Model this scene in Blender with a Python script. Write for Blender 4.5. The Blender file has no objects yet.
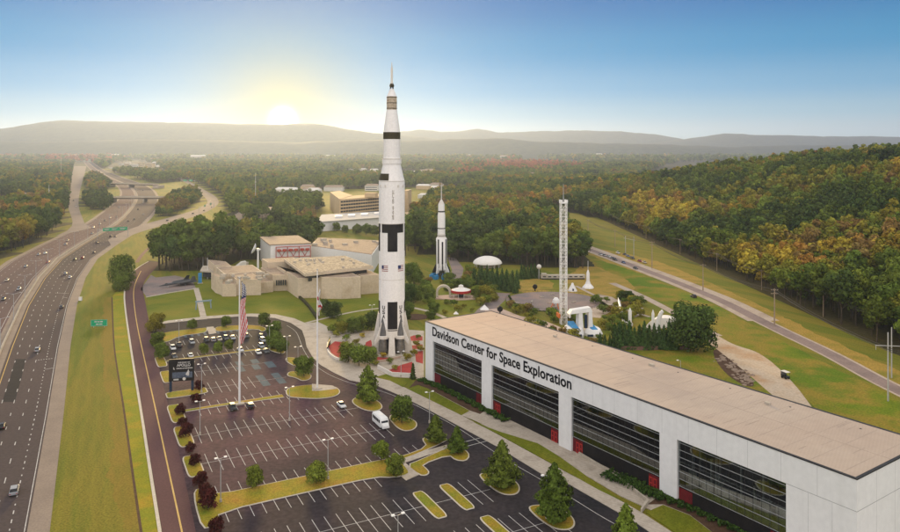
SUN_ELEV = 9.0; SUN_E = 4.4; SUN_ANG = 11.0
HAZE = 6.5e-5; HAZE_COL = (.56,.69,1.0); HAZE_G = .58
EXPOSURE = 0.14
SKY_STOPS = [(0.0,(.36,.35,.27)),(.028,(.31,.33,.25)),(.05,(.22,.30,.25)),(.085,(.10,.23,.25)),(.137,(.01,.16,.22)),(.204,(.0,.08,.17)),(.26,(.03,.17,.34)),(.42,(.72,.71,.68)),(1.0,(1.0,.96,.90))]
GLOW = [(50, (.78,.76,.56,.36), 'mix'), (300, (1.0,.79,.30,.40), 'mix'), (1100, (1.0,.80,.24,.5), 'mix'), (4500, (.45,.34,.10), 'add'), (14000, (6,5.4,3.8), 'add')]
BACK = (1.27,1.165,1.06)
DENOISE = True
import bpy, bmesh, math, random
from mathutils import Vector, Matrix, noise as mnoise
R = random.Random(11)
rad = math.radians
sc = bpy.context.scene
COL = sc.collection

# ------------------------------------------------------------------ survey
# metres; the camera stands 78.7 m above the car park and looks along +Y.
# G() gives the ground point (height z) seen at a point of the 900x532 photo.
F, H, YH = 721.0, 78.7, 150.0
def G(px, py, z=0.0):
    d = F * (H - z) / (py - YH)
    return ((px - 450.0) * d / F, d)
def GL(pts, z=0.0):
    return [G(x, y, z) for x, y in pts]
LO = G(190, 437); LA = rad(27.4)
E1 = (math.cos(LA), math.sin(LA)); E2 = (-math.sin(LA), math.cos(LA))
def LF(u, v):      # car park grid -> world
    return (LO[0] + u * E1[0] + v * E2[0], LO[1] + u * E1[1] + v * E2[1])
def LC(px, py):
    x, y = G(px, py); x -= LO[0]; y -= LO[1]
    return (x * E1[0] + y * E1[1], x * E2[0] + y * E2[1])
def smooth(t):
    t = max(0.0, min(1.0, t)); return t * t * (3 - 2 * t)
def edge_x(y):
    return 172.0 if y < 800 else 172.0 - (y - 800) * 0.2
def hill(x, y):
    u = x - edge_x(y) - 6
    if u <= 0 or y < 120 or y > 1700: return 0.0
    g = 1 - smooth((y - 750) / 800.0)
    g *= smooth((y - 120) / 200.0)
    n = mnoise.noise(Vector((x * .006, y * .006, 3.1)))
    return 66 * smooth(u / 330.0) * g * (1 + .13 * n) + 0.0

# ------------------------------------------------------------------ objects
def empty(name, label, cat, loc=(0, 0, 0), rz=0.0, group=None):
    o = bpy.data.objects.new(name, None); COL.objects.link(o)
    o.empty_display_size = .5
    o.location = (loc[0], loc[1], loc[2] if len(loc) > 2 else 0.0)
    o.rotation_euler = (0, 0, rz)
    o['label'] = label; o['category'] = cat
    if group: o['group'] = group
    return o
def copy_thing(root, loc, rz=None, label=None, group=None, scale=None, color=None):
    r = root.copy(); COL.objects.link(r); r.location = (loc[0], loc[1], loc[2] if len(loc) > 2 else 0.0)
    if rz is not None: r.rotation_euler = (0, 0, rz)
    if scale is not None: r.scale = scale if hasattr(scale, '__len__') else (scale,) * 3
    if label: r['label'] = label
    if group: r['group'] = group
    for ch in list(root.children):
        c = ch.copy(); COL.objects.link(c); c.parent = r
        if color and (c.name.startswith('body') or c.name.startswith('crown')): c.color = (*color, 1)
        for g in ch.children:
            d = g.copy(); COL.objects.link(d); d.parent = c
    if color and root.type == 'MESH': r.color = (*color, 1)
    return r
def remove_thing(root):
    for ch in list(root.children):
        for g in list(ch.children): bpy.data.objects.remove(g)
        bpy.data.objects.remove(ch)
    bpy.data.objects.remove(root)
def tag(o, label=None, cat=None, group=None, kind=None):
    if label: o['label'] = label
    if cat: o['category'] = cat
    if group: o['group'] = group
    if kind: o['kind'] = kind
    return o

class MB:
    def __init__(s): s.v = []; s.f = []; s.m = []
    def add(s, vs, fs, mi=0):
        b = len(s.v); s.v += [tuple(p) for p in vs]
        for q in fs: s.f.append(tuple(b + i for i in q)); s.m.append(mi)
        return s
    def box(s, x0, x1, y0, y1, z0, z1, mi=0):
        return s.add([(x0,y0,z0),(x1,y0,z0),(x1,y1,z0),(x0,y1,z0),(x0,y0,z1),(x1,y0,z1),(x1,y1,z1),(x0,y1,z1)],
              [(0,3,2,1),(4,5,6,7),(0,1,5,4),(1,2,6,5),(2,3,7,6),(3,0,4,7)], mi)
    def obox(s, c, ax, hx, hy, z0, z1, mi=0):   # box turned by angle ax about z
        ca, sa = math.cos(ax), math.sin(ax)
        P = [(c[0]+ca*a-sa*b, c[1]+sa*a+ca*b) for a, b in ((-hx,-hy),(hx,-hy),(hx,hy),(-hx,hy))]
        return s.prism(P, z0, z1, mi)
    def prism(s, P, z0, z1, mi=0):
        n = len(P)
        area = sum(P[i][0]*P[(i+1)%n][1]-P[(i+1)%n][0]*P[i][1] for i in range(n))
        if area < 0: P = P[::-1]
        vs = [(p[0],p[1],z0) for p in P] + [(p[0],p[1],z1) for p in P]
        fs = [tuple(range(n-1,-1,-1)), tuple(range(n,2*n))] + [(i,(i+1)%n,n+(i+1)%n,n+i) for i in range(n)]
        return s.add(vs, fs, mi)
    def sheet(s, P, z, mi=0):
        n = len(P)
        area = sum(P[i][0]*P[(i+1)%n][1]-P[(i+1)%n][0]*P[i][1] for i in range(n))
        if area < 0: P = P[::-1]
        return s.add([(p[0],p[1],z) for p in P], [tuple(range(n))], mi)
    def tube(s, p0, p1, r0, r1=None, n=6, mi=0, cap=True):
        r1 = r0 if r1 is None else r1
        p0 = Vector(p0); p1 = Vector(p1); d = (p1-p0).normalized()
        a = d.orthogonal().normalized(); b = d.cross(a)
        vs = []
        for p, r in ((p0,r0),(p1,r1)):
            for i in range(n):
                t = 2*math.pi*i/n; vs.append(p + a*math.cos(t)*r + b*math.sin(t)*r)
        fs = [(i,(i+1)%n,n+(i+1)%n,n+i) for i in range(n)]
        if cap: fs += [tuple(range(n-1,-1,-1)), tuple(range(n,2*n))]
        return s.add(vs, fs, mi)
    def bar(s, p0, p1, w, h=None, mi=0):
        return s.tube(p0, p1, w*.7071, n=4, mi=mi)
    def lathe(s, prof, c=(0,0,0), n=24, mi=0, a0=0.0, a1=2*math.pi):
        full = abs(a1-a0-2*math.pi) < 1e-6
        k = n if full else n+1
        vs = []
        for r, z in prof:
            for i in range(k):
                t = a0+(a1-a0)*i/n
                vs.append((c[0]+r*math.cos(t), c[1]+r*math.sin(t), c[2]+z))
        fs = []
        for j in range(len(prof)-1):
            for i in range(n):
                i2 = (i+1)%k
                fs.append((j*k+i, j*k+i2, (j+1)*k+i2, (j+1)*k+i))
        if full:
            if prof[0][0] > 1e-4: fs.append(tuple(range(k-1,-1,-1)))
            if prof[-1][0] > 1e-4: fs.append(tuple((len(prof)-1)*k+i for i in range(k)))
        return s.add(vs, fs, mi)
    def quad(s, a, b, c, d, mi=0): return s.add([a,b,c,d], [(0,1,2,3)], mi)
    def build(s, name, mats, parent=None, smooth=False, loc=None):
        me = bpy.data.meshes.new(name); me.from_pydata(s.v, [], s.f)
        if not isinstance(mats, (list, tuple)): mats = [mats]
        for m in mats: me.materials.append(m)
        if len(mats) > 1: me.polygons.foreach_set('material_index', s.m)
        if smooth:
            me.polygons.foreach_set('use_smooth', [True]*len(me.polygons))
            try: me.set_sharp_from_angle(angle=rad(40))
            except Exception: pass
        me.validate(); me.update()
        o = bpy.data.objects.new(name, me); COL.objects.link(o)
        if parent: o.parent = parent
        if loc: o.location = loc
        return o

def chaikin(P, k=2, closed=True):
    for _ in range(k):
        Q = []
        n = len(P)
        rng = range(n) if closed else range(n-1)
        if not closed: Q.append(P[0])
        for i in rng:
            a, b = P[i], P[(i+1)%n]
            Q.append((a[0]*.75+b[0]*.25, a[1]*.75+b[1]*.25)); Q.append((a[0]*.25+b[0]*.75, a[1]*.25+b[1]*.75))
        if not closed: Q.append(P[-1])
        P = Q
    return P
def resample(P, n):
    L = [0.0]
    for a, b in zip(P, P[1:]): L.append(L[-1]+math.hypot(b[0]-a[0], b[1]-a[1]))
    out = []; j = 0
    for i in range(n):
        t = L[-1]*i/(n-1)
        while j < len(L)-2 and L[j+1] < t: j += 1
        k = (t-L[j])/max(1e-6, L[j+1]-L[j])
        out.append((P[j][0]+(P[j+1][0]-P[j][0])*k, P[j][1]+(P[j+1][1]-P[j][1])*k))
    return out
def offset(P, d):          # shift a polyline sideways (to its left when d > 0)
    out = []
    for i, p in enumerate(P):
        a = P[max(0, i-1)]; b = P[min(len(P)-1, i+1)]
        tx, ty = b[0]-a[0], b[1]-a[1]; l = math.hypot(tx, ty) or 1
        out.append((p[0]-ty/l*d, p[1]+tx/l*d))
    return out
def ribbon(mb, A, B, z, mi=0):
    vs = []
    for a, b in zip(A, B): vs += [(a[0],a[1],z), (b[0],b[1],z)]
    fs = [(2*i, 2*i+1, 2*i+3, 2*i+2) for i in range(len(A)-1)]
    # face upward
    a, b, c = Vector(vs[0]), Vector(vs[1]), Vector(vs[3])
    if (b-a).cross(c-a).z < 0: fs = [q[::-1] for q in fs]
    return mb.add(vs, fs, mi)
def ribbon_solid(mb, A, B, z0, z1, mi=0):
    return mb.prism(list(A)+list(B)[::-1], z0, z1, mi)
def ragged(P, step=3.0, amp=1.6, seed=0.0):
    out = []; n = len(P)
    for i in range(n):
        a, b = P[i], P[(i+1)%n]; l = math.hypot(b[0]-a[0], b[1]-a[1]); k = max(1, min(80, int(l/step)))
        for j in range(k):
            t = j/k; x = a[0]+(b[0]-a[0])*t; y = a[1]+(b[1]-a[1])*t
            out.append((x+amp*mnoise.noise(Vector((x*.13, y*.13, seed)))+.5*amp*mnoise.noise(Vector((x*.6, y*.6, seed+4))), y+1.4*amp*mnoise.noise(Vector((x*.13, y*.13, seed+9)))+.7*amp*mnoise.noise(Vector((x*.6, y*.6, seed+14)))))
    return out
def inside(p, P):
    x, y = p; c = False; n = len(P); j = n-1
    for i in range(n):
        if (P[i][1] > y) != (P[j][1] > y) and x < (P[j][0]-P[i][0])*(y-P[i][1])/(P[j][1]-P[i][1])+P[i][0]: c = not c
        j = i
    return c

# ------------------------------------------------------------------ materials
MATS = {}
def nodes_of(m):
    m.use_nodes = True; nt = m.node_tree; nt.nodes.clear(); return nt
def mat(name, cols, scale=.5, fine=8.0, fine_amt=.25, rough=.85, metal=0.0, spec=.06, bump=0.0, stretch=None, pos=None, coord='Object', objcol=False, contrast=(.3, .7), wave=None, zone=None):
    """noise mix of the given base colours, with a finer noise that varies the brightness"""
    if name in MATS: return MATS[name]
    m = bpy.data.materials.new(name); nt = nodes_of(m); N = nt.nodes; L = nt.links
    out = N.new('ShaderNodeOutputMaterial'); b = N.new('ShaderNodeBsdfPrincipled')
    b.inputs['Roughness'].default_value = rough; b.inputs['Metallic'].default_value = metal
    b.inputs['Specular IOR Level'].default_value = spec
    L.new(b.outputs[0], out.inputs['Surface'])
    tc = N.new('ShaderNodeTexCoord'); src = tc.outputs[coord]
    if stretch:
        mp = N.new('ShaderNodeMapping'); mp.vector_type = 'TEXTURE'; mp.inputs['Rotation'].default_value = (0, 0, stretch[1]); mp.inputs['Scale'].default_value = tuple(1/q for q in stretch[0])
        L.new(src, mp.inputs[0]); src = mp.outputs[0]
    n1 = N.new('ShaderNodeTexNoise'); n1.inputs['Scale'].default_value = scale; n1.inputs['Detail'].default_value = 6; n1.inputs['Roughness'].default_value = .6
    L.new(src, n1.inputs['Vector'])
    if len(cols) == 1: cols = [cols[0], cols[0]]
    r = N.new('ShaderNodeValToRGB'); e = r.color_ramp.elements
    e[0].position, e[1].position = contrast
    e[0].color = (*cols[0], 1); e[1].color = (*cols[-1], 1)
    for i, c in enumerate(cols[1:-1]):
        q = e.new(contrast[0]+(contrast[1]-contrast[0])*(i+1)/(len(cols)-1)); q.color = (*c, 1)
    L.new(n1.outputs['Fac'], r.inputs[0])
    n2 = N.new('ShaderNodeTexNoise'); n2.inputs['Scale'].default_value = fine; n2.inputs['Detail'].default_value = 4
    L.new(tc.outputs[coord], n2.inputs['Vector'])
    mr = N.new('ShaderNodeMapRange'); mr.inputs[1].default_value = .3; mr.inputs[2].default_value = .7
    mr.inputs[3].default_value = 1-fine_amt; mr.inputs[4].default_value = 1+fine_amt
    L.new(n2.outputs['Fac'], mr.inputs[0])
    mx = N.new('ShaderNodeVectorMath'); mx.operation = 'SCALE'
    L.new(r.outputs[0], mx.inputs[0]); L.new(mr.outputs[0], mx.inputs['Scale'])
    last = mx.outputs[0]
    if wave:      # (scale, angle, amount): mowing or seam stripes
        mp = N.new('ShaderNodeMapping'); mp.inputs['Rotation'].default_value = (0, 0, wave[1]); L.new(tc.outputs[coord], mp.inputs[0])
        w = N.new('ShaderNodeTexWave'); w.inputs['Scale'].default_value = wave[0]; w.inputs['Distortion'].default_value = wave[3] if len(wave) > 3 else 1.5
        w.inputs['Detail'].default_value = 2; L.new(mp.outputs[0], w.inputs['Vector'])
        m2 = N.new('ShaderNodeMapRange'); m2.inputs[3].default_value = 1-wave[2]; m2.inputs[4].default_value = 1+wave[2]*.4
        L.new(w.outputs['Fac'], m2.inputs[0])
        s2 = N.new('ShaderNodeVectorMath'); s2.operation = 'SCALE'; L.new(last, s2.inputs[0]); L.new(m2.outputs[0], s2.inputs['Scale']); last = s2.outputs[0]
    if zone:      # worn asphalt tint, or glow falloff painted into the roof: centre, radii, colour factor
        c_, r_, f_ = zone
        mp = N.new('ShaderNodeMapping'); mp.vector_type = 'TEXTURE'; mp.inputs['Location'].default_value = c_; mp.inputs['Rotation'].default_value = (0, 0, LA); mp.inputs['Scale'].default_value = (r_[0], r_[1], 1e4); L.new(tc.outputs[coord], mp.inputs[0])
        nz = N.new('ShaderNodeTexNoise'); nz.inputs['Scale'].default_value = 2.2; nz.inputs['Detail'].default_value = 5; L.new(mp.outputs[0], nz.inputs['Vector'])
        ln = N.new('ShaderNodeVectorMath'); ln.operation = 'LENGTH'; L.new(mp.outputs[0], ln.inputs[0])
        ad = N.new('ShaderNodeMath'); ad.operation = 'ADD'; L.new(ln.outputs['Value'], ad.inputs[0]); L.new(nz.outputs['Fac'], ad.inputs[1])
        m3 = N.new('ShaderNodeMapRange'); m3.interpolation_type = 'SMOOTHSTEP'; m3.inputs[1].default_value = 1.75; m3.inputs[2].default_value = .7; m3.inputs[3].default_value = 0; m3.inputs[4].default_value = 1; L.new(ad.outputs[0], m3.inputs[0])
        mf = N.new('ShaderNodeVectorMath'); mf.operation = 'MULTIPLY'; mf.inputs[1].default_value = f_; L.new(last, mf.inputs[0])
        mz = N.new('ShaderNodeMix'); mz.data_type = 'RGBA'; L.new(m3.outputs[0], mz.inputs[0]); L.new(last, mz.inputs[6]); L.new(mf.outputs[0], mz.inputs[7]); last = mz.outputs[2]
    if objcol:
        oi = N.new('ShaderNodeObjectInfo'); s3 = N.new('ShaderNodeVectorMath'); s3.operation = 'MULTIPLY'
        L.new(last, s3.inputs[0]); L.new(oi.outputs['Color'], s3.inputs[1]); last = s3.outputs[0]
    L.new(last, b.inputs['Base Color'])
    if bump:
        bp = N.new('ShaderNodeBump'); bp.inputs['Strength'].default_value = min(1, bump); bp.inputs['Distance'].default_value = .2
        L.new(n2.outputs['Fac'], bp.inputs['Height']); L.new(bp.outputs[0], b.inputs['Normal'])
    MATS[name] = m; return m
def leaf_mat(name, mode):
    m = bpy.data.materials.new(name); nt = nodes_of(m); N = nt.nodes; L = nt.links
    out = N.new('ShaderNodeOutputMaterial')
    if mode == 'inst':
        ci = N.new('ShaderNodeAttribute'); ci.attribute_type = 'INSTANCER'; ci.attribute_name = 'tcol'; c = ci.outputs['Color']
    else:
        ci = N.new('ShaderNodeObjectInfo'); c = ci.outputs['Color']
    at = N.new('ShaderNodeAttribute'); at.attribute_name = 'tint'
    mr = N.new('ShaderNodeMapRange'); mr.inputs[3].default_value = .4; mr.inputs[4].default_value = 1.9
    L.new(at.outputs['Fac'], mr.inputs[0])
    s = N.new('ShaderNodeVectorMath'); s.operation = 'SCALE'; L.new(c, s.inputs[0]); L.new(mr.outputs[0], s.inputs['Scale'])
    d = N.new('ShaderNodeBsdfDiffuse'); L.new(s.outputs[0], d.inputs[0])
    t = N.new('ShaderNodeBsdfTranslucent'); L.new(s.outputs[0], t.inputs[0])
    mx = N.new('ShaderNodeMixShader'); mx.inputs[0].default_value = .12
    L.new(d.outputs[0], mx.inputs[1]); L.new(t.outputs[0], mx.inputs[2]); L.new(mx.outputs[0], out.inputs['Surface'])
    return m
LEAF = leaf_mat('leaves', 'obj'); LEAF_I = leaf_mat('leaves_far', 'inst')

M = {}
M['bark'] = mat('bark', [(.06,.045,.03),(.11,.085,.06)], 2)
M['verge'] = mat('verge_grass', [(.10,.125,.013),(.135,.14,.016),(.19,.16,.022),(.115,.135,.014),(.16,.15,.018)], .06, 2.2, .34, bump=.5, stretch=((1,.12,1), rad(24)), wave=(.10, rad(-25), .05, 2.5), contrast=(.3,.68))
M['verge_dry'] = mat('verge_dry_grass', [(.165,.14,.019),(.215,.152,.024),(.15,.14,.017)], .12, 2.2, .3, bump=.4, stretch=((1,.2,1), rad(24)))
M['lawn'] = mat('lawn_grass', [(.095,.128,.011),(.142,.158,.014),(.195,.17,.02)], .05, 2.5, .25, bump=.4, wave=(.12, rad(20), .045, 2))
M['strip_grass'] = mat('strip_grass', [(.27,.23,.016),(.20,.21,.016),(.36,.23,.022)], .09, 2.5, .25, bump=.4)
M['island_grass'] = mat('island_grass', [(.15,.185,.018),(.27,.21,.022),(.34,.18,.03)], .12, 3.0, .3, bump=.4)
M['slope_grass'] = mat('slope_grass', [(.075,.13,.007),(.125,.165,.010),(.23,.17,.026),(.09,.145,.009),(.12,.165,.010)], .03, 1.6, .3, bump=.5)
M['dry_grass'] = mat('dry_grass', [(.20,.17,.022),(.32,.21,.045),(.15,.15,.018)], .05, 1.6, .3, bump=.4)
M['asphalt'] = mat('lot_asphalt', [(.021,.021,.024),(.031,.028,.030),(.044,.036,.037),(.026,.025,.028)], .04, .9, .28, rough=.85, contrast=(.3,.68), zone=((*LF(15,12),0), (58,66), (2.35,1.5,1.58)))
M['road_red'] = mat('service_asphalt', [(.090,.048,.048),(.125,.066,.062),(.072,.045,.047)], .05, 2.0, .12, rough=.9, stretch=((1,.2,1), rad(27)))
M['hillroad'] = mat('hill_road_asphalt', [(.19,.145,.13),(.25,.19,.17),(.16,.125,.115)], .05, 1.2, .14, rough=.9)
M['hwy'] = mat('highway_asphalt', [(.054,.046,.046),(.084,.064,.060),(.066,.054,.053)], .03, 1.2, .14, rough=.9, stretch=((1,.12,1), rad(22)))
M['hwy_left'] = mat('highway_asphalt_old', [(.10,.069,.066),(.132,.086,.079),(.084,.063,.062)], .03, 1.2, .13, rough=.9, stretch=((1,.12,1), rad(22)))
M['patch'] = mat('fresh_asphalt', [(.022,.022,.024),(.032,.03,.032)], .3)
M['shoulder'] = mat('shoulder_concrete', [(.22,.175,.14),(.28,.225,.175)], .1, 2.0, .12)
M['ramp'] = mat('ramp_concrete', [(.20,.16,.135),(.26,.21,.175)], .03, .6, .12)
M['walk'] = mat('walk_concrete', [(.38,.325,.26),(.46,.40,.325),(.31,.265,.21)], .15, 1.4, .1, wave=(.33, rad(-56), .06, 0.0))
M['kerb'] = mat('kerb_concrete', [(.50,.44,.34),(.58,.52,.42)], .3, 3, .1)
M['paint'] = mat('road_paint', [(.40,.385,.36),(.58,.56,.53)], .5, 5, .25)
M['paint_y'] = mat('yellow_paint', [(.50,.33,.10),(.60,.42,.16)], .4, 4, .15)
M['paint_b'] = mat('blue_paint', [(.075,.095,.105),(.115,.145,.16)], .5, 3, .15)
M['gravel'] = mat('pale_gravel', [(.35,.275,.21),(.42,.345,.275),(.27,.205,.155)], .06, 1.2, .14)
M['dirt'] = mat('dirt_path', [(.44,.32,.205),(.48,.385,.28),(.40,.245,.125)], .05, 1.2, .15)
M['mulch'] = mat('mulch', [(.07,.04,.025),(.11,.065,.04)], .5, 4, .3)
M['redpave'] = mat('red_paving', [(.32,.045,.04),(.40,.065,.055)], .3, 2, .12)
M['pinkpave'] = mat('pink_paving', [(.46,.33,.26),(.54,.41,.33)], .12, 1.5, .12)
M['greypave'] = mat('grey_paving', [(.16,.135,.13),(.22,.18,.165),(.30,.2,.17)], .08, 1.5, .12)
M['white'] = mat('white_paint', [(.74,.72,.69),(.80,.78,.75)], .15, 1.2, .05, rough=.5, spec=.4)
M['shedroof'] = mat('shed_roof', [(.42,.40,.37),(.5,.48,.44)], .1)
M['hull'] = mat('hull_white', [(.77,.735,.69),(.84,.81,.775),(.80,.77,.73)], .5, 1.4, .06, rough=.5, spec=.4, stretch=((1,1,.06), 0), contrast=(.25,.7))
M['offwhite'] = mat('aged_white', [(.62,.58,.52),(.70,.66,.60)], .3, 2, .08, rough=.6)
M['panel'] = mat('facade_panel', [(.72,.71,.695),(.79,.78,.765),(.76,.75,.735)], .35, .8, .04, rough=.55, spec=.35, stretch=((1,1,.07), 0), contrast=(.25,.75))
M['roof'] = mat('pale_roof', [(.48,.355,.265),(.52,.38,.28),(.54,.405,.30),(.46,.345,.265)], .02, .35, .04, rough=.7, wave=(.5, rad(34), .03, .3), zone=((88,-110,0), (46,110), (.78,.86,.94)))  # zone greys the near end: sun-glow falloff painted into the roof colour
M['black'] = mat('black_paint', [(.014,.013,.014),(.025,.022,.022)], .4, 3, .15, rough=.45)
M['darkbrown'] = mat('dark_band', [(.035,.028,.014),(.055,.045,.022)], .4, 3, .15, rough=.6)
M['khaki'] = mat('weathered_module', [(.25,.19,.12),(.55,.46,.35),(.36,.29,.2)], .9, 3, .2, rough=.5, contrast=(.35,.6))
M['letters'] = mat('letter_black', [(.012,.012,.015)], .5, 3, .1, rough=.5)
M['red'] = mat('red_paint', [(.34,.025,.022),(.44,.04,.035)], .5, 3, .1, rough=.5)
M['flagred'] = mat('flag_red', [(.50,.03,.035),(.58,.05,.05)], .5, 3, .1)
M['hullred'] = mat('faded_red', [(.34,.16,.16),(.42,.22,.21)], .5)
M['lettergrey'] = mat('faded_lettering', [(.22,.17,.12),(.30,.25,.2)], .5)
M['underside_shade'] = mat('underside_shade_dark', [(.05,.045,.04),(.08,.07,.06)], .3)  # dark tone standing for shade beneath the overpasses
M['flagwhite'] = mat('flag_white', [(.75,.73,.7)], .5, 3, .05)
M['flagblue'] = mat('flag_blue', [(.025,.035,.11),(.04,.055,.15)], .5, 3, .1)
M['beige'] = mat('beige_wall', [(.54,.43,.29),(.61,.50,.36),(.48,.37,.245)], .12, 1.2, .08, wave=(.5, 0, .03, .5))
M['beige_roof'] = mat('gravel_roof', [(.27,.20,.145),(.34,.26,.19),(.20,.15,.11)], .12, 1.0, .2, contrast=(.25,.75))
M['slabroof'] = mat('stained_slab_roof', [(.40,.33,.235),(.21,.175,.135),(.46,.38,.27),(.17,.14,.115)], .35, 1.4, .2, contrast=(.33,.66))
M['hotelwall'] = mat('hotel_wall', [(.52,.38,.22),(.6,.45,.27)], .05, .5, .08)
M['window'] = mat('window_dark', [(.02,.024,.03),(.05,.055,.06)], .4, 2, .2, rough=.25, spec=.5)
M['steel'] = mat('galvanised', [(.42,.42,.41),(.5,.49,.47)], .6, 3, .1, rough=.5, metal=.3)
M['whitesteel'] = mat('white_steel', [(.76,.75,.73),(.84,.83,.81)], .6, 3, .1, rough=.5)
M['darksteel'] = mat('dark_steel', [(.03,.03,.032),(.06,.058,.055)], .6, 3, .1, rough=.5, metal=.4)
M['engine'] = mat('engine_bell', [(.16,.15,.135),(.24,.22,.2)], 1.2, 4, .2, rough=.45, metal=.6)
M['concrete'] = mat('concrete', [(.40,.35,.28),(.48,.43,.35)], .15, 1.5, .12)
M['wood'] = mat('pole_wood', [(.30,.22,.15),(.38,.29,.21)], .8, 4, .15)
M['rustwall'] = mat('rust_wall', [(.16,.09,.07),(.22,.13,.1)], .4, 3, .15)
M['bar'] = mat('glazing_bar_grey', [(.32,.33,.33),(.40,.41,.41)], .6, 3, .1, rough=.4)
M['signgreen'] = mat('sign_green', [(.02,.30,.14),(.03,.38,.18)], .5, 2, .08, rough=.5)
M['blue'] = mat('blue_paint_gloss', [(.03,.20,.42),(.06,.28,.52)], .4, 2, .12, rough=.4)
M['navy'] = mat('navy_paint', [(.018,.03,.055),(.03,.045,.08)], .3, 2, .15, rough=.5)
M['navy2'] = mat('board_art', [(.05,.07,.11),(.1,.12,.16),(.03,.04,.06)], .6, 2, .2, rough=.5)
M['jet'] = mat('jet_black', [(.018,.02,.026),(.034,.037,.045)], .4, 2, .15, rough=.4, spec=.5)
M['tyre'] = mat('tyre_rubber', [(.012,.012,.012)], 2)
M['car'] = mat('car_paint', [(1,1,1)], .5, 3, .03, rough=.35, spec=.35, objcol=True)
M['carglass'] = mat('car_glass', [(.012,.014,.017)], 1, rough=.22, spec=.3)
M['lamp'] = mat('lens', [(.6,.58,.52)], 1, rough=.3)
M['taillamp'] = mat('tail_lens', [(.35,.015,.012)], 1, rough=.3)
M['hillmat'] = mat('hill_woods', [(.026,.038,.028),(.042,.05,.03),(.032,.04,.028)], .0025, .02, .35)
M['fabric'] = mat('dome_fabric', [(.72,.68,.62),(.78,.75,.7)], .2, 1.5, .05)
M['orange'] = mat('orange_paint', [(.6,.16,.04)], 1)
M['rock'] = mat('rock', [(.2,.14,.1),(.32,.25,.19)], .8, 4, .25)
# ------------------------------------------------------------------ woods masks (photo outlines of where trees stand)
W_LEFT = GL([(-90,161),(-20,161),(60,161),(75,161),(72,168),(69,182),(67,195),(65,212),(55,231),(37,243),(0,256),(-90,277)])
W_ISL1 = GL([(84,196),(104,195),(113,205),(108,211),(90,210),(82,203)])
W_ISL2 = GL([(86,178),(92,174),(104,180),(112,186),(108,190),(92,192),(85,187)])
W_ISL3 = GL([(158,209),(172,197),(196,190),(201,200),(190,207),(172,216),(157,217)])
W_MID = GL([(84,155.5),(700,155.5),(640,175),(585,200),(545,200),(500,195),(452,196),(440,202),(415,203),(408,191),(328,191),(318,204),(322,212),(300,216),(290,221),(262,221),(245,224),(232,216),(226,203),(222,195),(205,186),(188,180),(160,183),(150,182),(127,177),(105,170),(92,163)])
W_CENTRE = GL([(404,258),(420,252),(430,256),(436,252),(452,261),(585,269),(588,262),(560,227),(544,213),(520,203),(480,194),(440,198),(424,210),(412,222),(404,236)])
W_GROVE1 = GL([(156,270),(168,257),(200,249),(226,250),(229,262),(222,269),(200,271),(175,272)])
W_GROVE2 = GL([(230,252),(233,243),(270,237),(318,237),(318,246),(292,250),(268,259),(248,262),(232,260)])
W_GROVE3 = GL([(290,224),(314,219),(317,232),(298,238)])
OPEN_MID = [GL(q) for q in (
    [(100,172),(150,173),(176,178),(150,163),(118,161)],
    [(243,220),(248,211),(278,211),(280,219)], [(232,221),(236,213),(250,205),(262,203),(280,202.4),(297,199.8),(297,202.5),(280,205),(262,206),(246,211),(240,220)],
    [(320,190),(420,190),(425,216),(325,217)],
    [(205,214),(226,206),(222,197),(205,190)],
    [(508,199),(547,213),(556,213),(524,198)],
)]
def open_town(x, y):   # scattered clearings and settled patches of the far valley
    n = mnoise.noise(Vector((x*.0022+7.3, y*.0016, .5)))
    return n > .25

# ------------------------------------------------------------------ ground
def axis(parts):
    out = []
    for a, b, s in parts:
        n = max(1, int(round((b-a)/s))); out += [a+(b-a)*i/n for i in range(n)]
    return out + [parts[-1][1]]
XS = axis([(-14000,-4000,1000),(-4000,-1200,120),(-1200,-400,40),(-400,100,25),(100,700,12),(700,1200,40),(1200,4000,120),(4000,14000,1000)])
YS = axis([(-400,100,50),(100,900,12),(900,1700,25),(1700,4500,90),(4500,13000,850)])
gm = MB()
for y in YS:
    for x in XS: gm.v.append((x, y, hill(x, y)))
nx = len(XS)
woodpolys = (W_LEFT, W_ISL1, W_ISL2, W_ISL3, W_MID, W_CENTRE, W_GROVE1, W_GROVE2, W_GROVE3)
for j in range(len(YS)-1):
    for i in range(nx-1):
        gm.f.append((j*nx+i, j*nx+i+1, (j+1)*nx+i+1, (j+1)*nx+i))
        c = ((XS[i]+XS[i+1])/2, (YS[j]+YS[j+1])/2)
        w = c[1] > 2600 or (c[0] > edge_x(c[1])+2 and 100 < c[1] < 2600) or any(inside(c, P) for P in woodpolys)
        if c[1] > 1000 and c[0] < 300 and c[1] < 4600 and open_town(*c): w = False
        gm.m.append(1 if w else 0)
M['floor'] = mat('woods_floor', [(.035,.035,.014),(.06,.05,.02)], .05, .6, .3)
g = gm.build('ground', [M['verge'], M['floor']], smooth=True); tag(g, 'rolling grassy ground with wooded rise to the right', None, None, 'structure')

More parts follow.
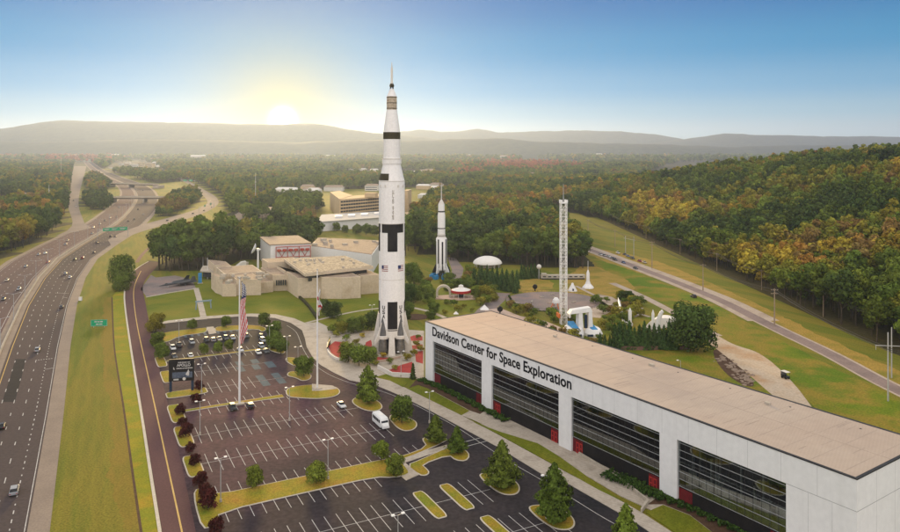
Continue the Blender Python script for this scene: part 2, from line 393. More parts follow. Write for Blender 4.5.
# far ridges: each a real range of hills with a front and a back slope
def ridge(name, label, prof, dist, depth, seed):
    mb = MB(); n = 160; rows = 12
    px0, px1 = prof[0][0], prof[-1][0]
    for j in range(rows+1):
        t = j/rows                       # 0 foot .. 0.5 crest .. 1 back foot
        y = dist + (t-.5)*depth
        k = math.sin(math.pi*min(1, t))**.9
        for i in range(n+1):
            px = px0+(px1-px0)*i/n
            for a, b in zip(prof, prof[1:]):
                if a[0] <= px <= b[0]:
                    py = a[1]+(b[1]-a[1])*(px-a[0])/(b[0]-a[0]); break
            h = H + (YH-py)*dist/F
            x = (px-450)*dist/F
            nz = mnoise.fractal(Vector((x*.0011, y*.0011, seed)), 1.0, 2.0, 4)
            nz2 = mnoise.fractal(Vector((x*.006, y*.006, seed)), 1.0, 2.0, 3)
            z = h*k*(1+.16*nz*(1-k)) + nz2*9*k - 6*(1-k)
            mb.v.append((x, y, z))
    for j in range(rows):
        for i in range(n):
            a = j*(n+1)+i; mb.f.append((a, a+1, a+n+2, a+n+1)); mb.m.append(0)
    o = mb.build(name, M['hillmat'], smooth=True); tag(o, label, None, None, 'structure')
ridge('hills', 'long flat-topped wooded ridge under the low sun', [(-260,133),(-60,131),(0,129),(20,127),(45,123),(62,120.5),(90,121),(120,121.8),(190,123),(240,124),(283,124.5),(315,123.5),(332,126),(345,129),(380,133.5),(420,137),(470,143),(520,149)], 8600, 2300, 1.3)
ridge('hills', 'pale blue peaks right of the tall rocket', [(300,146),(345,140),(390,133),(420,129.5),(440,132),(460,131.5),(478,128.5),(497,132.5),(530,131.5),(570,130.5),(620,131.5),(655,134.5),(685,140),(730,147)], 10800, 2400, 4.1)
ridge('hills', 'long pale ridge at the right end of the skyline', [(610,148),(640,144),(690,138.5),(725,133.5),(760,135),(820,136.3),(900,136.8),(980,139),(1180,144)], 9600, 2400, 7.7)
ridge('hills', 'lower dark hills in front of the ridges', [(-260,145),(0,141),(60,141.5),(140,139.5),(220,140.5),(300,142.5),(365,140),(420,141),(450,139.5),(500,138),(540,141.5),(600,143.2),(650,144),(720,147),(800,145),(900,146),(1160,147)], 6900, 1300, 9.2)

# ------------------------------------------------------------------ roads
def dense(pts, n=80): return resample(chaikin(GL(pts), 3, closed=False), n)
HL_px = [(-74,560),(-39,484),(0,374.6),(12.7,339),(25,308.6),(39,284.5),(52.5,266.5),(64.5,256),(84,244),(96,236.5),(118.5,224.5),(133,209.5),(139,199),(137,192),(130,185),(110,177.3),(95,168),(86,160),(82,155)]
HR_px = [(22,560),(31,528.6),(44,440),(53,380),(63.5,319),(70,298),(78,277),(90,259),(105,248.5),(118.5,241),(136,230),(150,216),(159,204),(154,191),(145,185),(124,178.5),(100,169),(90,160.5),(84.5,155)]
HL = dense(HL_px, 150); HR = dense(HR_px, 150)
def nearest_t(P, q): return min(range(len(P)), key=lambda i: (P[i][0]-q[0])**2+(P[i][1]-q[1])**2)
mb = MB(); ribbon(mb, HL, HR, .03); tag(mb.build('highway', M['hwy']), 'near carriageway of the wide highway', None, None, 'structure')
HLL = [o for o in offset(HL, 31)]; HLR = offset(HL, 5.5)
k7 = min(range(150), key=lambda i: abs(HL[i][1]-1400))
for i in range(150):       # the far carriageway narrows with distance
    if HL[i][1] > 900:
        w = 31 - 7*smooth((HL[i][1]-900)/500.0)
        HLL[i] = offset(HL, w)[i]
mb = MB(); ribbon(mb, HLL, HLR, .03); tag(mb.build('highway', M['hwy_left']), 'far carriageway of the wide highway', None, None, 'structure')
mb = MB(); ribbon(mb, HLR, HL, .045); tag(mb.build('median', M['shoulder']), 'pale paved strip between the carriageways', None, None, 'structure')
mb = MB(); ribbon(mb, HR, offset(HR, -4.2), .04); tag(mb.build('road_shoulder', M['shoulder']), 'grey paved shoulder beside the near carriageway', None, None, 'structure')
mb = MB(); ribbon(mb, offset(HLL, 3.5), HLL, .04); tag(mb.build('road_shoulder', M['shoulder']), 'tan paved shoulder beside the far carriageway', None, None, 'structure')
# ramps
RL_L = dense([(55,236.5),(64.5,233),(72,227),(73,222),(70,213),(67.5,206),(69,192.6),(70.6,182),(74,166)], 70)
RL_R = dense([(92,228),(86,226.5),(84.5,223),(82,217),(78,206),(79.5,192.6),(82.6,180.6),(86.5,166)], 70)
mb = MB(); ribbon(mb, RL_L, RL_R, .06); tag(mb.build('slip_road', M['ramp']), 'pale slip road joining the far carriageway', None, None, 'structure')
RR_L = dense([(108,240),(122.6,231.5),(145,224),(169.6,217.5),(192,211.2),(205,206),(208.5,201),(201.6,194.5),(194,187),(184,182),(175,177)], 90)
RR_R = dense([(112,247),(126,237),(151,228.5),(175,222.5),(201.6,214.5),(216,207),(219.5,202),(216,196.5),(207,191.5),(199.7,187),(190,182),(180,177)], 90)
mb = MB(); ribbon(mb, RR_L, RR_R, .06); tag(mb.build('slip_road', M['ramp']), 'pale exit ramp curving away to the right', None, None, 'structure')
# lane paint
mb = MB()
def lerp(A, B, t): return [(a[0]+(b[0]-a[0])*t, a[1]+(b[1]-a[1])*t) for a, b in zip(A, B)]
def dashes(P, ln, gap, w, z, ymax):
    L = 0.0
    P = resample(P, 900)
    for i in range(len(P)-1):
        seg = math.hypot(P[i+1][0]-P[i][0], P[i+1][1]-P[i][1])
        L += seg
        if L % (ln+gap) < ln and P[i][1] < ymax:
            ribbon(mb, offset(P[i:i+2], w), offset(P[i:i+2], -w), z)
def cut(P, ymax): return [p for p in P if p[1] < ymax]
nc = cut(HL, 900); nR = HR[:len(nc)]; nLL = HLL[:len(nc)]; nLR = HLR[:len(nc)]
for t in (.2, .4, .6): dashes(lerp(nc, nR, t), 3.0, 9.0, .11, .055, 900)
dashes(lerp(nc, nR, .8), 1.2, 2.8, .12, .055, 500)
for t in (.2, .4, .6, .8): dashes(lerp(nLL, nLR, t), 3.0, 9.0, .11, .055, 900)
for P, z in ((offset(nR, .5), .055), (offset(nLR, 1.0), .055), (offset(nLL, -1.0), .055)):
    ribbon(mb, offset(P, .09), offset(P, -.09), z)
tag(mb.build('lane_markings', M['paint']), 'white dashed lane lines on the highway', None, None, 'structure')
mb = MB(); P = offset(nc, -.9); ribbon(mb, offset(P, .13), offset(P, -.13), .056)
tag(mb.build('lane_markings', M['paint_y']), 'yellow edge line along the highway median', None, None, 'structure')
# cross marks seen near the lower left and further up
mb = MB()
for (x0, y0, x1, y1) in ((35,360.5,53,358.5),(45,369.5,53,368),(55,293,69,293.5),(63,297.5,67.5,298)):
    a, b = G(x0, y0), G(x1, y1); n = 7
    for i in range(n):
        p = (a[0]+(b[0]-a[0])*(i+.15)/n, a[1]+(b[1]-a[1])*(i+.15)/n); q = (a[0]+(b[0]-a[0])*(i+.75)/n, a[1]+(b[1]-a[1])*(i+.75)/n)
        ribbon(mb, offset([p, q], .25), offset([p, q], -.25), .058)
tag(mb.build('road_markings', M['paint']), 'white cross marks on the near carriageway', None, None, 'structure')
mb = MB(); mb.sheet(GL([(2,402),(9.5,380),(15.5,359),(25.8,359),(21,380),(16,397.5),(15,402)]), .05)
tag(mb.build('road_patch', M['patch']), 'fresh black asphalt patch in the near carriageway', None, None, 'structure')
# distant side road lower left and far roads between the woods
mb = MB(); ribbon(mb, GL([(-40,201),(0,199.5),(35,197.5)]), GL([(-40,205),(0,203.2),(36,200.6)]), .05)
ribbon(mb, GL([(10,184),(42,180.7)]), GL([(10,186),(42,182.2)]), .05)
tag(mb.build('road', M['shoulder']), 'pale side road crossing the left woods', None, None, 'structure')
mb = MB(); A = dense([(232,216),(245,209),(262,204),(280,203.5),(296,201)], 40); ribbon(mb, A, offset(A, -9), .05)
ribbon(mb, dense([(228,221),(236,214),(247,209)], 20), dense([(252,226),(258,216),(262,211)], 20), .055)
tag(mb.build('road', M['ramp']), 'pale road beyond the grove behind the museum', None, None, 'structure')

# service road and car park: one sheet of asphalt
LOT = GL([(126,310),(134,362),(144,420),(151.5,468),(162,531.6),(172,590),(730,590),(680,552),(635,521.6),(569.6,484),(543,474.3),(515,457),(496,445.5),(430,410),(400,394.8),(375,384.5),(350,380),(334.5,372.6),(321,365),(314,358),(307.5,347),(305.8,338.8),(303,330),(292,322.7),(275.4,317.6),(250,316),(238,316),(207.5,318.5),(168,322.7),(151,326),(146,313),(144,296),(141,288),(145,279),(154.6,269.5),(160,262),(149,260.5),(137.6,267.6),(128,278),(124.5,292)])
mb = MB(); mb.sheet(LOT, .03); tag(mb.build('parking_lot', M['asphalt']), 'large dark asphalt car park with white stalls', None, None, 'structure')
SVL = dense([(149,261.5),(137.6,268),(128.3,278),(124.8,292),(126.2,310),(134.2,362),(144.2,420),(151.7,468),(162.2,531.6),(172,590)], 90)
SVR = dense([(160,262),(154.5,269.5),(145.5,279),(142,288),(145,300),(149,322),(160,372),(170,412),(181,462),(196,531.6),(207,590)], 90)
mb = MB(); ribbon(mb, SVL, SVR, .04); tag(mb.build('service_road', M['road_red']), 'reddish service road beside the car park', None, None, 'structure')
mb = MB()
YL = dense([(141,271),(136,281),(132.8,292),(136,321),(145,362),(158,420),(170.5,479),(182,531.6),(194,590)], 120)
ribbon(mb, offset(YL, .18), offset(YL, -.18), .05)
tag(mb.build('lane_markings', M['paint_y']), 'yellow centre line of the service road', None, None, 'structure')
mb = MB(); ribbon_solid(mb, offset(SVL, -.1), offset(SVL, -.8), .0, .14)
tag(mb.build('kerb', M['kerb']), 'pale kerb along the verge side of the service road', None, None, 'structure')
# greener strip and the dark ditch line
DT = dense([(112,297),(113.5,344),(118,374),(123.7,407),(131,462),(141,531.6),(150,590)], 70)
mb = MB(); ribbon(mb, DT, offset(SVL, -.8)[16:][:len(DT)] if False else resample(offset(SVL[14:], -.8), 70), .012)
tag(mb.build('lawn', M['strip_grass']), 'yellow green grass strip beside the service road', None, None, 'structure')
mb = MB(); ribbon(mb, offset(DT, .28), offset(DT, -.28), .02)
tag(mb.build('ditch', M['mulch']), 'thin dark drainage line in the grass verge', None, None, 'structure')
DT4 = resample(DT, 420); A = offset(DT4, -.25)
W4 = [-4.2-2.2*mnoise.noise(Vector((i*.025, 0, 2)))-1.1*mnoise.noise(Vector((i*.11, 3, 2)))-.9*mnoise.noise(Vector((i*.6, 7, 2))) for i in range(420)]
B = []
for i in range(420):
    p_, q_ = DT4[max(0,i-1)], DT4[min(419,i+1)]; tx_, ty_ = q_[0]-p_[0], q_[1]-p_[1]; l_ = math.hypot(tx_, ty_)
    B.append((DT4[i][0]-ty_/l_*W4[i], DT4[i][1]+tx_/l_*W4[i]))
mb = MB(); ribbon(mb, B, A, .010)
tag(mb.build('verge_dry', M['verge_dry']), 'dry orange brown grass along the drainage line', None, None, 'structure')
mb = MB(); P = dense([(137,262.5),(140,257),(147,249.5),(158,240.5),(172,231.5),(186,226)], 40); ribbon(mb, offset(P, 1.3), offset(P, -1.3), .03)
tag(mb.build('ditch', M['rustwall']), 'brown earth ditch between ramp and grove', None, None, 'structure')

# stall lines
mb = MB(); W = .07
def line_lf(u0, v0, u1, v1, w=W, z=.042):
    a, b = LF(u0, v0), LF(u1, v1); ribbon(mb, offset([a, b], w), offset([a, b], -w), z)
def row(u0, n, v0, v1, skip=(), cl=None, p=2.67):
    for k in range(n):
        if k in skip: continue
        line_lf(u0+p*k, v0, u0+p*k, v1)
    if cl: line_lf(cl[0], cl[1], cl[2], cl[1], w=W, z=.046)
row(2.2, 17, 6.2, -6, cl=(0.2, 0, 49))
row(1.8, 19, -13.3, -25.2, cl=(0, -19.2, 51))
row(1.1, 20, -33.1, -37.9)
row(1.0, 14, -46.2, -51.4)
row(0.8, 16, -58.5, -70.2, cl=(0.5, -64.2, 57.5)); row(52.5, 2, -57.6, -69.6)
row(1.5, 24, -76.4, -88.5, cl=(0.5, -82.4, 62))
row(9.6, 6, 66.4, 54.4, cl=(6.5, 60, 37)); row(9.0, 8, 46, 33.4, cl=(5.5, 39.6, 37))
row(9.0, 11, 27, 22.6); row(5.2, 12, 20.2, 15.0)
row(6, 12, 77.8, 72.6); row(6, 12, 79.8, 85.8); row(6, 13, 106.5, 99.5)
tag(mb.build('stall_lines', M['paint']), 'white parking stall lines of the car park', None, None, 'structure')
mb = MB()
for (u0, u1, v0, v1) in ((23.5,26,53,59.2),(29,31.5,53,59.2),(34,37,53,60.8),(27.6,30.2,46,40),(33,35.6,46,40),(27.6,30.2,39.2,33.4),(33,35.6,39.2,33.4),(24.5,27,60.8,66.2),(30,32.6,60.8,66.2)):
    mb.prism([LF(u0,v0),LF(u1,v0),LF(u1,v1),LF(u0,v1)], .044, .05)
for k in range(13): mb.prism([LF(10+2.67*k,111.5),LF(11.1+2.67*k,111.5),LF(11.1+2.67*k,116.2),LF(10+2.67*k,116.2)], .044, .05)
for u0 in (10, 18, 28, 36):
    mb.prism([LF(u0,116.4),LF(u0+6.5,116.4),LF(u0+6.5,117.0),LF(u0,117.0)], .044, .05)
tag(mb.build('bay_markings', M['paint_b']), 'pale blue accessible bay markings', None, None, 'structure')
mb = MB()
P = dense([(700,568),(609,521.6),(575,500),(540,479),(515,465),(485,446),(455.5,426),(430,412.5),(410.5,402.5),(380,390),(352,384),(330,375.5),(316,366.5),(308.5,358.5),(302,347),(299.5,339),(296,331),(287,325.5)], 90)
ribbon(mb, offset(P, .08), offset(P, -.08), .044)
for a, b in (((482,437.5),(447,446.5)),((487,441),(453,450)),):
    a, b = G(*a), G(*b); ribbon(mb, offset([a, b], .12), offset([a, b], -.12), .046)
tag(mb.build('lane_markings', M['paint']), 'thin white edge line of the drive by the long building', None, None, 'structure')

# planted islands: kerbed beds
IS_K = MB(); IS_G = MB()
def island(P, k=2, inset=.32, shrub=False):
    P = chaikin(P, k)
    n = len(P); area = sum(P[i][0]*P[(i+1)%n][1]-P[(i+1)%n][0]*P[i][1] for i in range(n))
    if area < 0: P = P[::-1]
    cl = P+[P[0], P[1]]
    Q = []
    for i in range(n):
        a, b = P[i-1], P[(i+1)%n]; tx, ty = b[0]-a[0], b[1]-a[1]; l = math.hypot(tx, ty) or 1
        Q.append((P[i][0]-ty/l*inset, P[i][1]+tx/l*inset))
    IS_K.prism(P, .0, .15)
    IS_G.prism(Q, .151, .21)
def irect(u0, u1, v0, v1): island([LF(u0,v0),LF((u0+u1)/2,v0),LF(u1,v0),LF(u1,(v0+v1)/2),LF(u1,v1),LF((u0+u1)/2,v1),LF(u0,v1),LF(u0,(v0+v1)/2)])
def ipx(P, k=2): island(GL(P), k)
irect(-1.5,2.0,72,86); irect(-1.6,1.8,52,66); irect(-2.2,10.4,35,41.4); irect(-3.2,.9,12.6,28.5); irect(-3.5,.6,-6.4,9.2); irect(-3.8,.2,-26,-12.8)
island([LF(-4.6,-51.8),LF(-2.4,-52),LF(-.4,-51),LF(-.4,-46.4),LF(20,-46.2),LF(36,-46.2),LF(40,-48.5),LF(44,-48.8),LF(45,-46),LF(45,-40),LF(47,-37.8),LF(20,-37.8),LF(-1,-37.8),LF(-1.5,-33),LF(-3.6,-33),LF(-4.4,-40)], 1)
island([LF(1,77.9),LF(20,77.9),LF(40,77.9),LF(42,79),LF(40,79.8),LF(20,79.8),LF(1,79.8)], 1)
island([LF(0.9,20.4),LF(15,20.4),LF(31,19.4),LF(31,22.4),LF(15,22.4),LF(0.9,22.4)], 0)
ipx([(285,391),(290,387.2),(312,384.6),(333,385.6),(341.5,391),(337,396.5),(320,399.2),(300,398.2),(287.5,397.2)])
ipx([(351,401.5),(355,397.5),(368,397),(380,402),(383.5,408),(377,411.5),(366,411),(356,406.5)])
ipx([(388.5,418.5),(391,414.5),(404,416),(416,421),(417.8,426),(413,430.5),(404,431.5),(396,427.5)])
ipx([(421.5,439.5),(425,437.5),(430,441),(446,438),(448,441),(402,461),(388,461.5),(388,458.5),(402,456.5),(427,447)],1)
ipx([(406,465.5),(420,460),(447,448),(455,447),(466,450),(470.5,456),(466,461.5),(455,460.5),(449,455.2),(422,465),(427,469),(430,473),(426,476),(419,475.5)],1)
ipx([(284.5,360.5),(287,357),(298,358.5),(302.5,363),(299,366.5),(293,366)])
ipx([(286,376),(289,371.5),(300,371.5),(312,374),(311,379.5),(302,381.5),(296,378)])
ipx([(268,350),(269,343),(281,343),(286,350),(284,354.5),(275,352.5)])
ipx([(268,349),(270,335),(280,335),(282,343),(276,350)])
for c in ((429.3,504.6),(456.5,496.6)):
    u, v = LC(*c); irect(u-1.5,u+1.5,v-6.6,v+6.6)
u, v = LC(500,531); irect(u-1.5,u+1.5,v-6.6,v+6.6)
ipx([(478.5,476.5),(481,473.5),(492,473),(509,477),(519,484),(520.5,491),(515,495.5),(503,495),(492,489)])
ipx([(527.5,509),(531,505.5),(545,505),(562,509),(573,517),(576,525),(570,530.5),(556,530),(541,521.5)])
ipx([(610,548),(616,542),(640,545),(655,556),(640,566)])
# band between the car park and the museum drive
ipx([(157.5,341),(159,334),(175,331),(200,328.4),(207,327.8),(207.5,331),(203,333.3),(180,336),(166,343)],1)
ipx([(214,327.4),(228,325.8),(257,325),(268,329),(262,332.4),(258,329.2),(236,330),(216,332.2)],1)
tag(IS_K.build('kerb', M['kerb']), 'pale kerbs round the planted car park islands', None, None, 'structure')
tag(IS_G.build('island_grass', M['island_grass']), 'mown grass on the car park islands', None, None, 'structure')
mb = MB(); mb.prism(GL([(206.5,327.5),(213.5,327),(216.5,333.5),(209,334.5)]), 0, .22)
mb.prism(GL([(402,457.5),(447,445.2),(449,448.5),(405,463),(419,475),(406,480.8),(401.5,477)]), 0, .18)
mb.prism(GL([(312,384.4),(333,386.2),(337,389.3),(320,391.4),(312,391.4)]), .16, .235)
tag(mb.build('path', M['walk']), 'pale paved crossings in the car park islands', None, None, 'structure')

# pavements and lawns round the long building
mb = MB()
mb.prism(GL([(715,580),(680,553),(635,522.4),(569.6,484.8),(543,475),(515,457.8),(496,446.2),(430,410.8),(400,395.6),(375,385),(350,380.6),(334,373),(320.4,365.2),(313,358),(306.6,347),(305,338.8),(302,330.4),(291,323.2),(275,318.2),(250,316.6),(238,316.6),(207,319),(168,323.2),(152,326),(151.6,324.8),(168,320.8),(207,316.4),(238,314.4),(252,313.8),(276,314.6),(294,318.5),(306,323.6),(318,322.4),(330,328),(326,337),(329,352),(342,362),(362,371),(380,376.5),(390,381),(406,388.4),(462,416),(498,435),(549,463),(565,472),(624,503),(643.5,514),(671,532),(715,562)]), 0, .15)
tag(mb.build('sidewalk', M['walk']), 'pale pavement curving along the drive', None, None, 'structure')
mb = MB()
mb.prism(GL([(452,408),(505,437),(560,466),(585,475),(620,496),(650,510),(690,535),(752,575),(950,700),(1000,640),(860,560),(668,494),(571,449.5),(481,402),(425,380),(420,379)]), 0, .17)
mb.prism(GL([(461.5,415.8),(470,411.2),(506,424),(530,437),(558,452),(575,465),(590,479),(560,457.5),(537.5,443.5),(510,433.5),(498,430.5)]), .17, .20)
tag(mb.build('path', M['walk']), 'pale terrace along the glass front of the long building', None, None, 'structure')
mb = MB()
mb.prism(GL([(473.5,422.6),(500,432.2),(537.5,443.8),(564,458.5),(590,479.6),(624,502.6),(598,490),(565,471.4),(549,462.4),(500,435.5)]), .0, .19)
mb.prism(GL([(407,389),(418,385.5),(428,389),(470,411.5),(462,416)]), .0, .19)
mb.prism(GL([(646,513),(663,505.5),(690,516),(712,533),(760,568),(735,572),(690,543)]), .0, .19)
mb.prism(GL([(375,377.5),(386,374.5),(398,379),(407,384),(403,387.6),(390,381)]), .0, .19)
tag(mb.build('lawn', M['lawn']), 'green lawn strips below the long building', None, None, 'structure')
mb = MB()
mb.prism(GL([(409,388.5),(416,380.5),(424,379.6),(487,410),(480,414.5),(470,411),(428,388.8),(418,385.3)]), .0, .23)
mb.prism(GL([(648,505),(660,496),(740,528),(790,565),(760,568),(712,532.6),(690,515.6),(663,505)]), .0, .23)
tag(mb.build('planting_bed', M['mulch']), 'brown mulch beds below the long building', None, None, 'structure')
mb = MB()
A = GL([(575,452.5),(600,466),(630,487),(651,504)]); A = GL([(579,455.5),(605,471),(630,489),(649,504)])
ribbon_solid(mb, offset(A, .2), offset(A, -.2), .1, .95)
mb.prism([A[-1], G(642,513.5), G(640.6,512.6), (A[-1][0]-.5, A[-1][1]+.4)], .1, .95)
w = mb.build('ramp_wall', M['concrete']); tag(w, 'low pale concrete wall along the sloping terrace ramp', 'wall')

# museum lawn, plaza, park ground
mb = MB(); mb.sheet(GL([(151,325),(146.5,297.5),(192,280.5),(216,271),(300,262),(380,262),(425,279),(425,302),(395,322),(330,330),(306,324),(296,318.6),(276,314.6),(252,313.8),(238,314.4),(207,316.4)]), .012)
mb.sheet(ragged(chaikin(GL([(425,279),(445,262),(505,268),(530,270),(560,283),(560,300),(507,300),(470,322),(425,322)]), 1)), .014)
tag(mb.build('lawn', M['lawn']), 'green lawn in front of the beige museum', None, None, 'structure')
mb = MB(); mb.sheet(ragged(chaikin(GL([(598,300),(640,306),(668,322),(735,345),(745,365),(790,402),(812,414),(700,392),(620,352),(560,326)]), 1)), .014)
mb.sheet(ragged(chaikin(GL([(588,262),(596,257),(660,282),(700,297),(740,318),(790,345),(830,366),(900,400),(960,432),(960,500),(900,455),(822,416),(790,384),(733,345),(680,312),(630,288)]), 1)), .016)
tag(mb.build('lawn', M['slope_grass']), 'rough green slope between gravel path and road', None, None, 'structure')
mb = MB(); mb.sheet(ragged(chaikin(GL([(585,255),(588,247),(650,258),(700,278),(760,305),(830,340),(900,372),(960,398),(960,420),(900,388),(830,356),(775,331),(725,304),(670,283)]), 1)), .02)
tag(mb.build('lawn', M['dry_grass']), 'dry yellow grass on the far side of the road', None, None, 'structure')
mb = MB(); mb.sheet(ragged(chaikin(GL([(560,283),(585,262),(640,284),(622,300),(600,302),(585,312),(560,312)]), 1)), .018)
mb.sheet(ragged(chaikin(GL([(515,284),(530,278),(555,281),(552,292),(520,294)]), 1)), .019)
tag(mb.build('lawn', M['dry_grass']), 'patchy dry grass in the rocket garden', None, None, 'structure')
# museum approach
mb = MB()
P = dense([(196,288),(199.5,300),(204,319.5)], 12); ribbon_solid(mb, offset(P, 1.4), offset(P, -1.4), 0, .06)
mb.prism(GL([(330,336),(345,330),(372,331),(395,329),(424,331),(424,380),(410,378),(390,377),(372,371),(345,363),(331,353)]), 0, .10)
mb.prism(GL([(306,324),(318,322),(330,328),(335,333),(330,336),(327,344),(331,353),(345,363),(372,371),(388,377),(384,379),(360,371),(342,362),(329,352),(325,337)]), 0, .14)
P = dense([(306,323),(330,317),(352,312),(372,309),(385,308)], 24); ribbon_solid(mb, offset(P, .9), offset(P, -.9), 0, .07)
P = dense([(410,307),(430,311.5),(446,318),(455,324)], 20); ribbon_solid(mb, offset(P, 1.2), offset(P, -1.2), 0, .07)
tag(mb.build('path', M['walk']), 'pale plaza and garden paths round the tall rocket', None, None, 'structure')
mb = MB()
for q in ([(327.5,352),(329,346),(335,341.5),(343,342.5),(340,349),(345,358),(338,357.5)],
          [(364,349),(366,342.5),(371,340),(372.5,347),(369,349.5)],
          [(374,358),(385,356),(399,353.5),(399,356.2),(386,360),(374,361.2)],
          [(386.5,371.5),(400,365.5),(412,362),(414,369),(411,374.5),(398,375.6),(391,374)],
          [(408.5,337.5),(414,335.5),(422.5,336.5),(422.5,340.8),(411,341)],
          [(410,346),(422.5,344.5),(422.5,349.5),(411,349)],
          [(415,352),(423,351),(423,364),(416,362)]):
    mb.prism(GL(q), .1, .125)
tag(mb.build('red_paving', M['redpave']), 'red paved areas at the foot of the tall rocket', None, None, 'structure')
mb = MB(); mb.sheet(GL([(140.5,289),(146.5,296.8),(170,292.3),(196,288.3),(192,279.4),(175,275.5),(156,277.5),(151,275)]), .04)
tag(mb.build('pavement', M['greypave']), 'grey and pink display pad under the black jet', None, None, 'structure')
mb = MB(); P = chaikin(GL([(146,297.4),(170,293),(196.5,288.8)]), 0, False); ribbon_solid(mb, offset(P, .3), offset(P, -.3), 0, .3)
tag(mb.build('kerb', M['kerb']), 'low pale kerb in front of the jet pad', None, None, 'structure')
# park roads on the right of the tall rocket
mb = MB()
mb.sheet(GL([(447,256.5),(456,258.5),(463.6,268.5),(461,281),(451,281),(452,270)]), .03)
P = dense([(503,293),(497,300),(489,307),(482,314),(476,324)], 24); ribbon(mb, offset(P, 4.2), offset(P, -4.2), .03)
tag(mb.build('road', M['greypave']), 'dark curved drives in the rocket park', None, None, 'structure')
mb = MB(); mb.sheet(GL([(476,322),(486,310),(500,308),(520,316),(545,321),(560,327),(575,343),(560,345),(500,330)]), .032)
tag(mb.build('pavement', M['pinkpave']), 'pink paved walk behind the pale roof', None, None, 'structure')
PC = G(553, 301); PR = 24.5
mb = MB(); mb.sheet([(PC[0]+PR*math.cos(i*.131), PC[1]+PR*math.sin(i*.131)) for i in range(48)], .05)
tag(mb.build('pavement', M['greypave']), 'round grey and pink plaza in the rocket park', None, None, 'structure')
mb = MB()
for q in ([(598,294),(612,297),(622,303),(606,306),(592,303)], [(575,302),(600,300),(615,309),(600,318),(575,316)]): mb.sheet(GL(q), .045)
P = dense([(612,283),(640,295),(656,303),(676,314),(700,327),(718,336)], 40); ribbon(mb, offset(P, 2.2), offset(P, -2.2), .035)
P = dense([(603,300),(612,298.6),(624,301.5),(636,303.5),(643,309),(640,314),(634,317)], 30); ribbon(mb, offset(P, .8), offset(P, -.8), .05)
P = dense([(576,286),(588,292),(600,298),(614,306),(650,317)], 30); ribbon(mb, offset(P, 1.0), offset(P, -1.0), .04)
tag(mb.build('path', M['gravel']), 'gravel paths winding through the rocket garden', None, None, 'structure')
mb = MB()
A = dense([(700,331),(714,333),(733,345),(760,352),(790,378),(815,411),(835,440)], 40); B = dense([(696,335),(709,343),(728,358),(747,373),(772,395),(794,412),(808,440)], 40)
ribbon(mb, A, B, .03); tag(mb.build('path', M['dirt']), 'wide pale dirt track behind the long building', None, None, 'structure')
# road with parked cars
RC = [(520,228),(560,239),(587,248.5),(610,257),(644.6,270),(675,281.6),(698.7,291.2),(725,302),(775,328),(830,353.5),(875.5,379),(900,391),(1000,440)]
P = dense(RC, 80); RCW = P
mb = MB(); ribbon(mb, offset(P, 3.0), offset(P, -3.0), .045); tag(mb.build('road', M['hillroad']), 'narrow reddish road below the wooded hill', None, None, 'structure')
mb = MB(); k = [i for i, p in enumerate(P) if p[1] > 330]; Q = [P[i] for i in k]
ribbon(mb, offset(P, 4.2), offset(P, -4.0), .034)
ribbon(mb, offset(Q, 8.5), offset(Q, -6.5), .036)
tag(mb.build('road_shoulder', M['gravel']), 'pale gravel shoulders where cars are parked', None, None, 'structure')
# ------------------------------------------------------------------ trees
def leaf_mesh(name, pts, m):
    """pts: (pos, normal, size, tint)"""
    v = []; f = []; t = []
    rr = random.Random(len(pts))
    for p, n, s, ti in pts:
        n = n.normalized(); a = n.orthogonal().normalized()
        an = rr.random()*6.283; a = (a*math.cos(an)+n.cross(a)*math.sin(an)).normalized(); b = n.cross(a)
        i = len(v); k = s*.5
        v += [p-a*k*.9-b*k*.35+n*k*.15, p-a*k*.1+b*k*.9-n*k*.2, p+a*k+b*k*.2+n*k*.1, p+a*k*.25-b*k*.95]
        f.append((i, i+1, i+2, i+3)); t += [ti]
    me = bpy.data.meshes.new(name); me.from_pydata([tuple(q) for q in v], [], f)
    at = me.attributes.new('tint', 'FLOAT', 'FACE'); at.data.foreach_set('value', t)
    me.materials.append(m); return me
def rdir(rr):
    z = rr.uniform(-1, 1); a = rr.random()*6.283; q = math.sqrt(1-z*z); return Vector((q*math.cos(a), q*math.sin(a), z))
def crown_broad(seed, Ht, Rr, z0, n, ls, nl=12, flat=.85, low=-.45):
    rr = random.Random(seed); lobes = []
    zc = (Ht+z0)/2; hz = (Ht-z0)/2
    lobes.append((Vector((0,0,zc)), min(Rr, hz)*.75, .5))
    for i in range(nl):
        a = 6.283*i/nl*2.4+rr.uniform(-.4,.4); q = rr.uniform(.35,.72)
        zz = zc+hz*rr.uniform(low,.6); lr = Rr*rr.uniform(.3,.5)
        lobes.append((Vector((math.cos(a)*Rr*q, math.sin(a)*Rr*q, zz)), lr, rr.random()))
    lobes.append((Vector((rr.uniform(-.2,.2)*Rr, rr.uniform(-.2,.2)*Rr, Ht-Rr*.4)), Rr*.42, .7))
    tot = sum(l[1]**2 for l in lobes); out = []
    for c, r, ti in lobes:
        for _ in range(int(n*r*r/tot)):
            d = rdir(rr)
            if d.z < -.35 and rr.random() < .6: d.z = -d.z
            q = r*(rr.uniform(.78,1.16) if rr.random() > .2 else rr.uniform(.35,.8))
            p = c+Vector((d.x, d.y, d.z*flat))*q
            if p.z < z0*.8: continue
            out.append((p, d+rdir(rr)*.38, ls*rr.uniform(.45,1.3), max(0, min(1, .12+ti*.55+rr.uniform(-.2,.3)))))
    return out
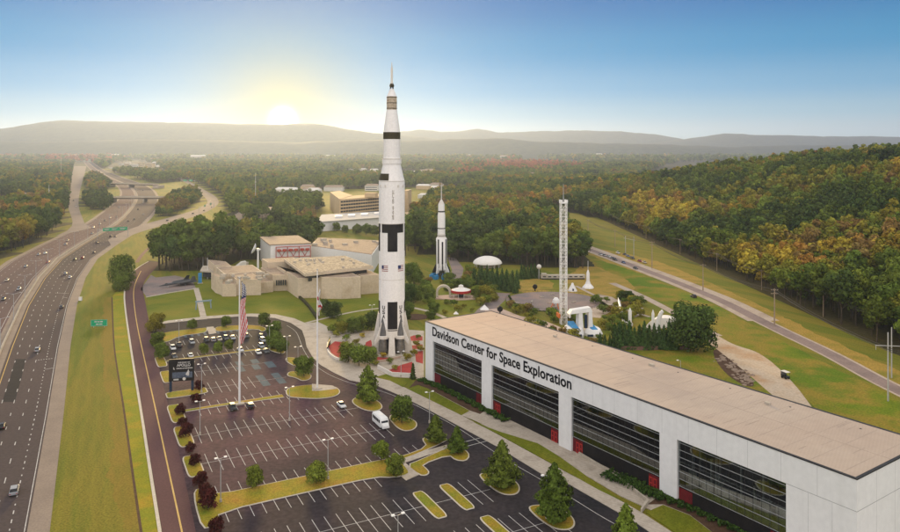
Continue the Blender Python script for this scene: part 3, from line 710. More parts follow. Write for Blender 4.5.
def crown_cone(seed, Ht, Rr, z0, n, ls, power=.8, belly=.12):
    rr = random.Random(seed); out = []
    for _ in range(n):
        t = 1-math.sqrt(rr.random()) if rr.random() < .75 else rr.random()
        z = z0+(Ht-z0)*t; a = rr.random()*6.283
        base = ((1-t)**power)*min(1, (t+.05)/belly*.5+.5)
        wob = .78+.20*math.sin(a*2+t*7+seed)+.20*math.sin(a*5-t*19+seed*2)+.16*math.sin(t*41+a*2)
        q = Rr*base*wob*(rr.uniform(.82,1.06) if rr.random() > .22 else rr.uniform(.3,.85))
        d = Vector((math.cos(a), math.sin(a), .35)); wob2 = .5+.5*math.sin(a*3+t*9+seed)
        out.append((Vector((math.cos(a)*q, math.sin(a)*q, z)), d+rdir(rr)*.6, ls*rr.uniform(.6,1.2), max(0, min(1, .25+.4*wob2+rr.uniform(-.2,.3)))))
    return out
def trunk_mesh(name, h, r, seed, limbs=4, top=None):
    rr = random.Random(seed); mb = MB(); top = top or h
    mb.tube((0,0,-.1), (rr.uniform(-.1,.1), rr.uniform(-.1,.1), h*.55), r*1.15, r*.85, 7)
    mb.tube((0,0,h*.55), (rr.uniform(-.3,.3), rr.uniform(-.3,.3), top), r*.85, r*.25, 6)
    for i in range(limbs):
        a = 6.283*i/max(1,limbs)+rr.uniform(-.4,.4); z = h*rr.uniform(.5,.8); l = (top-z)*rr.uniform(.6,.9)+h*.1
        mb.tube((0,0,z), (math.cos(a)*l*.75, math.sin(a)*l*.75, z+l*.75), r*.5, r*.12, 5)
    me = bpy.data.meshes.new(name); me.from_pydata(mb.v, [], mb.f); me.materials.append(M['bark']); return me
CR = {}; TR = {}
def kind(k, fn, tr): CR[k] = fn; TR[k] = tr
# kinds: unit meshes at true size
for i in range(4): kind(f'lot{i}', leaf_mesh('crown', crown_broad(20+i, 7.2, 3.35, .55, 3600, .52, 18, .95, -.75), LEAF), trunk_mesh('trunk', 3.2, .16, i, 4, 5.6))
for i in range(3): kind(f'red{i}', leaf_mesh('crown', crown_broad(40+i, 4.6, 2.3, .3, 2200, .42, 14, .95, -.8), LEAF), trunk_mesh('trunk', 1.6, .12, i, 4, 3.6))
for i in range(3): kind(f'cone{i}', leaf_mesh('crown', crown_cone(60+i, 11.5, 4.5, .9, 4600, .62, .64, .2), LEAF), trunk_mesh('trunk', 5, .2, i, 0, 10))
for i in range(2): kind(f'cyp{i}', leaf_mesh('crown', crown_cone(80+i, 10.8, 2.25, .1, 1900, .58, .6, .1), LEAF), trunk_mesh('trunk', 3, .15, i, 0, 7))
for i in range(3): kind(f'big{i}', leaf_mesh('crown', crown_broad(100+i, 17, 7.2, 3.2, 3600, 1.05, 20), LEAF), trunk_mesh('trunk', 8, .42, i, 6, 14))
for i in range(2): kind(f'oak{i}', leaf_mesh('crown', crown_broad(120+i, 17, 8.2, .6, 7000, .95, 26, 1.0, -.85), LEAF), trunk_mesh('trunk', 5, .5, i, 6, 13))
for i in range(5): kind(f'wood{i}', leaf_mesh('crown', crown_broad(130+i, 17+i%3, 5.0+.4*(i%2), 5.0 if i%2 else 3.2, 1300, 1.15, 13), LEAF), trunk_mesh('trunk', 9, .28, i, 4, 15))
for i in range(3): kind(f'bush{i}', leaf_mesh('crown', crown_broad(160+i, 2.6, 1.7, .15, 700, .36, 9), LEAF), trunk_mesh('trunk', .8, .07, i, 4, 1.8))
CNT = {}
def tree(kd, loc, col, label, name='tree', cat='tree', s=1.0, sz=None, group=None, z=None):
    r = empty(name, label, cat, (loc[0], loc[1], hill(*loc) if z is None else z), R.uniform(0, 6.28), group)
    r.scale = (s, s, sz or s)
    c = bpy.data.objects.new('crown', CR[kd]); COL.objects.link(c); c.parent = r
    j = R.uniform(.85, 1.15); c.color = (col[0]*j*R.uniform(.93,1.07), col[1]*j, col[2]*j, 1)
    t = bpy.data.objects.new('trunk', TR[kd]); COL.objects.link(t); t.parent = r
    return r
DG = (.09,.122,.020); MG = (.13,.165,.024); OL = (.19,.175,.024); OR = (.30,.165,.034); YE = (.36,.28,.034); RB = (.33,.12,.055); DK = (.052,.078,.018); CY = (.05,.088,.024); RED = (.062,.016,.014); BR = (.18,.122,.036); GO = (.29,.20,.028)
ORD = ['first','second','third','fourth','fifth','sixth','seventh','eighth','ninth','tenth','eleventh','twelfth','thirteenth','fourteenth','fifteenth','sixteenth','seventeenth','eighteenth','nineteenth','twentieth','twenty-first','twenty-second','twenty-third','twenty-fourth']

NAMES0 = {DG:'green', MG:'fresh green', OL:'olive green', BR:'brownish'}
# dark red trees in the row along the service road, from the billboard towards the camera
red_px = [(199,390),(196.5,404),(179.8,415),(182.5,427),(186,437),(190,453.5),(195,466),(200.5,487),(205,499),(208,509),(216,535)]
lab = ['dark red shrubby tree under the right leg of the black billboard','dark red tree just below the billboard island, beside the grass strip','dark red tree at the top of the island below the billboard'] + [f'dark red tree, {ORD[i]} one below the billboard along the service road' for i in range(3,11)]
for i, (p, l) in enumerate(zip(red_px, lab)): tree(f'red{i%3}', G(*p), RED, l, 'red_leaf_tree', s=R.uniform(.58,.82)*(1.12 if i > 6 else 1), group='dark red trees along the service road', z=.18)
# green trees along the same edge and in the lot
for p, kd, s, c, l in [((157,347),'lot0',.82,DG,'rounded dark green tree at the top left corner of the car park'),
    ((162,359),'lot1',.84,DG,'rounded dark green tree second down the left edge of the car park'),
    ((192,329.3),'lot2',.62,DG,'small green tree on the strip left of the paved crossing'),
    ((226,327.8),'lot3',.74,DG,'pointed green tree on the strip right of the paved crossing'),
    ((264,326.5),'lot0',.86,DG,'green tree at the right end of the strip by the curved drive'),
    ((204,354.5),'lot1',.58,MG,'left one of three small trees behind the narrow grass strip'),
    ((218,352.5),'lot2',.58,MG,'middle one of three small trees behind the narrow grass strip'),
    ((229,350.8),'lot3',.58,MG,'right one of three small trees behind the narrow grass strip'),
    ((274,338),'lot1',.96,DG,'dark green tree at the inner bend of the curved drive, upper of two'),
    ((275,348.5),'lot2',1.0,DG,'dark green tree at the inner bend of the curved drive, lower of two'),
    ((281,354.5),'lot3',.82,DG,'green tree on the island beside the two pale cars'),
    ((304,376.5),'lot0',1.02,DG,'round green tree on the island left of the plain white flagpole'),
    ((255,487.5),'lot1',.62,MG,'small green tree toward the left of the long grass median'),
    ((316.5,483.5),'lot2',.72,MG,'green tree at the middle of the long grass median'),
    ((381,461),'lot3',.66,MG,'green tree near the right end of the grass median, behind another'),
    ((394.5,476),'lot0',.72,MG,'green tree at the right tip of the grass median by the paved crossing'),
    ((401.5,423),'lot1',1.06,DG,'round green tree on the island behind the white bus'),
    ((435.5,443),'cone1',.68,DG,'conical green tree on the island by the paved path'),
    ((457,453.5),'cone2',.62,DG,'conical green tree just right of the paved path'),
    ((368,402.5),'cone0',1.0,MG,'tall conical green tree on the island below the tall rocket'),
    ((502,487.5),'cone1',.98,DG,'large conical green tree on the island opposite the lawn strip'),
    ((554.5,520),'cone2',1.02,DG,'large conical dark tree beside a lamp post near the bottom edge'),
    ((626,558),'cone0',.86,MG,'conical tree cut off by the bottom edge below the ramp'),
    ((155.5,331.5),'oak0',.47,OL,'broad olive tree where the service road meets the curved drive')]:
    tree(kd, G(*p), c, l, 'parking_tree' if 'cone' not in kd else 'conical_tree', s=s*R.uniform(.97,1.08), sz=s*R.uniform(.95,1.06), group='trees in the car park', z=.18 if kd != 'oak0' else 0)
tree('oak0', G(121,287), DG, 'large dark round tree standing alone on the verge by the service road', 'oak_tree', s=.92, sz=1.08)
tree('oak1', G(120,291), DG, 'smaller dark tree just in front of the lone verge tree', 'oak_tree', s=.55)
tree('oak1', G(689,349), DK, 'huge dark green tree at the end of the cypress row', 'oak_tree', s=1.18, sz=1.1)
# round the tall rocket
for p, kd, s, c, l in [((334,318),'lot0',1.1,DK,'dark round tree on the lawn, left of a pair by the garden path'),
    ((326,315),'lot1',1.05,DK,'dark round tree on the lawn nearest the plain flagpole'),
    ((354,333),'lot2',1.0,DG,'green bushy tree behind the red plaza on the left'),
    ((342,334),'lot3',.8,OL,'olive bushy tree behind the left red paving'),
    ((361,331),'lot0',.95,DG,'green bushy tree left of the tall rocket base'),
    ((371,330),'lot1',1.15,DK,'dark tree touching the left side of the tall rocket base'),
    ((348.5,361.5),'lot2',1.05,MG,'left one of three green trees in front of the red plaza'),
    ((359,366),'lot3',1.1,MG,'middle one of three green trees in front of the red plaza'),
    ((369.5,364.5),'lot1',.95,MG,'right one of three green trees in front of the red plaza'),
    ((413,379),'cyp0',.52,DK,'small dark columnar tree by the corner of the long building'),
    ((407,305),'lot1',1.5,DK,'dark tree touching the right side of the tall rocket'),
    ((414,284),'oak0',.74,DG,'big dark tree right of the tall rocket, behind the garden path'),
    ((415,302),'lot2',1.25,DG,'dark green tree below the big one right of the tall rocket'),
    ((434,314),'lot0',.85,DG,'upper one of two small trees above the roof corner'),
    ((431,321),'lot3',.72,DG,'lower one of two small trees above the roof corner'),
    ((405,321),'lot3',.95,DK,'dark tree beside the mulch bed right of the tall rocket'),
    ((409,313),'lot2',.8,DG,'small tree on the lawn between rocket and garden path')]:
    tree(kd, G(*p), c, l, 'garden_tree', s=s, group='garden trees round the tall rocket')
for p, s, c, l in [((383,358),.8,YE,'yellow shrub in front of the left rocket engine'),((395,370),.7,OL,'olive shrub on the red paving, near the lamp post'),((407,361),1.1,OL,'yellow green shrub right of the rocket base'),((417,347),.9,OL,'small olive shrub beside the building corner'),((344,348),1.0,OL,'olive shrub at the left of the red paving'),((362,338),.8,YE,'yellowish shrub behind the left red paving'),((418,339),.7,MG,'green shrub right of the plaza by the rear red paving'),((338,329),1.2,DG,'green shrub along the rear plaza wall')]:
    tree('bush%d' % R.randrange(3), G(*p), c, l, 'shrub', 'shrub', s=s, group='shrubs on the rocket plaza', z=.1)
for i, (px_, py_, s_, c_) in enumerate([(424,287,.85,DG),(429,301,.8,DG),(447,304,.5,MG),(452,287.5,.95,DG),(460,287,1.0,DG),(475,295,.8,DG),(493,301,.9,OL),(425,293,1.0,DG),(448,291,.85,MG),(466,286,.9,MG)]):
    tree(f'lot{i%4}', G(px_, py_), c_, f'low green bush-like tree near the smaller rocket, {ORD[i]} of the loose clump', 'park_tree', s=s_, sz=s_*.72, group='bushy trees below the smaller rocket')
rr_ = random.Random(55); spots = []
PARK = GL([(424,283),(446,264),(470,268),(505,285),(506,292),(486,306),(470,318),(440,322),(425,312)]); PARK2 = GL([(586,304),(612,296),(640,304),(650,318),(615,334),(598,322)])
KEEPOUT = [GL([(446,256),(464,256),(464,282),(446,282)]), GL([(433,286),(480,286),(480,304),(433,304)]), GL([(430,273),(453,273),(453,284),(430,284)]), GL([(484,322),(476,318),(500,290),(508,294)])]
PARK3 = GL([(506,304),(520,311),(548,316),(575,312),(592,318),(575,325),(545,322),(515,316)])
while len(spots) < 92:
    P_ = PARK if len(spots) < 36 else PARK2 if len(spots) < 66 else PARK3
    q = (rr_.uniform(min(p[0] for p in P_), max(p[0] for p in P_)), rr_.uniform(min(p[1] for p in P_), max(p[1] for p in P_)))
    if inside(q, P_) and not any(inside(q, k_) for k_ in KEEPOUT): spots.append(q)
for i, q in enumerate(spots):
    c_ = rr_.choice((DG,MG,OL,DG,OL,BR))
    tree(f'bush{i%3}', q, c_, f'{NAMES0[c_]} shrub in the loose planting {"round the smaller rocket" if i < 36 else "of the rocket garden by the white ride" if i < 66 else "along the front of the round plaza"}', 'shrub', 'shrub', s=rr_.uniform(.8,1.9), group=f'shrubs {"round the smaller rocket" if i < 36 else "in the rocket garden" if i < 66 else "in front of the round plaza"}')
for i, (px_, py_, s_, c_) in enumerate([(336,337,1.1,OL),(346,341,1.0,MG),(356,345,.9,OL),(331,333,1.3,MG),(349,329,1.4,DG),(356,327,1.3,MG),(340,326,1.2,DG),(390,364,.8,MG),(414,356,.9,OL),(400,348.5,.8,MG),(421,352,.9,OL),(341,355,.9,BR),(366,355,.8,OL),(376,366,.7,OL)]):
    tree(f'bush{i%3}', G(px_, py_), c_, f'leafy bush on the plaza garden round the tall rocket, {ORD[i]} of fourteen', 'shrub', 'shrub', s=s_, group='bushes round the rocket plaza', z=.1)
for i, (px_, py_, s_) in enumerate(((337,231,.8),(345,233,.7),(357,234,.9),(366,235,1.0),(374,235.5,.9),(385,236,.8))):
    tree(f'lot{i%4}', G(px_, py_), DG, f'green tree in the row before the long pale shed, {ORD[i]} from the left', 'park_tree', s=s_*1.5, group='trees before the long pale shed')
# cypress block behind the carousel pavilion and row behind the roof
k = 0
for r_, (a, b, n, sc_) in enumerate((((474.5,285),(515.5,293),9,.92), ((482,281.5),(517,288.5),8,.92), ((521,279),(538.5,278.2),6,.82))):
    for i in range(n):
        t = i/(n-1); p = (a[0]+(b[0]-a[0])*t+R.uniform(-.5,.5), a[1]+(b[1]-a[1])*t+R.uniform(-.3,.3))
        tree(f'cyp{i%2}', G(*p), CY, f'dark columnar evergreen, {ORD[i]} from the left in the {["front","middle","rear right"][r_]} row below the dome', 'cypress_tree', s=R.uniform(.85,1.1)*sc_, sz=R.uniform(.88,1.12)*sc_, group='evergreens below the white dome')
for i in range(16):
    t = i/15; p = (600+t*74, 349.5+R.uniform(-.5,.5)-2*t*(1-t))
    tree(f'cyp{i%2}', G(*p), CY, f'dark pointed evergreen, {ORD[i]} from the left in the row behind the pale roof', 'cypress_tree', s=R.uniform(.82,1.05)*(.6 if i < 3 else 1), group='evergreens behind the pale roof')
for p, s, kd, c, l in [((449,285),1.2,'lot0',DG,'broad green tree left of the small carousel pavilion'),((429,297),1.05,'lot1',MG,'broad green tree below the striped smaller rocket'),((431,304),.6,'lot2',MG,'bushy tree below and left of the carousel pavilion'),((486,300),1.3,'lot3',OL,'pale green round tree right of the carousel pavilion'),((478.5,299),1.15,'lot1',MG,'round tree touching the right side of the carousel pavilion'),((469,287),1.0,'lot2',DG,'bushy tree behind the carousel pavilion'),
                       ((622.5,300),.85,'lot0',DK,'left one of two dark small trees in the rocket garden'),((629.5,300.5),.8,'lot1',DK,'right one of two dark small trees in the rocket garden')]:
    tree(kd, G(*p), c, l, 'park_tree', s=s, sz=s*.85, group='trees in the rocket park')
for i, p in enumerate([(530,326),(541,330),(553,333),(536,333),(548,337),(563,336),(573,340),(600,341),(611,312),(604,330),(612,334),(592,345)]):
    tree('bush%d' % (i%3), G(*p), [OL,DG,BR][i%3], f'low planting clump, {ORD[i]} behind the pale roof', 'shrub', 'shrub', s=R.uniform(1.0,1.9), group='shrubs behind the pale roof')

# hedges: clipped rows of leaves along the beds
def hedge(label, pts, w, h, col, dens=48):
    P = resample(GL(pts), 60); out = []; rr = random.Random(5)
    L = sum(math.hypot(b[0]-a[0], b[1]-a[1]) for a, b in zip(P, P[1:]))
    for _ in range(int(L*w*dens)):
        q = rr.random()*58.9; i = int(q); t = q-i
        p = (P[i][0]+(P[i+1][0]-P[i][0])*t, P[i][1]+(P[i+1][1]-P[i][1])*t); n = offset([P[i],P[i+1]], 1)[0]
        o = rr.uniform(-.5,.5)*w*(.75+.35*math.sin(q*1.3))
        nx_, ny_ = n[0]-P[i][0], n[1]-P[i][1]
        hh = h*(.72+.35*mnoise.noise(Vector((p[0]*.6, p[1]*.6, 1))))
        z = .2+hh*rr.uniform(.35,1)
        out.append((Vector((p[0]+nx_*o, p[1]+ny_*o, z)), Vector((0,0,.8))+rdir(rr)*.8, rr.uniform(.3,.62), rr.random()))
    me = leaf_mesh('hedge', out, LEAF); o = bpy.data.objects.new('hedge', me); COL.objects.link(o); o.color = (*col, 1)
    tag(o, label, 'hedge')
hedge('low dark green hedge sloping down from the building corner', [(420,380.5),(440,388.5),(462,399.5),(484,410.5),(506,422.5)], 3.2, 1.1, (.045,.085,.016))
hedge('wide dark green hedge below the ramp wall', [(606,475.5),(630,485),(652,495),(664,499)], 5.0, 1.4, (.04,.075,.016))
hedge('long dark green hedge at the foot of the last glass bays', [(660,497),(690,507),(735,528),(790,560)], 5.2, 1.3, (.04,.075,.016))
hedge('thin dark hedge curving round the round plaza', [(509,297),(512,303),(520,308.5),(535,312),(549,313.2)], 1.0, 1.2, (.03,.05,.014), 30)

# ------------------------------------------------------------------ woods
inds = []; masses = []
def colour_at(x, y, rr, zone):
    n = mnoise.noise(Vector((x*.011, y*.008, 2.0)))*.66+mnoise.noise(Vector((x*.05, y*.04, 5.0)))*.34
    v = n*1.45+rr.uniform(-.16,.16)
    px = 450+x*F/y; py = YH+F*H/y
    if zone == 'hill':
        w = smooth((px-640)/160.)*.07-.01+.22*smooth((px-800)/80.)*smooth((py-318)/20.)
        v += w
        c = DK if v < -.26 else DG if v < .0 else MG if v < .1 else OL if v < .34 else BR if v < .42 else GO if v < .54 else OR if v < .6 else YE
    elif zone == 'left':
        v += .24*smooth((py-212)/22.)
        c = DK if v < -.15 else DG if v < .14 else OL if v < .34 else BR if v < .50 else GO if v < .6 else OR
    elif zone == 'grove':
        c = DK if v < -.3 else DG if v < .02 else OL if v < .26 else BR
    elif zone == 'centre':
        v += .22*smooth((y-560)/200.)-.12
        c = DK if v < -.2 else DG if v < .1 else OL if v < .34 else BR if v < .5 else GO if v < .62 else OR
    else:
        v2 = mnoise.noise(Vector((x*.0034+11, y*.0022, 8.0)))
        red = max(math.exp(-((px-78)/42.)**2-((py-160)/6.)**2), math.exp(-((px-10)/18.)**2-((py-157)/4.)**2), math.exp(-((px-520)/60.)**2-((py-168)/6.)**2), .7*math.exp(-((px-465)/22.)**2-((py-176)/6.)**2))
        if red > rr.uniform(.25,.9): c = RB
        else: c = DK if v < -.34 else DG if v < -.02 else MG if v < .26 else OL if v < .5 else BR if v < .62 else GO
    return c
def fill(P, sp, zone, ymin, ymax, keep=None, s0=1.0, openp=()):
    rr = random.Random(hash(zone) % 1000 if False else len(P)*7+int(sp*10))
    xs = [p[0] for p in P]; ys = [p[1] for p in P]
    y = max(ymin, min(ys)); out = []
    while y < min(ymax, max(ys)):
        x = min(xs)
        while x < max(xs):
            q = (x+rr.uniform(-.45,.45)*sp, y+rr.uniform(-.45,.45)*sp)
            if inside(q, P) and not any(inside(q, o) for o in openp) and (keep is None or keep(*q)):
                s = s0*(rr.uniform(.62,1.12) if rr.random() < .75 else rr.uniform(1.1,1.35)); out.append((q[0], q[1], s, s*rr.uniform(.85,1.15), rr, zone))
            x += sp
        y += sp*.87
    return out
hillP = [(edge_x(y)+3, y) for y in range(215, 1650, 25)]+[(edge_x(y)+max(60, y*.68-edge_x(y)+30), y) for y in range(1645, 215, -25)]
pts = []
pts += [(*q,) for q in fill(hillP, 7.6, 'hill', 215, 1650)]
nhill = len(pts)
pts += fill(W_LEFT, 8.4, 'left', 0, 6000, None, .92, ()) if False else [q for q in fill(W_LEFT, 8.4, 'left', 0, 1500)]+[q for q in fill(W_LEFT, 13, 'left', 1500, 5200, None, 1.25)]
road_left = [GL([(-60,200.3),(36,196.8),(37,206),(-60,210.5)]), GL([(8,183),(44,180),(44,184),(8,187.5)])]
pts = [q for q in pts if not any(inside((q[0], q[1]), r) for r in road_left)]
pts += fill(W_ISL1, 7.5, 'left', 0, 9999, None, .62)+fill(W_ISL2, 8, 'left', 0, 9999, None, .7)+fill(W_ISL3, 7.5, 'grove', 0, 9999, None, .62)
pts += fill(W_GROVE1, 7.6, 'grove', 0, 9999, None, 1.28)+fill(W_GROVE2, 7.6, 'grove', 0, 9999, None, 1.05)+fill(W_GROVE3, 7.0, 'grove', 0, 9999, None, .62)
pts += fill(W_CENTRE, 7.8, 'centre', 0, 2000, None, 1.0)
mid = []
mid += fill(W_MID, 9.5, 'mid', 700, 1500, lambda x, y: not open_town(x, y), .95, OPEN_MID)
mid += fill(W_MID, 15, 'mid', 1500, 2600, lambda x, y: not open_town(x, y), 1.25, OPEN_MID)
mid += fill(W_MID, 23, 'mid', 2600, 4600, lambda x, y: not open_town(x, y), 1.6, OPEN_MID)
mid += fill([(-9000,4500),(9000,4500),(9000,6700),(-9000,6700)], 48, 'mid', 4500, 6700, lambda x, y: abs(x) < y*.75 and not open_town(x, y), 2.6)
mid += fill([(-3500,1850),(-900,1850),(-1400,4600),(-3500,4600)], 26, 'mid', 1850, 4600, lambda x, y: x < (20-450)*y/F and x > -.75*y, 1.6)
def pick_front(q): return math.hypot(q[0], q[1])
# the ones that show largest become things of their own
zones = {'hill':118, 'left':58, 'grove':52, 'centre':36}
chosen = set()
vis = lambda q: abs(q[0]) < q[1]*.66
for zn, n in zones.items():
    c = sorted([i for i, q in enumerate(pts) if q[5] == zn and vis(q)], key=lambda i: pick_front(pts[i]))
    chosen |= set(c[:n])
NAMES = {DK:'dark green', DG:'green', MG:'fresh green', OL:'olive green', BR:'brownish', OR:'orange', GO:'golden', YE:'golden yellow', RB:'reddish'}
PLACE = {'hill':'at the front edge of the wooded hill on the right','left':'in the wood left of the slip road','grove':'in the groves behind the museum','centre':'in the wood behind the white dome'}
far = []
for i, q in enumerate(pts):
    c = colour_at(q[0], q[1], q[4], q[5])
    if i in chosen:
        t = tree(f'wood{i%5}', (q[0], q[1]), c, f'{NAMES[c]} tree {PLACE[q[5]]}', 'forest_tree', s=q[2], sz=q[3], group='trees ' + PLACE[q[5]])
    else: far.append((q, c))
for q in mid: far.append((q, colour_at(q[0], q[1], q[4], q[5])))

# everything else: one mass of instanced crowns
srcs = []
FARCOL = bpy.data.collections.new('far_crowns')
for i in range(6):
    big = i < 4
    me = leaf_mesh('far_crown', crown_broad(200+i, 17+i%3, 5.1+.5*(i%2), 3.0, 520, 1.7, 10), LEAF_I)
    tm = trunk_mesh('far_trunk', 8, .28, i, 0, 13)
    bm = bmesh.new(); bm.from_mesh(me); nf = len(bm.faces); bm.from_mesh(tm); bm.to_mesh(me); bm.free()
    me.materials.append(M['bark'])
    mi = [0]*nf+[1]*(len(me.polygons)-nf); me.polygons.foreach_set('material_index', mi)
    o = bpy.data.objects.new('far_crown', me); FARCOL.objects.link(o); srcs.append(o)
def mass(name, label, items):
    me = bpy.data.meshes.new(name); me.from_pydata([(q[0], q[1], hill(q[0], q[1])-.3) for q, c in items], [], [])
    n = len(items)
    a = me.attributes.new('scl', 'FLOAT_VECTOR', 'POINT'); a.data.foreach_set('vector', [v for q, c in items for v in (q[2], q[2], q[3]*(.8 if q[2] > 1.3 else 1))])
    a = me.attributes.new('rot', 'FLOAT_VECTOR', 'POINT'); a.data.foreach_set('vector', [v for q, c in items for v in (0, 0, R.uniform(0, 6.28))])
    a = me.attributes.new('vid', 'INT', 'POINT'); a.data.foreach_set('value', [R.randrange(6) for _ in items])
    a = me.attributes.new('tcol', 'FLOAT_COLOR', 'POINT')
    cc = []
    for q, c in items:
        j = R.uniform(.75, 1.2); cc += [c[0]*j*R.uniform(.92,1.08), c[1]*j, c[2]*j, 1]
    a.data.foreach_set('color', cc)
    o = bpy.data.objects.new(name, me); COL.objects.link(o); tag(o, label, None, None, 'stuff')
    ng = bpy.data.node_groups.new(name+'_scatter', 'GeometryNodeTree')
    ng.interface.new_socket('Geometry', in_out='INPUT', socket_type='NodeSocketGeometry')
    ng.interface.new_socket('Geometry', in_out='OUTPUT', socket_type='NodeSocketGeometry')
    N = ng.nodes; L = ng.links
    gi = N.new('NodeGroupInput'); go = N.new('NodeGroupOutput')
    ip = N.new('GeometryNodeInstanceOnPoints'); ip.inputs['Pick Instance'].default_value = True
    ci = N.new('GeometryNodeCollectionInfo'); ci.inputs['Collection'].default_value = FARCOL; ci.inputs['Separate Children'].default_value = True; ci.inputs['Reset Children'].default_value = True
    def named(nm, ty):
        k = N.new('GeometryNodeInputNamedAttribute'); k.data_type = ty; k.inputs['Name'].default_value = nm
        return k.outputs['Attribute']
    mp = N.new('GeometryNodeMeshToPoints')
    L.new(gi.outputs[0], mp.inputs[0]); L.new(mp.outputs[0], ip.inputs['Points'])
    L.new(ci.outputs[0], ip.inputs['Instance']); L.new(named('vid', 'INT'), ip.inputs['Instance Index'])
    er = N.new('FunctionNodeEulerToRotation'); L.new(named('rot', 'FLOAT_VECTOR'), er.inputs[0]); L.new(er.outputs[0], ip.inputs['Rotation'])
    L.new(named('scl', 'FLOAT_VECTOR'), ip.inputs['Scale'])
    L.new(ip.outputs[0], go.inputs[0])
    md = o.modifiers.new('scatter', 'NODES'); md.node_group = ng
    return o
hill_items = [f for f in far if f[0][5] == 'hill']; val_items = [f for f in far if f[0][5] != 'hill']
mass('hill_forest', 'autumn wood covering the hill on the right', hill_items)
mass('valley_forest', 'hazy woods filling the valley out to the ridges', val_items)
print('TREES', len(chosen), len(hill_items), len(val_items))
# ------------------------------------------------------------------ text
def text_mesh(body, mats, name, parent, M4, width=None, height=None, depth=.12, bold=.02, vertical=False, space=1.0):
    cu = bpy.data.curves.new('t', 'FONT'); cu.body = body; cu.size = 1; cu.extrude = .02; cu.offset = bold; cu.space_character = space
    cu.align_x = 'CENTER' if vertical else 'LEFT'
    if vertical: cu.space_line = .9
    cu.resolution_u = 4
    o = bpy.data.objects.new('t', cu); COL.objects.link(o)
    bpy.context.view_layer.update()
    dg = bpy.context.evaluated_depsgraph_get()
    me = bpy.data.meshes.new_from_object(o.evaluated_get(dg)); bpy.data.objects.remove(o); bpy.data.curves.remove(cu)
    xs = [v.co.x for v in me.vertices]; ys = [v.co.y for v in me.vertices]
    x0, x1, y0, y1 = min(xs), max(xs), min(ys), max(ys)
    kx = width/(x1-x0) if width else None; ky = height/(y1-y0) if height else None
    kx = kx or ky; ky = ky or kx
    for v in me.vertices:
        z = depth if v.co.z > 0 else 0
        v.co = M4 @ Vector(((v.co.x-x0)*kx, (v.co.y-y0)*ky, z))
    me.materials.clear(); me.materials.append(mats)
    me.name = name
    ob = bpy.data.objects.new(name, me); COL.objects.link(ob); ob.parent = parent
    return ob
def frame(o, xaxis, zaxis):        # matrix: x along the writing, y up the letters, z out of the wall
    x = Vector(xaxis).normalized(); z = Vector(zaxis).normalized(); y = z.cross(x)
    m = Matrix((x, y, z)).transposed().to_4x4(); m.translation = Vector(o); return m

# ------------------------------------------------------------------ the long building
C0 = (-8.45, 246.66); C1 = (72.37, 128.2); BL = 143.4
D = (.5636, -.826); NB = (.826, .5636)             # along the front, into the building
def FB(s, t=0.0): return (C0[0]+D[0]*s+NB[0]*t, C0[1]+D[1]*s+NB[1]*t)
BW = 28.4; BH = 20.2; WT = 14.35
dv = empty('exhibition_hall', 'long white exhibition hall with tall glass bays and black roof-edge lettering', 'building', (*C0, 0))
def loc(p): return (p[0]-C0[0], p[1]-C0[1])
def bprism(mb, s0, s1, t0, t1, z0, z1, mi=0): mb.prism([loc(FB(s0,t0)), loc(FB(s1,t0)), loc(FB(s1,t1)), loc(FB(s0,t1))], z0, z1, mi)
bays = [(4.8,32.1),(37.0,66.3),(71.0,99.7),(104.5,130.1)]
mb = MB()
bprism(mb, 0, BL, 0, 1.2, WT, BH-.15)                # fascia
prev = 0.0
for a, b in bays+[(BL, BL)]:
    bprism(mb, prev, a, 0, 1.2, 0, WT-.001); prev = b
bprism(mb, BL-.6, BL, 1.2, BW, 0, WT); bprism(mb, BL-.6, BL, 1.2, BW, WT+.03, BH-.15)
bprism(mb, 0, .6, 1.2, BW, 0, BH-.15); bprism(mb, .6, BL-.6, BW-.6, BW, 0, BH-.15)
mb.build('wall', M['panel'], dv)
mb = MB()        # recessed joints
bprism(mb, 130.1, BL+.012, -.012, 0, WT-.04, WT+.05); bprism(mb, BL, BL+.012, 0, BW, WT-.04, WT+.05)
for s in (36.4,):
    pass
M['joint'] = mat('panel_joint', [(.34,.335,.33)], 1)
for k in range(1, 20):
    s = k*7.17
    bprism(mb, s-.02, s+.02, -.006, 0, WT+.06, BH-.2)
for k in range(1, 4): bprism(mb, BL, BL+.006, k*7.1-.02, k*7.1+.02, .2, BH-.2)
for s in (134.5, 139): bprism(mb, s-.02, s+.02, -.006, 0, .2, WT-.06)
mb.build('panel_joints', M['joint'], dv)
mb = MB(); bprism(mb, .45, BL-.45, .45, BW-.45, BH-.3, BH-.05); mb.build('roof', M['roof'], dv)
mb = MB()
bprism(mb, -.12, BL+.12, -.12, .5, BH-.14, BH+.06); bprism(mb, -.12, BL+.12, BW-.5, BW+.12, BH-.14, BH+.02)
bprism(mb, BL-.5, BL+.12, .5, BW-.5, BH-.14, BH+.06); bprism(mb, -.12, .5, .5, BW-.5, BH-.14, BH+.02)
mb.build('roof_coping', M['darksteel'], dv)
mb = MB()      # roof seams and patches
rr = random.Random(3)
for k in range(26):
    s = rr.uniform(60, 140); t = rr.uniform(2, 22); l = rr.uniform(2, 6)
    bprism(mb, s, s+rr.uniform(.15,.35), t, t+l, BH-.049, BH-.04)
for k in range(1, 24): bprism(mb, k*6.1, k*6.1+.12, .6, BW-.6, BH-.049, BH-.041)
bprism(mb, .6, BL-.6, 13.9, 14.05, BH-.049, BH-.035)
mb.build('roof_seams', M['joint'] if False else mat('roof_seam', [(.42,.34,.275),(.30,.245,.2)], .2), dv)
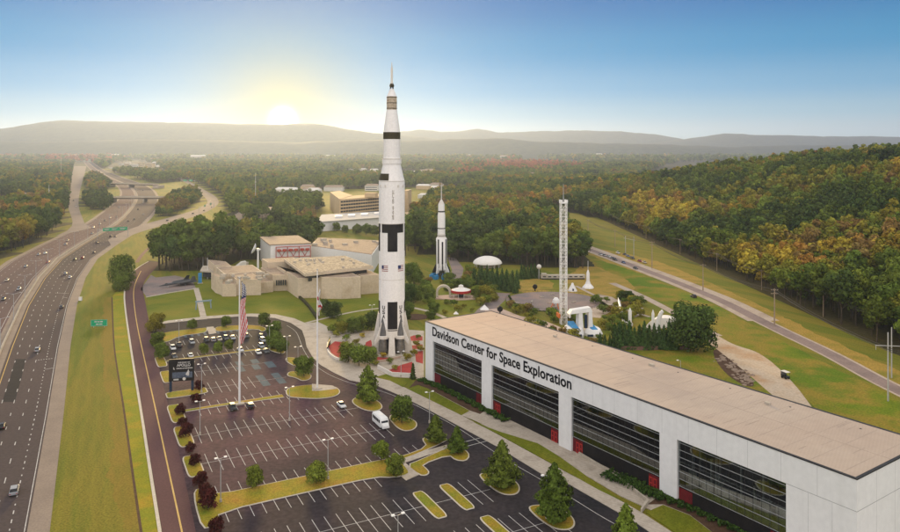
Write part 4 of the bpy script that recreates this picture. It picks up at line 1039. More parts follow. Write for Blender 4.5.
for k in range(9):
    q = FB(8+k*15.5, 24.6); m = MB(); m.lathe([(.05,BH-.04),(.22,BH-.04),(.22,BH+.0),(.05,BH+.01)], (*loc(q),0), 10); m.build('roof_drain', M['darksteel'], dv)
for k, (s_, t_, w_) in enumerate(((40,22,.7),(77,23,.9),(112,21.5,.8))):
    m = MB(); bprism(m, s_, s_+w_*1.6, t_, t_+w_, BH-.06, BH+.5); m.build('roof_vent', M['concrete'], dv)
# glass bays: interior, panes, white mullions, dark plinth, red doors
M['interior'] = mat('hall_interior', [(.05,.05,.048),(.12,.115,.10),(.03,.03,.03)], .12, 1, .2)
M['interior_pale'] = mat('hall_fittings_reflections', [(.45,.43,.38),(.6,.57,.5)], .4, 1, .15)
M['hallglass'] = bpy.data.materials.new('hall_glass')
nt = nodes_of(M['hallglass']); o_ = nt.nodes.new('ShaderNodeOutputMaterial'); g_ = nt.nodes.new('ShaderNodeBsdfGlossy'); t_ = nt.nodes.new('ShaderNodeBsdfTransparent'); x_ = nt.nodes.new('ShaderNodeMixShader'); f_ = nt.nodes.new('ShaderNodeFresnel')
g_.inputs['Roughness'].default_value = .03; g_.inputs['Color'].default_value = (.75,.8,.82,1); t_.inputs['Color'].default_value = (.74,.79,.78,1); f_.inputs['IOR'].default_value = 1.45
ma_ = nt.nodes.new('ShaderNodeMath'); ma_.operation = 'MULTIPLY_ADD'; ma_.inputs[1].default_value = 1.1; ma_.inputs[2].default_value = .15; nt.links.new(f_.outputs[0], ma_.inputs[0]); nt.links.new(ma_.outputs[0], x_.inputs[0]); nt.links.new(t_.outputs[0], x_.inputs[1]); nt.links.new(g_.outputs[0], x_.inputs[2]); nt.links.new(x_.outputs[0], o_.inputs[0])
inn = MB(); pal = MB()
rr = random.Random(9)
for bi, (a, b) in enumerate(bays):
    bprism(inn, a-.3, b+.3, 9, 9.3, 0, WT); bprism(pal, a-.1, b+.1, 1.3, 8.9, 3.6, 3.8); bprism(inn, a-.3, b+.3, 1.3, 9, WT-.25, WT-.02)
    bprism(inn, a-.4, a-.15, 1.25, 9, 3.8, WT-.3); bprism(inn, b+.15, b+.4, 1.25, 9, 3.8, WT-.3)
    for k in range(17):  # pale boxes: fittings inside, also standing for streaks reflected in the glass
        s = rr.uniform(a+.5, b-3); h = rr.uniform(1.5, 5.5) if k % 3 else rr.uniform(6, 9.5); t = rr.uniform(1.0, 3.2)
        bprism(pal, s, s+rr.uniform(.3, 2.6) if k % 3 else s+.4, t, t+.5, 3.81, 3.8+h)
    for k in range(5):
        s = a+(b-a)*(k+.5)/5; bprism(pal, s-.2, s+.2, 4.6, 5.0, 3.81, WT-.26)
inn.build('interior', M['interior'], dv); pal.build('interior_fittings_reflections', M['interior_pale'], dv)
for bi, (a, b) in enumerate(bays):
    q = MB(); bprism(q, a+.4, b-.6-(3 if bi == 3 else 0), .95, 1.02, 4.05, 5.5); q.build('blind', M.get('blind') or M.setdefault('blind', mat('pale_blind', [(.10,.10,.09),(.36,.36,.30),(.22,.22,.19)], .35, 3, .2)), dv)
    w = MB(); bprism(w, a, b, .50, .56, 4.0, WT-.02); wo = w.build('window', M['hallglass'], dv)
    m = MB()
    for k in range(7):
        z = 4.0+(WT-4.1)*k/6.4
        bprism(m, a, b, .45, .50, z, z+.10)
    n = int((b-a)/3.2)
    m.build('mullions', M['bar'], wo)
    m = MB()
    for k in range(1, 2*n):
        s = a+(b-a)*k/(2*n); bprism(m, s-.03, s+.03, .51-.06, .5-.001, 4.0, WT-.03)
    m.build('glazing_bars', M['darksteel'], wo)
    p = MB(); bprism(p, a, b, .7, .9, 0, 3.99); p.build('plinth', M['black'], dv)
    for (d0, d1, full) in ((a+.05, a+3.6, 0), (b-3.6, b-.05, 0)):
        d = MB(); bprism(d, d0, d1, .62, .7, .2, 3.6); dd = d.build('door', M['darkred'] if 'darkred' in M else M.setdefault('darkred', mat('dark_red', [(.10,.012,.016),(.16,.02,.022)], .5)), dv)
        q = MB()
        e0, e1 = (d0+1.1, d1) if d0 < (a+b)/2 else (d0, d1-1.1)
        if bi in (1, 2) or (bi == 0 and d0 > (a+b)/2 and False):
            for k in range(2):
                x0 = e0+(e1-e0)*k/2+.1; x1 = e0+(e1-e0)*(k+1)/2-.1
                for (u0, u1, z0, z1) in ((x0,x0+.2,.2,3.0),(x1-.2,x1,.2,3.0),(x0+.2,x1-.2,2.7,3.0),(x0+.2,x1-.2,.2,.45),(x0+.2,x1-.2,1.5,1.7)): bprism(q, u0, u1, .54, .62, z0, z1)
            q.build('door_frame', M['red'], dd)
# the lettering on the fascia
text_mesh('Davidson Center for Space Exploration', M['letters'], 'lettering', dv, frame((*loc(FB(4.6, -.03)), 15.25), (D[0], D[1], 0), (-NB[0], -NB[1], 0)), width=66.6, height=4.05, depth=.06, bold=.020, space=1.02)

# ------------------------------------------------------------------ the tall rocket
RX, RY = G(391.8, 352)
def sec(name, prof, mats, parent, n=40): 
    m = MB(); m.lathe(prof, (0,0,0), n); return m.build(name, mats, parent, smooth=True)
rk = empty('moon_rocket', 'very tall white and black moon rocket standing upright on a red plaza', 'rocket', (RX, RY, .1))
s1 = sec('first_stage', [(5.05,9.5),(5.05,38.6),(5.05,47.2)], M['hull'], rk)
sec('interstage', [(5.1,46.8),(5.1,50.2)], M['black'], rk)
sec('second_stage', [(5.05,50.2),(5.05,65.8),(4.95,66.7)], M['hull'], rk)
sec('tapered_interstage', [(4.95,66.7),(3.55,72.6),(3.5,73.2)], M['hull'], rk)
sec('third_stage', [(3.75,73.2),(3.75,74.9),(3.3,75.3),(3.3,82.8)], M['hull'], rk)
sec('dark_band', [(3.34,82.8),(3.34,85.5)], M['darkbrown'], rk)
sec('lunar_adapter', [(3.28,85.5),(2.05,94.2)], M['hull'], rk)
cm = sec('service_module', [(2.0,94.2),(2.0,99.4)], M['khaki'], rk, 28)
mb = MB()
for z in (94.6, 96.7, 98.9): mb.lathe([(2.03,z),(2.03,z+.28)], (0,0,0), 28)
mb.build('band', M['darkbrown'], cm)
sec('command_module', [(1.95,99.4),(.75,102.4)], M['white'], rk, 24)
mb = MB()
for i in range(4):
    a = i*math.pi/2+.6; mb.tube((.8*math.cos(a),.8*math.sin(a),101.6), (.5*math.cos(a),.5*math.sin(a),104.4), .14)
    b = a+math.pi/2; mb.tube((.8*math.cos(a),.8*math.sin(a),101.8), (.55*math.cos(b),.55*math.sin(b),104), .1)
mb.lathe([(.8,103.1),(.95,103.7),(.62,104.4)], (0,0,0), 14)
mb.build('escape_lattice', M['darkbrown'], rk)
mb = MB(); mb.lathe([(.62,104.3),(.44,105),(.42,110.2),(.2,111.2),(.06,112.8)], (0,0,0), 14); mb.build('escape_rocket', M['offwhite'], rk, smooth=True)
def panel_on(mb, r, a0, a1, z0, z1, n=10, th=.05, mi=0):
    for i in range(n):
        b0 = a0+(a1-a0)*i/n; b1 = a0+(a1-a0)*(i+1)/n; R1 = r+th
        P = [(r*math.cos(b0)*.99,r*math.sin(b0)*.99),(R1*math.cos(b0),R1*math.sin(b0)),(R1*math.cos(b1),R1*math.sin(b1)),(r*math.cos(b1)*.99,r*math.sin(b1)*.99)]
        mb.prism(P, z0, z1, mi)
VIEW = math.atan2(-RY, -RX)          # direction from the rocket to the viewer
mb = MB()
for k, (c, w) in enumerate(((VIEW+.06, .38),(VIEW-math.pi/2+.10, .36),(VIEW+math.pi/2+.0, .36),(VIEW+math.pi, .36))):
    for z0_, z1_ in ((39.6, 47.2), (8.2, 20.4)):
        mb = MB(); panel_on(mb, 5.05, c-w, c+w, z0_, z1_); mb.build('black_panel', M['black'], rk)
mb = MB(); panel_on(mb, 4.98, VIEW-1.25, VIEW-.13, 66.9, 69.4, 12, -.0)
mb = MB()
for i in range(12):
    b0 = VIEW-1.45+1.2*i/12; b1 = VIEW-1.45+1.2*(i+1)/12
    for (z0, r0, z1, r1) in ((66.9,5.0,69.5,4.36),):
        mb.quad((r0*math.cos(b0),r0*math.sin(b0),z0),(r0*math.cos(b1),r0*math.sin(b1),z0),(r1*math.cos(b1),r1*math.sin(b1),z1),(r1*math.cos(b0),r1*math.sin(b0),z1))
mb.build('dark_panel', M['darkbrown'], rk)
mb = MB()
for z, r in ((50.1,5.2),(66.4,5.08),(75.0,3.84),(9.6,5.18),(28.5,5.07)): mb.lathe([(r-.1,z),(r,z+.05),(r,z+.3),(r-.1,z+.35)], (0,0,0), 40)
for a in (-1.0,-.5,.5,1.0): mb.obox((5.1*math.cos(VIEW+a),5.1*math.sin(VIEW+a)), VIEW+a, .18, .3, 64.2, 65.2)
mb.build('ring', M['offwhite'], rk)
mb = MB()      # cable tunnel down the side
for a in (VIEW-.9, VIEW+1.1, VIEW+2.5): mb.obox((5.08*math.cos(a),5.08*math.sin(a)), a, .22, .3, 20, 62)
mb.build('cable_tunnel', M['hull'], rk)
def curved_text(body, r, ac, zc, w, h, m, name, parent, vertical=True):
    """letters one under another wrapped on the hull"""
    n = len(body); 
    for i, ch in enumerate(body):
        if ch == ' ': continue
        z = zc+h*(n/2-i-.5)*1.18
        x = Vector((-math.sin(ac), math.cos(ac), 0)); zz = Vector((math.cos(ac), math.sin(ac), 0))
        p = zz*r - x*(w/2)
        yield ch, frame((p.x, p.y, z-h/2), x, zz)
def letters_on(name, body, r, ac, zc, w, h, m, parent):
    bm = bmesh.new(); mats = None
    for ch, Mx in curved_text(body, r, ac, zc, w, h, m, name, parent):
        o = text_mesh(ch, m, 't', None, Mx, width=w if ch != 'I' else w*.3, height=h, depth=.06, bold=.02)
        bm.from_mesh(o.data); bpy.data.objects.remove(o)
    me = bpy.data.meshes.new(name); bm.to_mesh(me); bm.free(); me.materials.append(m)
    o = bpy.data.objects.new(name, me); COL.objects.link(o); o.parent = parent; return o
letters_on('united_states_lettering', 'UNITED STATES', 5.06, VIEW-.02+.12, 57.6, .62, .74, M['lettergrey'], rk)
for a in (VIEW+.74, VIEW-.66): letters_on('usa_lettering', 'USA', 5.07, a, 16.4, 1.25, 1.45, M['black'], rk)
def flag_patch(ac, r, z0, z1, half, parent):
    m = MB(); n = 8
    for k in range(7):
        za = z0+(z1-z0)*k/7; panel_on(m, r, ac-half, ac+half, za, za+(z1-z0)/7-.001, n, .035, 0 if k % 2 == 0 else 1)
    panel_on(m, r+.03, ac-half, ac-half*.15, z0+(z1-z0)*.44, z1, 5, .03, 2)
    m.build('flag_marking', [M['hullred'], M['flagwhite'], M['flagblue']], parent)
flag_patch(VIEW-.60, 5.06, 32.0, 34.3, .31, rk); flag_patch(VIEW+.80, 5.06, 32.0, 34.3, .31, rk)
# base: four engine fairings with fins, bells, and the white supports between
for i in range(4):
    a = VIEW+math.pi/4+i*math.pi/2+.0
    ca, sa = math.cos(a), math.sin(a)
    fm = MB(); fm.lathe([(.05,15.6),(.5,13.6),(1.9,8.3),(2.05,7.0)], (4.7*ca,4.7*sa,0), 18)
    fo = fm.build('engine_fairing', M['darkgrey'] if 'darkgrey' in M else M.setdefault('darkgrey', mat('dark_grey_paint', [(.09,.09,.092),(.15,.145,.14)], .5, 3, .12, rough=.5)), rk, smooth=True)
    rg = MB(); rg.lathe([(2.15,6.2),(2.4,6.3),(2.4,7.3),(2.05,7.5)], (4.7*ca,4.7*sa,0), 18); rg.build('fairing_ring', M['offwhite'], fo)
    tx, ty = -sa, ca
    bl = MB(); bl.lathe([(1.25,6.3),(1.55,5.0),(1.85,3.0),(1.95,1.4),(1.8,1.35)], (4.6*ca,4.6*sa,0), 20)
    for z in (2.0, 3.0, 4.0, 5.0): bl.lathe([(1.5+(6.3-z)*.09,z),(1.62+(6.3-z)*.09,z+.1),(1.5+(6.3-z)*.09,z+.2)], (4.6*ca,4.6*sa,0), 20)
    bl.build('engine_bell', M['engine'], rk, smooth=True)
    fin = MB(); th = .16
    for q in ([(5.6,12.5),(6.9,9.5),(9.2,5.9),(9.2,4.6),(6.6,6.2),(5.6,7)],):
        vs = []
        for sgn in (-th, th): vs += [(r*ca+tx*sgn, r*sa+ty*sgn, z) for r, z in q]
        n = len(q); fin.add(vs, [tuple(range(n-1,-1,-1)), tuple(range(n,2*n))]+[(k,(k+1)%n,n+(k+1)%n,n+k) for k in range(n)])
    fin.build('fin', M['offwhite'], rk)
c5 = MB(); c5.lathe([(1.25,6.3),(1.55,5.0),(1.85,3.0),(1.95,1.4)], (0,0,0), 16); c5.build('engine_bell', M['engine'], rk, smooth=True)
for i in range(4):
    a = VIEW+i*math.pi/2+.0; ca, sa = math.cos(a), math.sin(a); tx, ty = -sa, ca
    s = MB()
    def slab(r0, r1, z0, r2, r3, z1, w0, w1):
        s.add([(r0*ca-tx*w0, r0*sa-ty*w0, z0),(r1*ca-tx*w0, r1*sa-ty*w0, z0),(r1*ca+tx*w0, r1*sa+ty*w0, z0),(r0*ca+tx*w0, r0*sa+ty*w0, z0),
               (r2*ca-tx*w1, r2*sa-ty*w1, z1),(r3*ca-tx*w1, r3*sa-ty*w1, z1),(r3*ca+tx*w1, r3*sa+ty*w1, z1),(r2*ca+tx*w1, r2*sa+ty*w1, z1)],
              [(0,3,2,1),(4,5,6,7),(0,1,5,4),(1,2,6,5),(2,3,7,6),(3,0,4,7)])
    if i in (0, 2): slab(4.2, 7.0, -.1, 4.6, 5.25, 8.3, 1.35, .95)
    else: slab(4.2, 8.2, -.1, 4.4, 5.3, 15.5, 1.3, 2.0)
    s.build('support', M['offwhite'], rk)
sk = MB(); sk.lathe([(5.5,6.9),(5.3,8.2),(5.05,9.6)], (0,0,0), 40); sk.build('skirt', M['offwhite'], rk, smooth=True)
pd = MB(); pd.lathe([(8.3,-.08),(8.3,.25),(7.9,.3)], (0,0,0), 32); pd.build('pedestal', M['concrete'], rk)

# ------------------------------------------------------------------ the smaller rocket
SX, SY = G(441.4, 278)
r2 = empty('striped_rocket', 'smaller white rocket with vertical black stripes on blue stands, left of the white dome', 'rocket', (SX, SY, 0))
V2 = math.atan2(-SY, -SX)
sec('first_stage', [(2.2,4.5),(3.2,5.2),(3.3,6),(3.3,24.3),(2.9,25)], M['hull'], r2, 32)
sec('interstage', [(2.45,25.2),(2.45,27),(2.3,27.4)], M['offwhite'], r2, 28)
sec('upper_stage', [(2.3,27.4),(2.3,38.5),(2.0,40.5)], M['hull'], r2, 28)
sec('dark_band', [(2.04,40.5),(2.0,41.3)], M['black'], r2, 28)
sec('service_module', [(1.98,41.3),(1.95,45.3)], M['hull'], r2, 24)
sec('command_module', [(1.95,45.3),(.5,48.2)], M['offwhite'], r2, 24)
mb = MB(); mb.lathe([(.34,48.2),(.3,50),(.28,56.5),(.05,58.6)], (0,0,0), 10); mb.build('escape_rocket', M['offwhite'], r2)
mb = MB()
for k in range(8):
    a = V2+k*math.pi/4+.2
    z0, z1 = ((9, 22.6) if k % 2 == 0 else (6.5, 24))
    panel_on(mb, 3.3, a-.15, a+.15, z0, z1, 4, .05)
mb.build('black_stripe', M['black'], r2)
mb = MB(); panel_on(mb, 2.3, V2-1.5, V2+1.5, 30.3, 30.9, 12, .04); panel_on(mb, 2.45, V2-1.5, V2+1.5, 26, 26.3, 12, .04); mb.build('thin_band', M['darkbrown'], r2)
for k in range(8):
    a = V2+k*math.pi/4+.2; ca, sa = math.cos(a), math.sin(a); tx, ty = -sa, ca
    f_ = MB(); q = [(3.1,9.8),(5.6,4.6),(5.6,3.3),(2.6,3.8)]; vs = []
    for sgn in (-.22,.22): vs += [(r*ca+tx*sgn, r*sa+ty*sgn, z) for r, z in q]
    f_.add(vs, [(3,2,1,0),(4,5,6,7)]+[(i,(i+1)%4,4+(i+1)%4,4+i) for i in range(4)])
    f_.build('fin', M['white'] if k % 2 else M['black'], r2)
for k in range(8):
    a = V2+k*math.pi/4+.2
    b_ = MB(); b_.obox((5.9*math.cos(a),5.9*math.sin(a)), a, 1.5, .95, -.05, 2.3); b_.obox((5.0*math.cos(a),5.0*math.sin(a)), a, .5, .4, 2.3, 3.4)
    b_.build('stand', M['blue'], r2)
mb = MB(); mb.lathe([(1.6,4.4),(2.3,1.2)], (0,0,0), 16); mb.build('engine_bells', M['darksteel'], r2)

# ------------------------------------------------------------------ drop tower
TX, TY = G(563.4, 324); TW = 1.25
tw = empty('drop_tower', 'tall slender white lattice ride tower with a thin mast on top', 'tower', (TX, TY, 0), .12)
mb = MB(); TH = 54.6
for sx in (-1, 1):
    for sy in (-1, 1): mb.box(sx*TW-.17, sx*TW+.17, sy*TW-.17, sy*TW+.17, 0, TH)
n = 18
for k in range(n+1):
    z = TH*k/n
    for (a, b) in (((-TW,-TW),(TW,-TW)),((TW,-TW),(TW,TW)),((TW,TW),(-TW,TW)),((-TW,TW),(-TW,-TW))):
        mb.tube((*a, z), (*b, z), .11, n=4)
        if k < n:
            z2 = TH*(k+1)/n
            if k % 2: mb.tube((*a, z), (*b, z2), .09, n=4)
            else: mb.tube((*b, z), (*a, z2), .09, n=4)
mb.build('lattice', M['whitesteel'], tw)
mb = MB(); mb.box(-.12,.12,-.12,.12,0,TH-1); mb.build('core_column', M['steel'], tw)
mb = MB(); mb.box(-TW-.3,TW+.3,-TW-.3,TW+.3,TH,TH+.5)
for sx in (-1,1):
    for sy in (-1,1): mb.box(sx*TW-.35, sx*TW+.35, sy*TW-.35, sy*TW+.35, TH+.5, TH+1.6)
mb.build('head_frame', M['whitesteel'], tw)
mb = MB(); mb.tube((0,0,TH+.5),(0,0,TH+8.8), .2, .08); mb.build('mast', M['steel'], tw)
for s, m in ((-1, M['orange']), (1, M['white'])):
    c = MB(); c.box(s*1.9-.35+(s*.5), s*1.9+.35+(s*.5), -2.2, 2.2, 3.2, 5.0); c.build('seat_row', m, tw)

# ------------------------------------------------------------------ museum
mu = empty('museum', 'low beige museum of blocky windowless walls with a big overhanging flat roof', 'museum', (*G(298,298), 0))
MO = G(298,298)
def ml(P): return [(x-MO[0], y-MO[1]) for x, y in P]
def back(P, dx, dy): return [(x+dx, y+dy) for x, y in P]
bx, by = E2
def blk(pxs, depth, z0, z1, name='wall', m='beige', cap=True):
    A = GL(pxs); B = [(a[0]+bx*depth, a[1]+by*depth) for a in A][::-1]
    P = ml(A+B)
    mb = MB(); mb.prism(P, z0, z1); o = mb.build(name, M[m], mu)
    if cap:
        c = (sum(p[0] for p in P)/len(P), sum(p[1] for p in P)/len(P))
        Q = [(c[0]+(p[0]-c[0])*.94, c[1]+(p[1]-c[1])*.94) for p in P]
        mb = MB(); mb.prism(Q, z1-.3, z1+.02); mb.build('roof', M['beige_roof'], mu)
    return o
blk([(288.6,291.5),(297.8,298.3),(322,297.6)], 26, 0, 10.6)
blk([(321.6,298.7),(342,299),(360.8,298)], 30, 0, 11.3)
blk([(361,294.5),(379,293)], 30, 0, 10.2)
blk([(236.4,295.6),(248,295.4),(261,295)], 34, 0, 8.6)
blk([(222.6,296.6),(236.3,296.4)], 10, 0, 6.6)
blk([(215.4,292.8),(223,295.6)], 14, 0, 9.3)
blk([(261,293.2),(273,292)], 26, 0, 5.9)
blk([(273,291),(289,290.6)], 30, 0, 8.8)
blk([(268,283),(300,281)], 16, 0, 12.2)
blk([(224,290),(262,287)], 26, 0, 9.1)
blk([(214,281),(232,283)], 22, 0, 9.8)
# stained roof slab, raised over the big block
A_, B_, Cc, D_ = G(305,273.6,14), G(373.5,266,14), G(345,255.4,14), G(284,258.6,14)
mb = MB(); mb.prism(ml([A_, B_, Cc, D_]), 12.4, 13.8); mb.build('roof_slab', M['beige'], mu)
c = ((A_[0]+B_[0]+Cc[0]+D_[0])/4, (A_[1]+B_[1]+Cc[1]+D_[1])/4)
Q = [(c[0]+(p[0]-c[0])*.965, c[1]+(p[1]-c[1])*.965) for p in (A_, B_, Cc, D_)]
mb = MB(); mb.prism(ml(Q), 13.7, 14.0); mb.build('roof', M['slabroof'], mu)
Q = [(c[0]+(p[0]-c[0])*.86, c[1]+(p[1]-c[1])*.86) for p in (A_, B_, Cc, D_)]
mb = MB(); mb.prism(ml(Q), 9, 12.39); mb.build('clerestory', M['window'], mu)
mb = MB()     # rooftop boxes
rr = random.Random(21)
for k in range(16):
    u = rr.uniform(0, 1); p = G(222+u*48, 279-u*4+rr.uniform(-4, 5), 9.4); q = ml([p])[0]
    mb = MB(); mb.obox(q, LA, rr.uniform(.6,1.8), rr.uniform(.5,1.2), 9.0, 9.4+rr.uniform(.3,1.4)); mb.build('roof_unit', M['concrete'], mu)
for k in range(22):
    q = ml([(c[0]+rr.uniform(-20,20), c[1]+rr.uniform(-16,16))])[0]
    if inside((q[0]+MO[0], q[1]+MO[1]), Q):
        mb = MB(); mb.obox(q, LA, rr.uniform(.4,.9), rr.uniform(.4,.9), 14.0, 14.3+rr.uniform(0,.5)); mb.build('roof_unit', M['concrete'], mu)
wn = MB()
a, b = G(275.5,291.6), G(286.5,291.2)
for k in range(5):
    t0 = k/5; p = (a[0]+(b[0]-a[0])*(t0+.04), a[1]+(b[1]-a[1])*(t0+.04)); q = (a[0]+(b[0]-a[0])*(t0+.17), a[1]+(b[1]-a[1])*(t0+.17))
    wn.prism(ml([(p[0],p[1]-.1),(q[0],q[1]-.1),(q[0],q[1]+.4),(p[0],p[1]+.4)]), 3.4, 6.3)
wn.build('window', M['window'], mu)
wn = MB(); a, b = G(216,280.4), G(230,282.4); wn.prism(ml([(a[0],a[1]-.35),(b[0],b[1]-.35),(b[0],b[1]+.3),(a[0],a[1]+.3)]), 5.2, 8.6); wn.build('window', M['window'], mu)
# entrance canopy and blue sign
mb = MB(); mb.prism(ml(GL([(200,279.5),(216,280.5),(217,275),(203,274)])), 4.6, 5.4); mb.build('canopy', M['concrete'], mu)
mb = MB(); mb.prism(ml(GL([(203,279),(215,280),(215.6,277.5),(204,276.7)])), 1.4, 4.6); mb.build('entrance_glass', M['window'], mu)
sg = empty('sign_pylon', 'small blue upright sign panel by the museum entrance', 'sign', G(200,283.5))
mb = MB(); mb.obox((0,0), LA, 1.0, .3, .4, 6.2); mb.build('panel', M['blue'], sg)
mb = MB(); mb.obox((0,0), LA, 1.5, .7, 0, .4); mb.build('base', M['concrete'], sg)
# white hall with the red truss front
P0 = G(264.5,268); 
ha = empty('white_hall', 'white hall with red truss front rising behind the museum roof', 'building', (*P0, 0))
def hl(P): return [(x-P0[0], y-P0[1]) for x, y in P]
f0, f1 = (P0[0]+5, P0[1]-4), (P0[0]+30, P0[1]+4)
g0, g1 = (f0[0]-26+8, f0[1]+42), (f1[0]-18, f1[1]+42)
mb = MB(); mb.prism(hl([f0,f1,g1,g0]), 0, 15.6); mb.build('wall', M['white'], ha)
mb = MB(); mb.prism(hl([(f0[0]-.6,f0[1]-.6),(f1[0]+.6,f1[1]-.4),(g1[0]+.6,g1[1]+.5),(g0[0]-.6,g0[1]+.5)]), 15.61, 16.3); mb.build('roof', M['beige_roof'], ha)
fx, fy = f1[0]-f0[0], f1[1]-f0[1]; fl = math.hypot(fx, fy); ux, uy = fx/fl, fy/fl; nx_, ny_ = uy, -ux
def fp(s, o=0): return (f0[0]+ux*s+nx_*o-P0[0], f0[1]+uy*s+ny_*o-P0[1])
mb = MB()
for s in (3.5, 11, 18.5, 26): mb.tube((*fp(s,.9),0), (*fp(s,.9),14.6), .28)
for z in (14.4, 7.6): mb.tube((*fp(3.5,.9),z), (*fp(26,.9),z), .26)
for s in (3.5, 11, 18.5):
    for i in range(7):
        pass
    for (a1, z1, a2, z2) in ((1.2,12.6,3.75,8.0),(6.3,12.6,3.75,8.0),(1.2,12.6,3.75,11.4),(6.3,12.6,3.75,11.4)): mb.tube((*fp(s+a1,.9),z1), (*fp(s+a2,.9),z2), .22)
    for a1 in (2.0, 5.5):
        mb.lathe([(.05,0),(1.35,.2),(1.35,1.6),(.05,1.8)], (*fp(s+a1,.9),11.2), 10)
mb.build('truss', M['rusty'] if 'rusty' in M else M.setdefault('rusty', mat('truss_red', [(.36,.06,.045),(.44,.09,.06)], .6)), ha)
mb = MB(); mb.prism([fp(3.4,.2),fp(9,.2),fp(9,1.3),fp(3.4,1.3)], 4.2, 7.2); mb.build('red_panel', M['red'], ha)
# long white hall with flat gravel roof behind
P1 = G(330,270)
hb = empty('long_hall', 'long white hall with a broad brown flat roof left of the tall rocket', 'building', (*P1, 0))
def h2(P): return [(x-P1[0], y-P1[1]) for x, y in P]
q0, q1, q2, q3 = G(312,253.5,10), G(371,259.5,10), G(384,243,10), G(298,242,10)
q0 = G(310,245.5,12.5); q1 = G(372,254.5,12.5); q2 = G(382,240.5,12.5); q3 = G(318,237.5,12.5)
mb = MB(); mb.prism(h2([q0,q1,q2,q3]), 0, 12.2); mb.build('wall', M['white'], hb)
cc = (sum(p[0] for p in (q0,q1,q2,q3))/4, sum(p[1] for p in (q0,q1,q2,q3))/4)
Q = [(cc[0]+(p[0]-cc[0])*.98, cc[1]+(p[1]-cc[1])*.98) for p in (q0,q1,q2,q3)]
mb = MB(); mb.prism(h2(Q), 12.1, 12.6); mb.build('roof', M['beige_roof'], hb)
mb = MB(); rr = random.Random(4)
for k in range(14):
    p = (cc[0]+rr.uniform(-32,32), cc[1]+rr.uniform(-22,22))
    if inside(p, Q):
        mb = MB(); mb.obox(h2([p])[0], .5, rr.uniform(.8,2.2), rr.uniform(.8,1.6), 12.6, 13+rr.uniform(.3,1.4)); mb.build('roof_unit', M['concrete'], hb)
# long white sheds and hotel behind
P2 = G(360,222)
hc = empty('training_hall', 'long pale white shed between the tree row and the terraced hotel', 'building', (*P2, 0))
mb = MB(); mb.prism([(x-P2[0],y-P2[1]) for x, y in (G(317,222.5,9),G(392,217,9),G(392,211.5,9),G(322,215.5,9))], 0, 9); mb.build('wall', M['white'], hc)
mb = MB(); mb.prism([(x-P2[0],y-P2[1]) for x, y in (G(316.6,222.7,9),G(392.5,217.2,9),G(392.4,211.3,9),G(321.6,215.2,9))], 9.02, 9.7); mb.build('roof', M['shedroof'], hc)
mb = MB(); mb.prism([(x-P2[0],y-P2[1]) for x, y in (G(318.5,229,1),G(325,228.5,1),G(325,226.5,1),G(319,227,1))], 1, 7.5); mb.build('red_panel', M['rusty'], hc)
mb = MB()
for k in range(4): mb.prism([(x-P2[0],y-P2[1]) for x, y in (G(335+k*13,217-k,10.5),G(342+k*13,216.6-k,10.5),G(342+k*13,215.6-k,10.5),G(335+k*13,216-k,10.5))], 9.7, 11.2)
mb.build('roof_unit', M['white'], hc)
P3 = G(345,218.5)
ho = empty('hotel', 'wide tan hotel with rows of dark balconies behind the tall rocket', 'hotel', (*P3, 0))
a, b = G(339.5,219), G(389,213.5); cx, cy_ = G(408.5,211); e0 = G(330,209)
def hh(P): return [(x-P3[0], y-P3[1]) for x, y in P]
mb = MB(); mb.prism(hh([a,b,(b[0]+10,b[1]+60),(a[0]+6,a[1]+70)]), 0, 22.2); mb.prism(hh([e0,a,(a[0]+5.5,a[1]+69),(e0[0]+8,e0[1]+30)]), 0, 22.6)
mb.prism(hh([b,(cx-6,cy_),(cx-4,cy_+50),(b[0]+9,b[1]+59)]), 0, 24.5); mb.prism(hh([(cx-6,cy_-8),(cx,cy_-9),(cx+3,cy_+20),(cx-4,cy_+20)]), 0, 26.8)
p = G(370,217); mb.prism(hh([(p[0]-8,p[1]+14),(p[0]+5,p[1]+10),(p[0]+7,p[1]+24),(p[0]-6,p[1]+26)]), 22.2, 27.5)
mb.build('wall', M['hotelwall'], ho)
tx, ty = b[0]-a[0], b[1]-a[1]; l = math.hypot(tx, ty); tx, ty = tx/l, ty/l
for k in range(5):
    z = 3.4+k*3.75; m = MB(); s0 = 2.0
    while s0 < l-4:
        P = [(a[0]+tx*s0+ty*.35, a[1]+ty*s0-tx*.35), (a[0]+tx*(s0+3.4)+ty*.35, a[1]+ty*(s0+3.4)-tx*.35), (a[0]+tx*(s0+3.4)-ty*.2, a[1]+ty*(s0+3.4)+tx*.2), (a[0]+tx*s0-ty*.2, a[1]+ty*s0+tx*.2)]
        m.prism(hh(P), z, z+1.9); s0 += 4.2
    m.build('window', M['window'], ho)
m = MB()
for k in range(5): m.prism(hh([(b[0]+3,b[1]+1.2),(cx-8,cy_-.6),(cx-8,cy_+1),(b[0]+3,b[1]+4)]), 3.4+k*4, 5.4+k*4)
m.build('window', M['window'], ho)
mb = MB(); p = GL([(330,220.5),(412,213.5),(440,209.5),(432,214),(414,218.5),(340,224)]); mb.prism(hh(p), 0, 2.4); mb.build('podium', M['hotelwall'], ho)
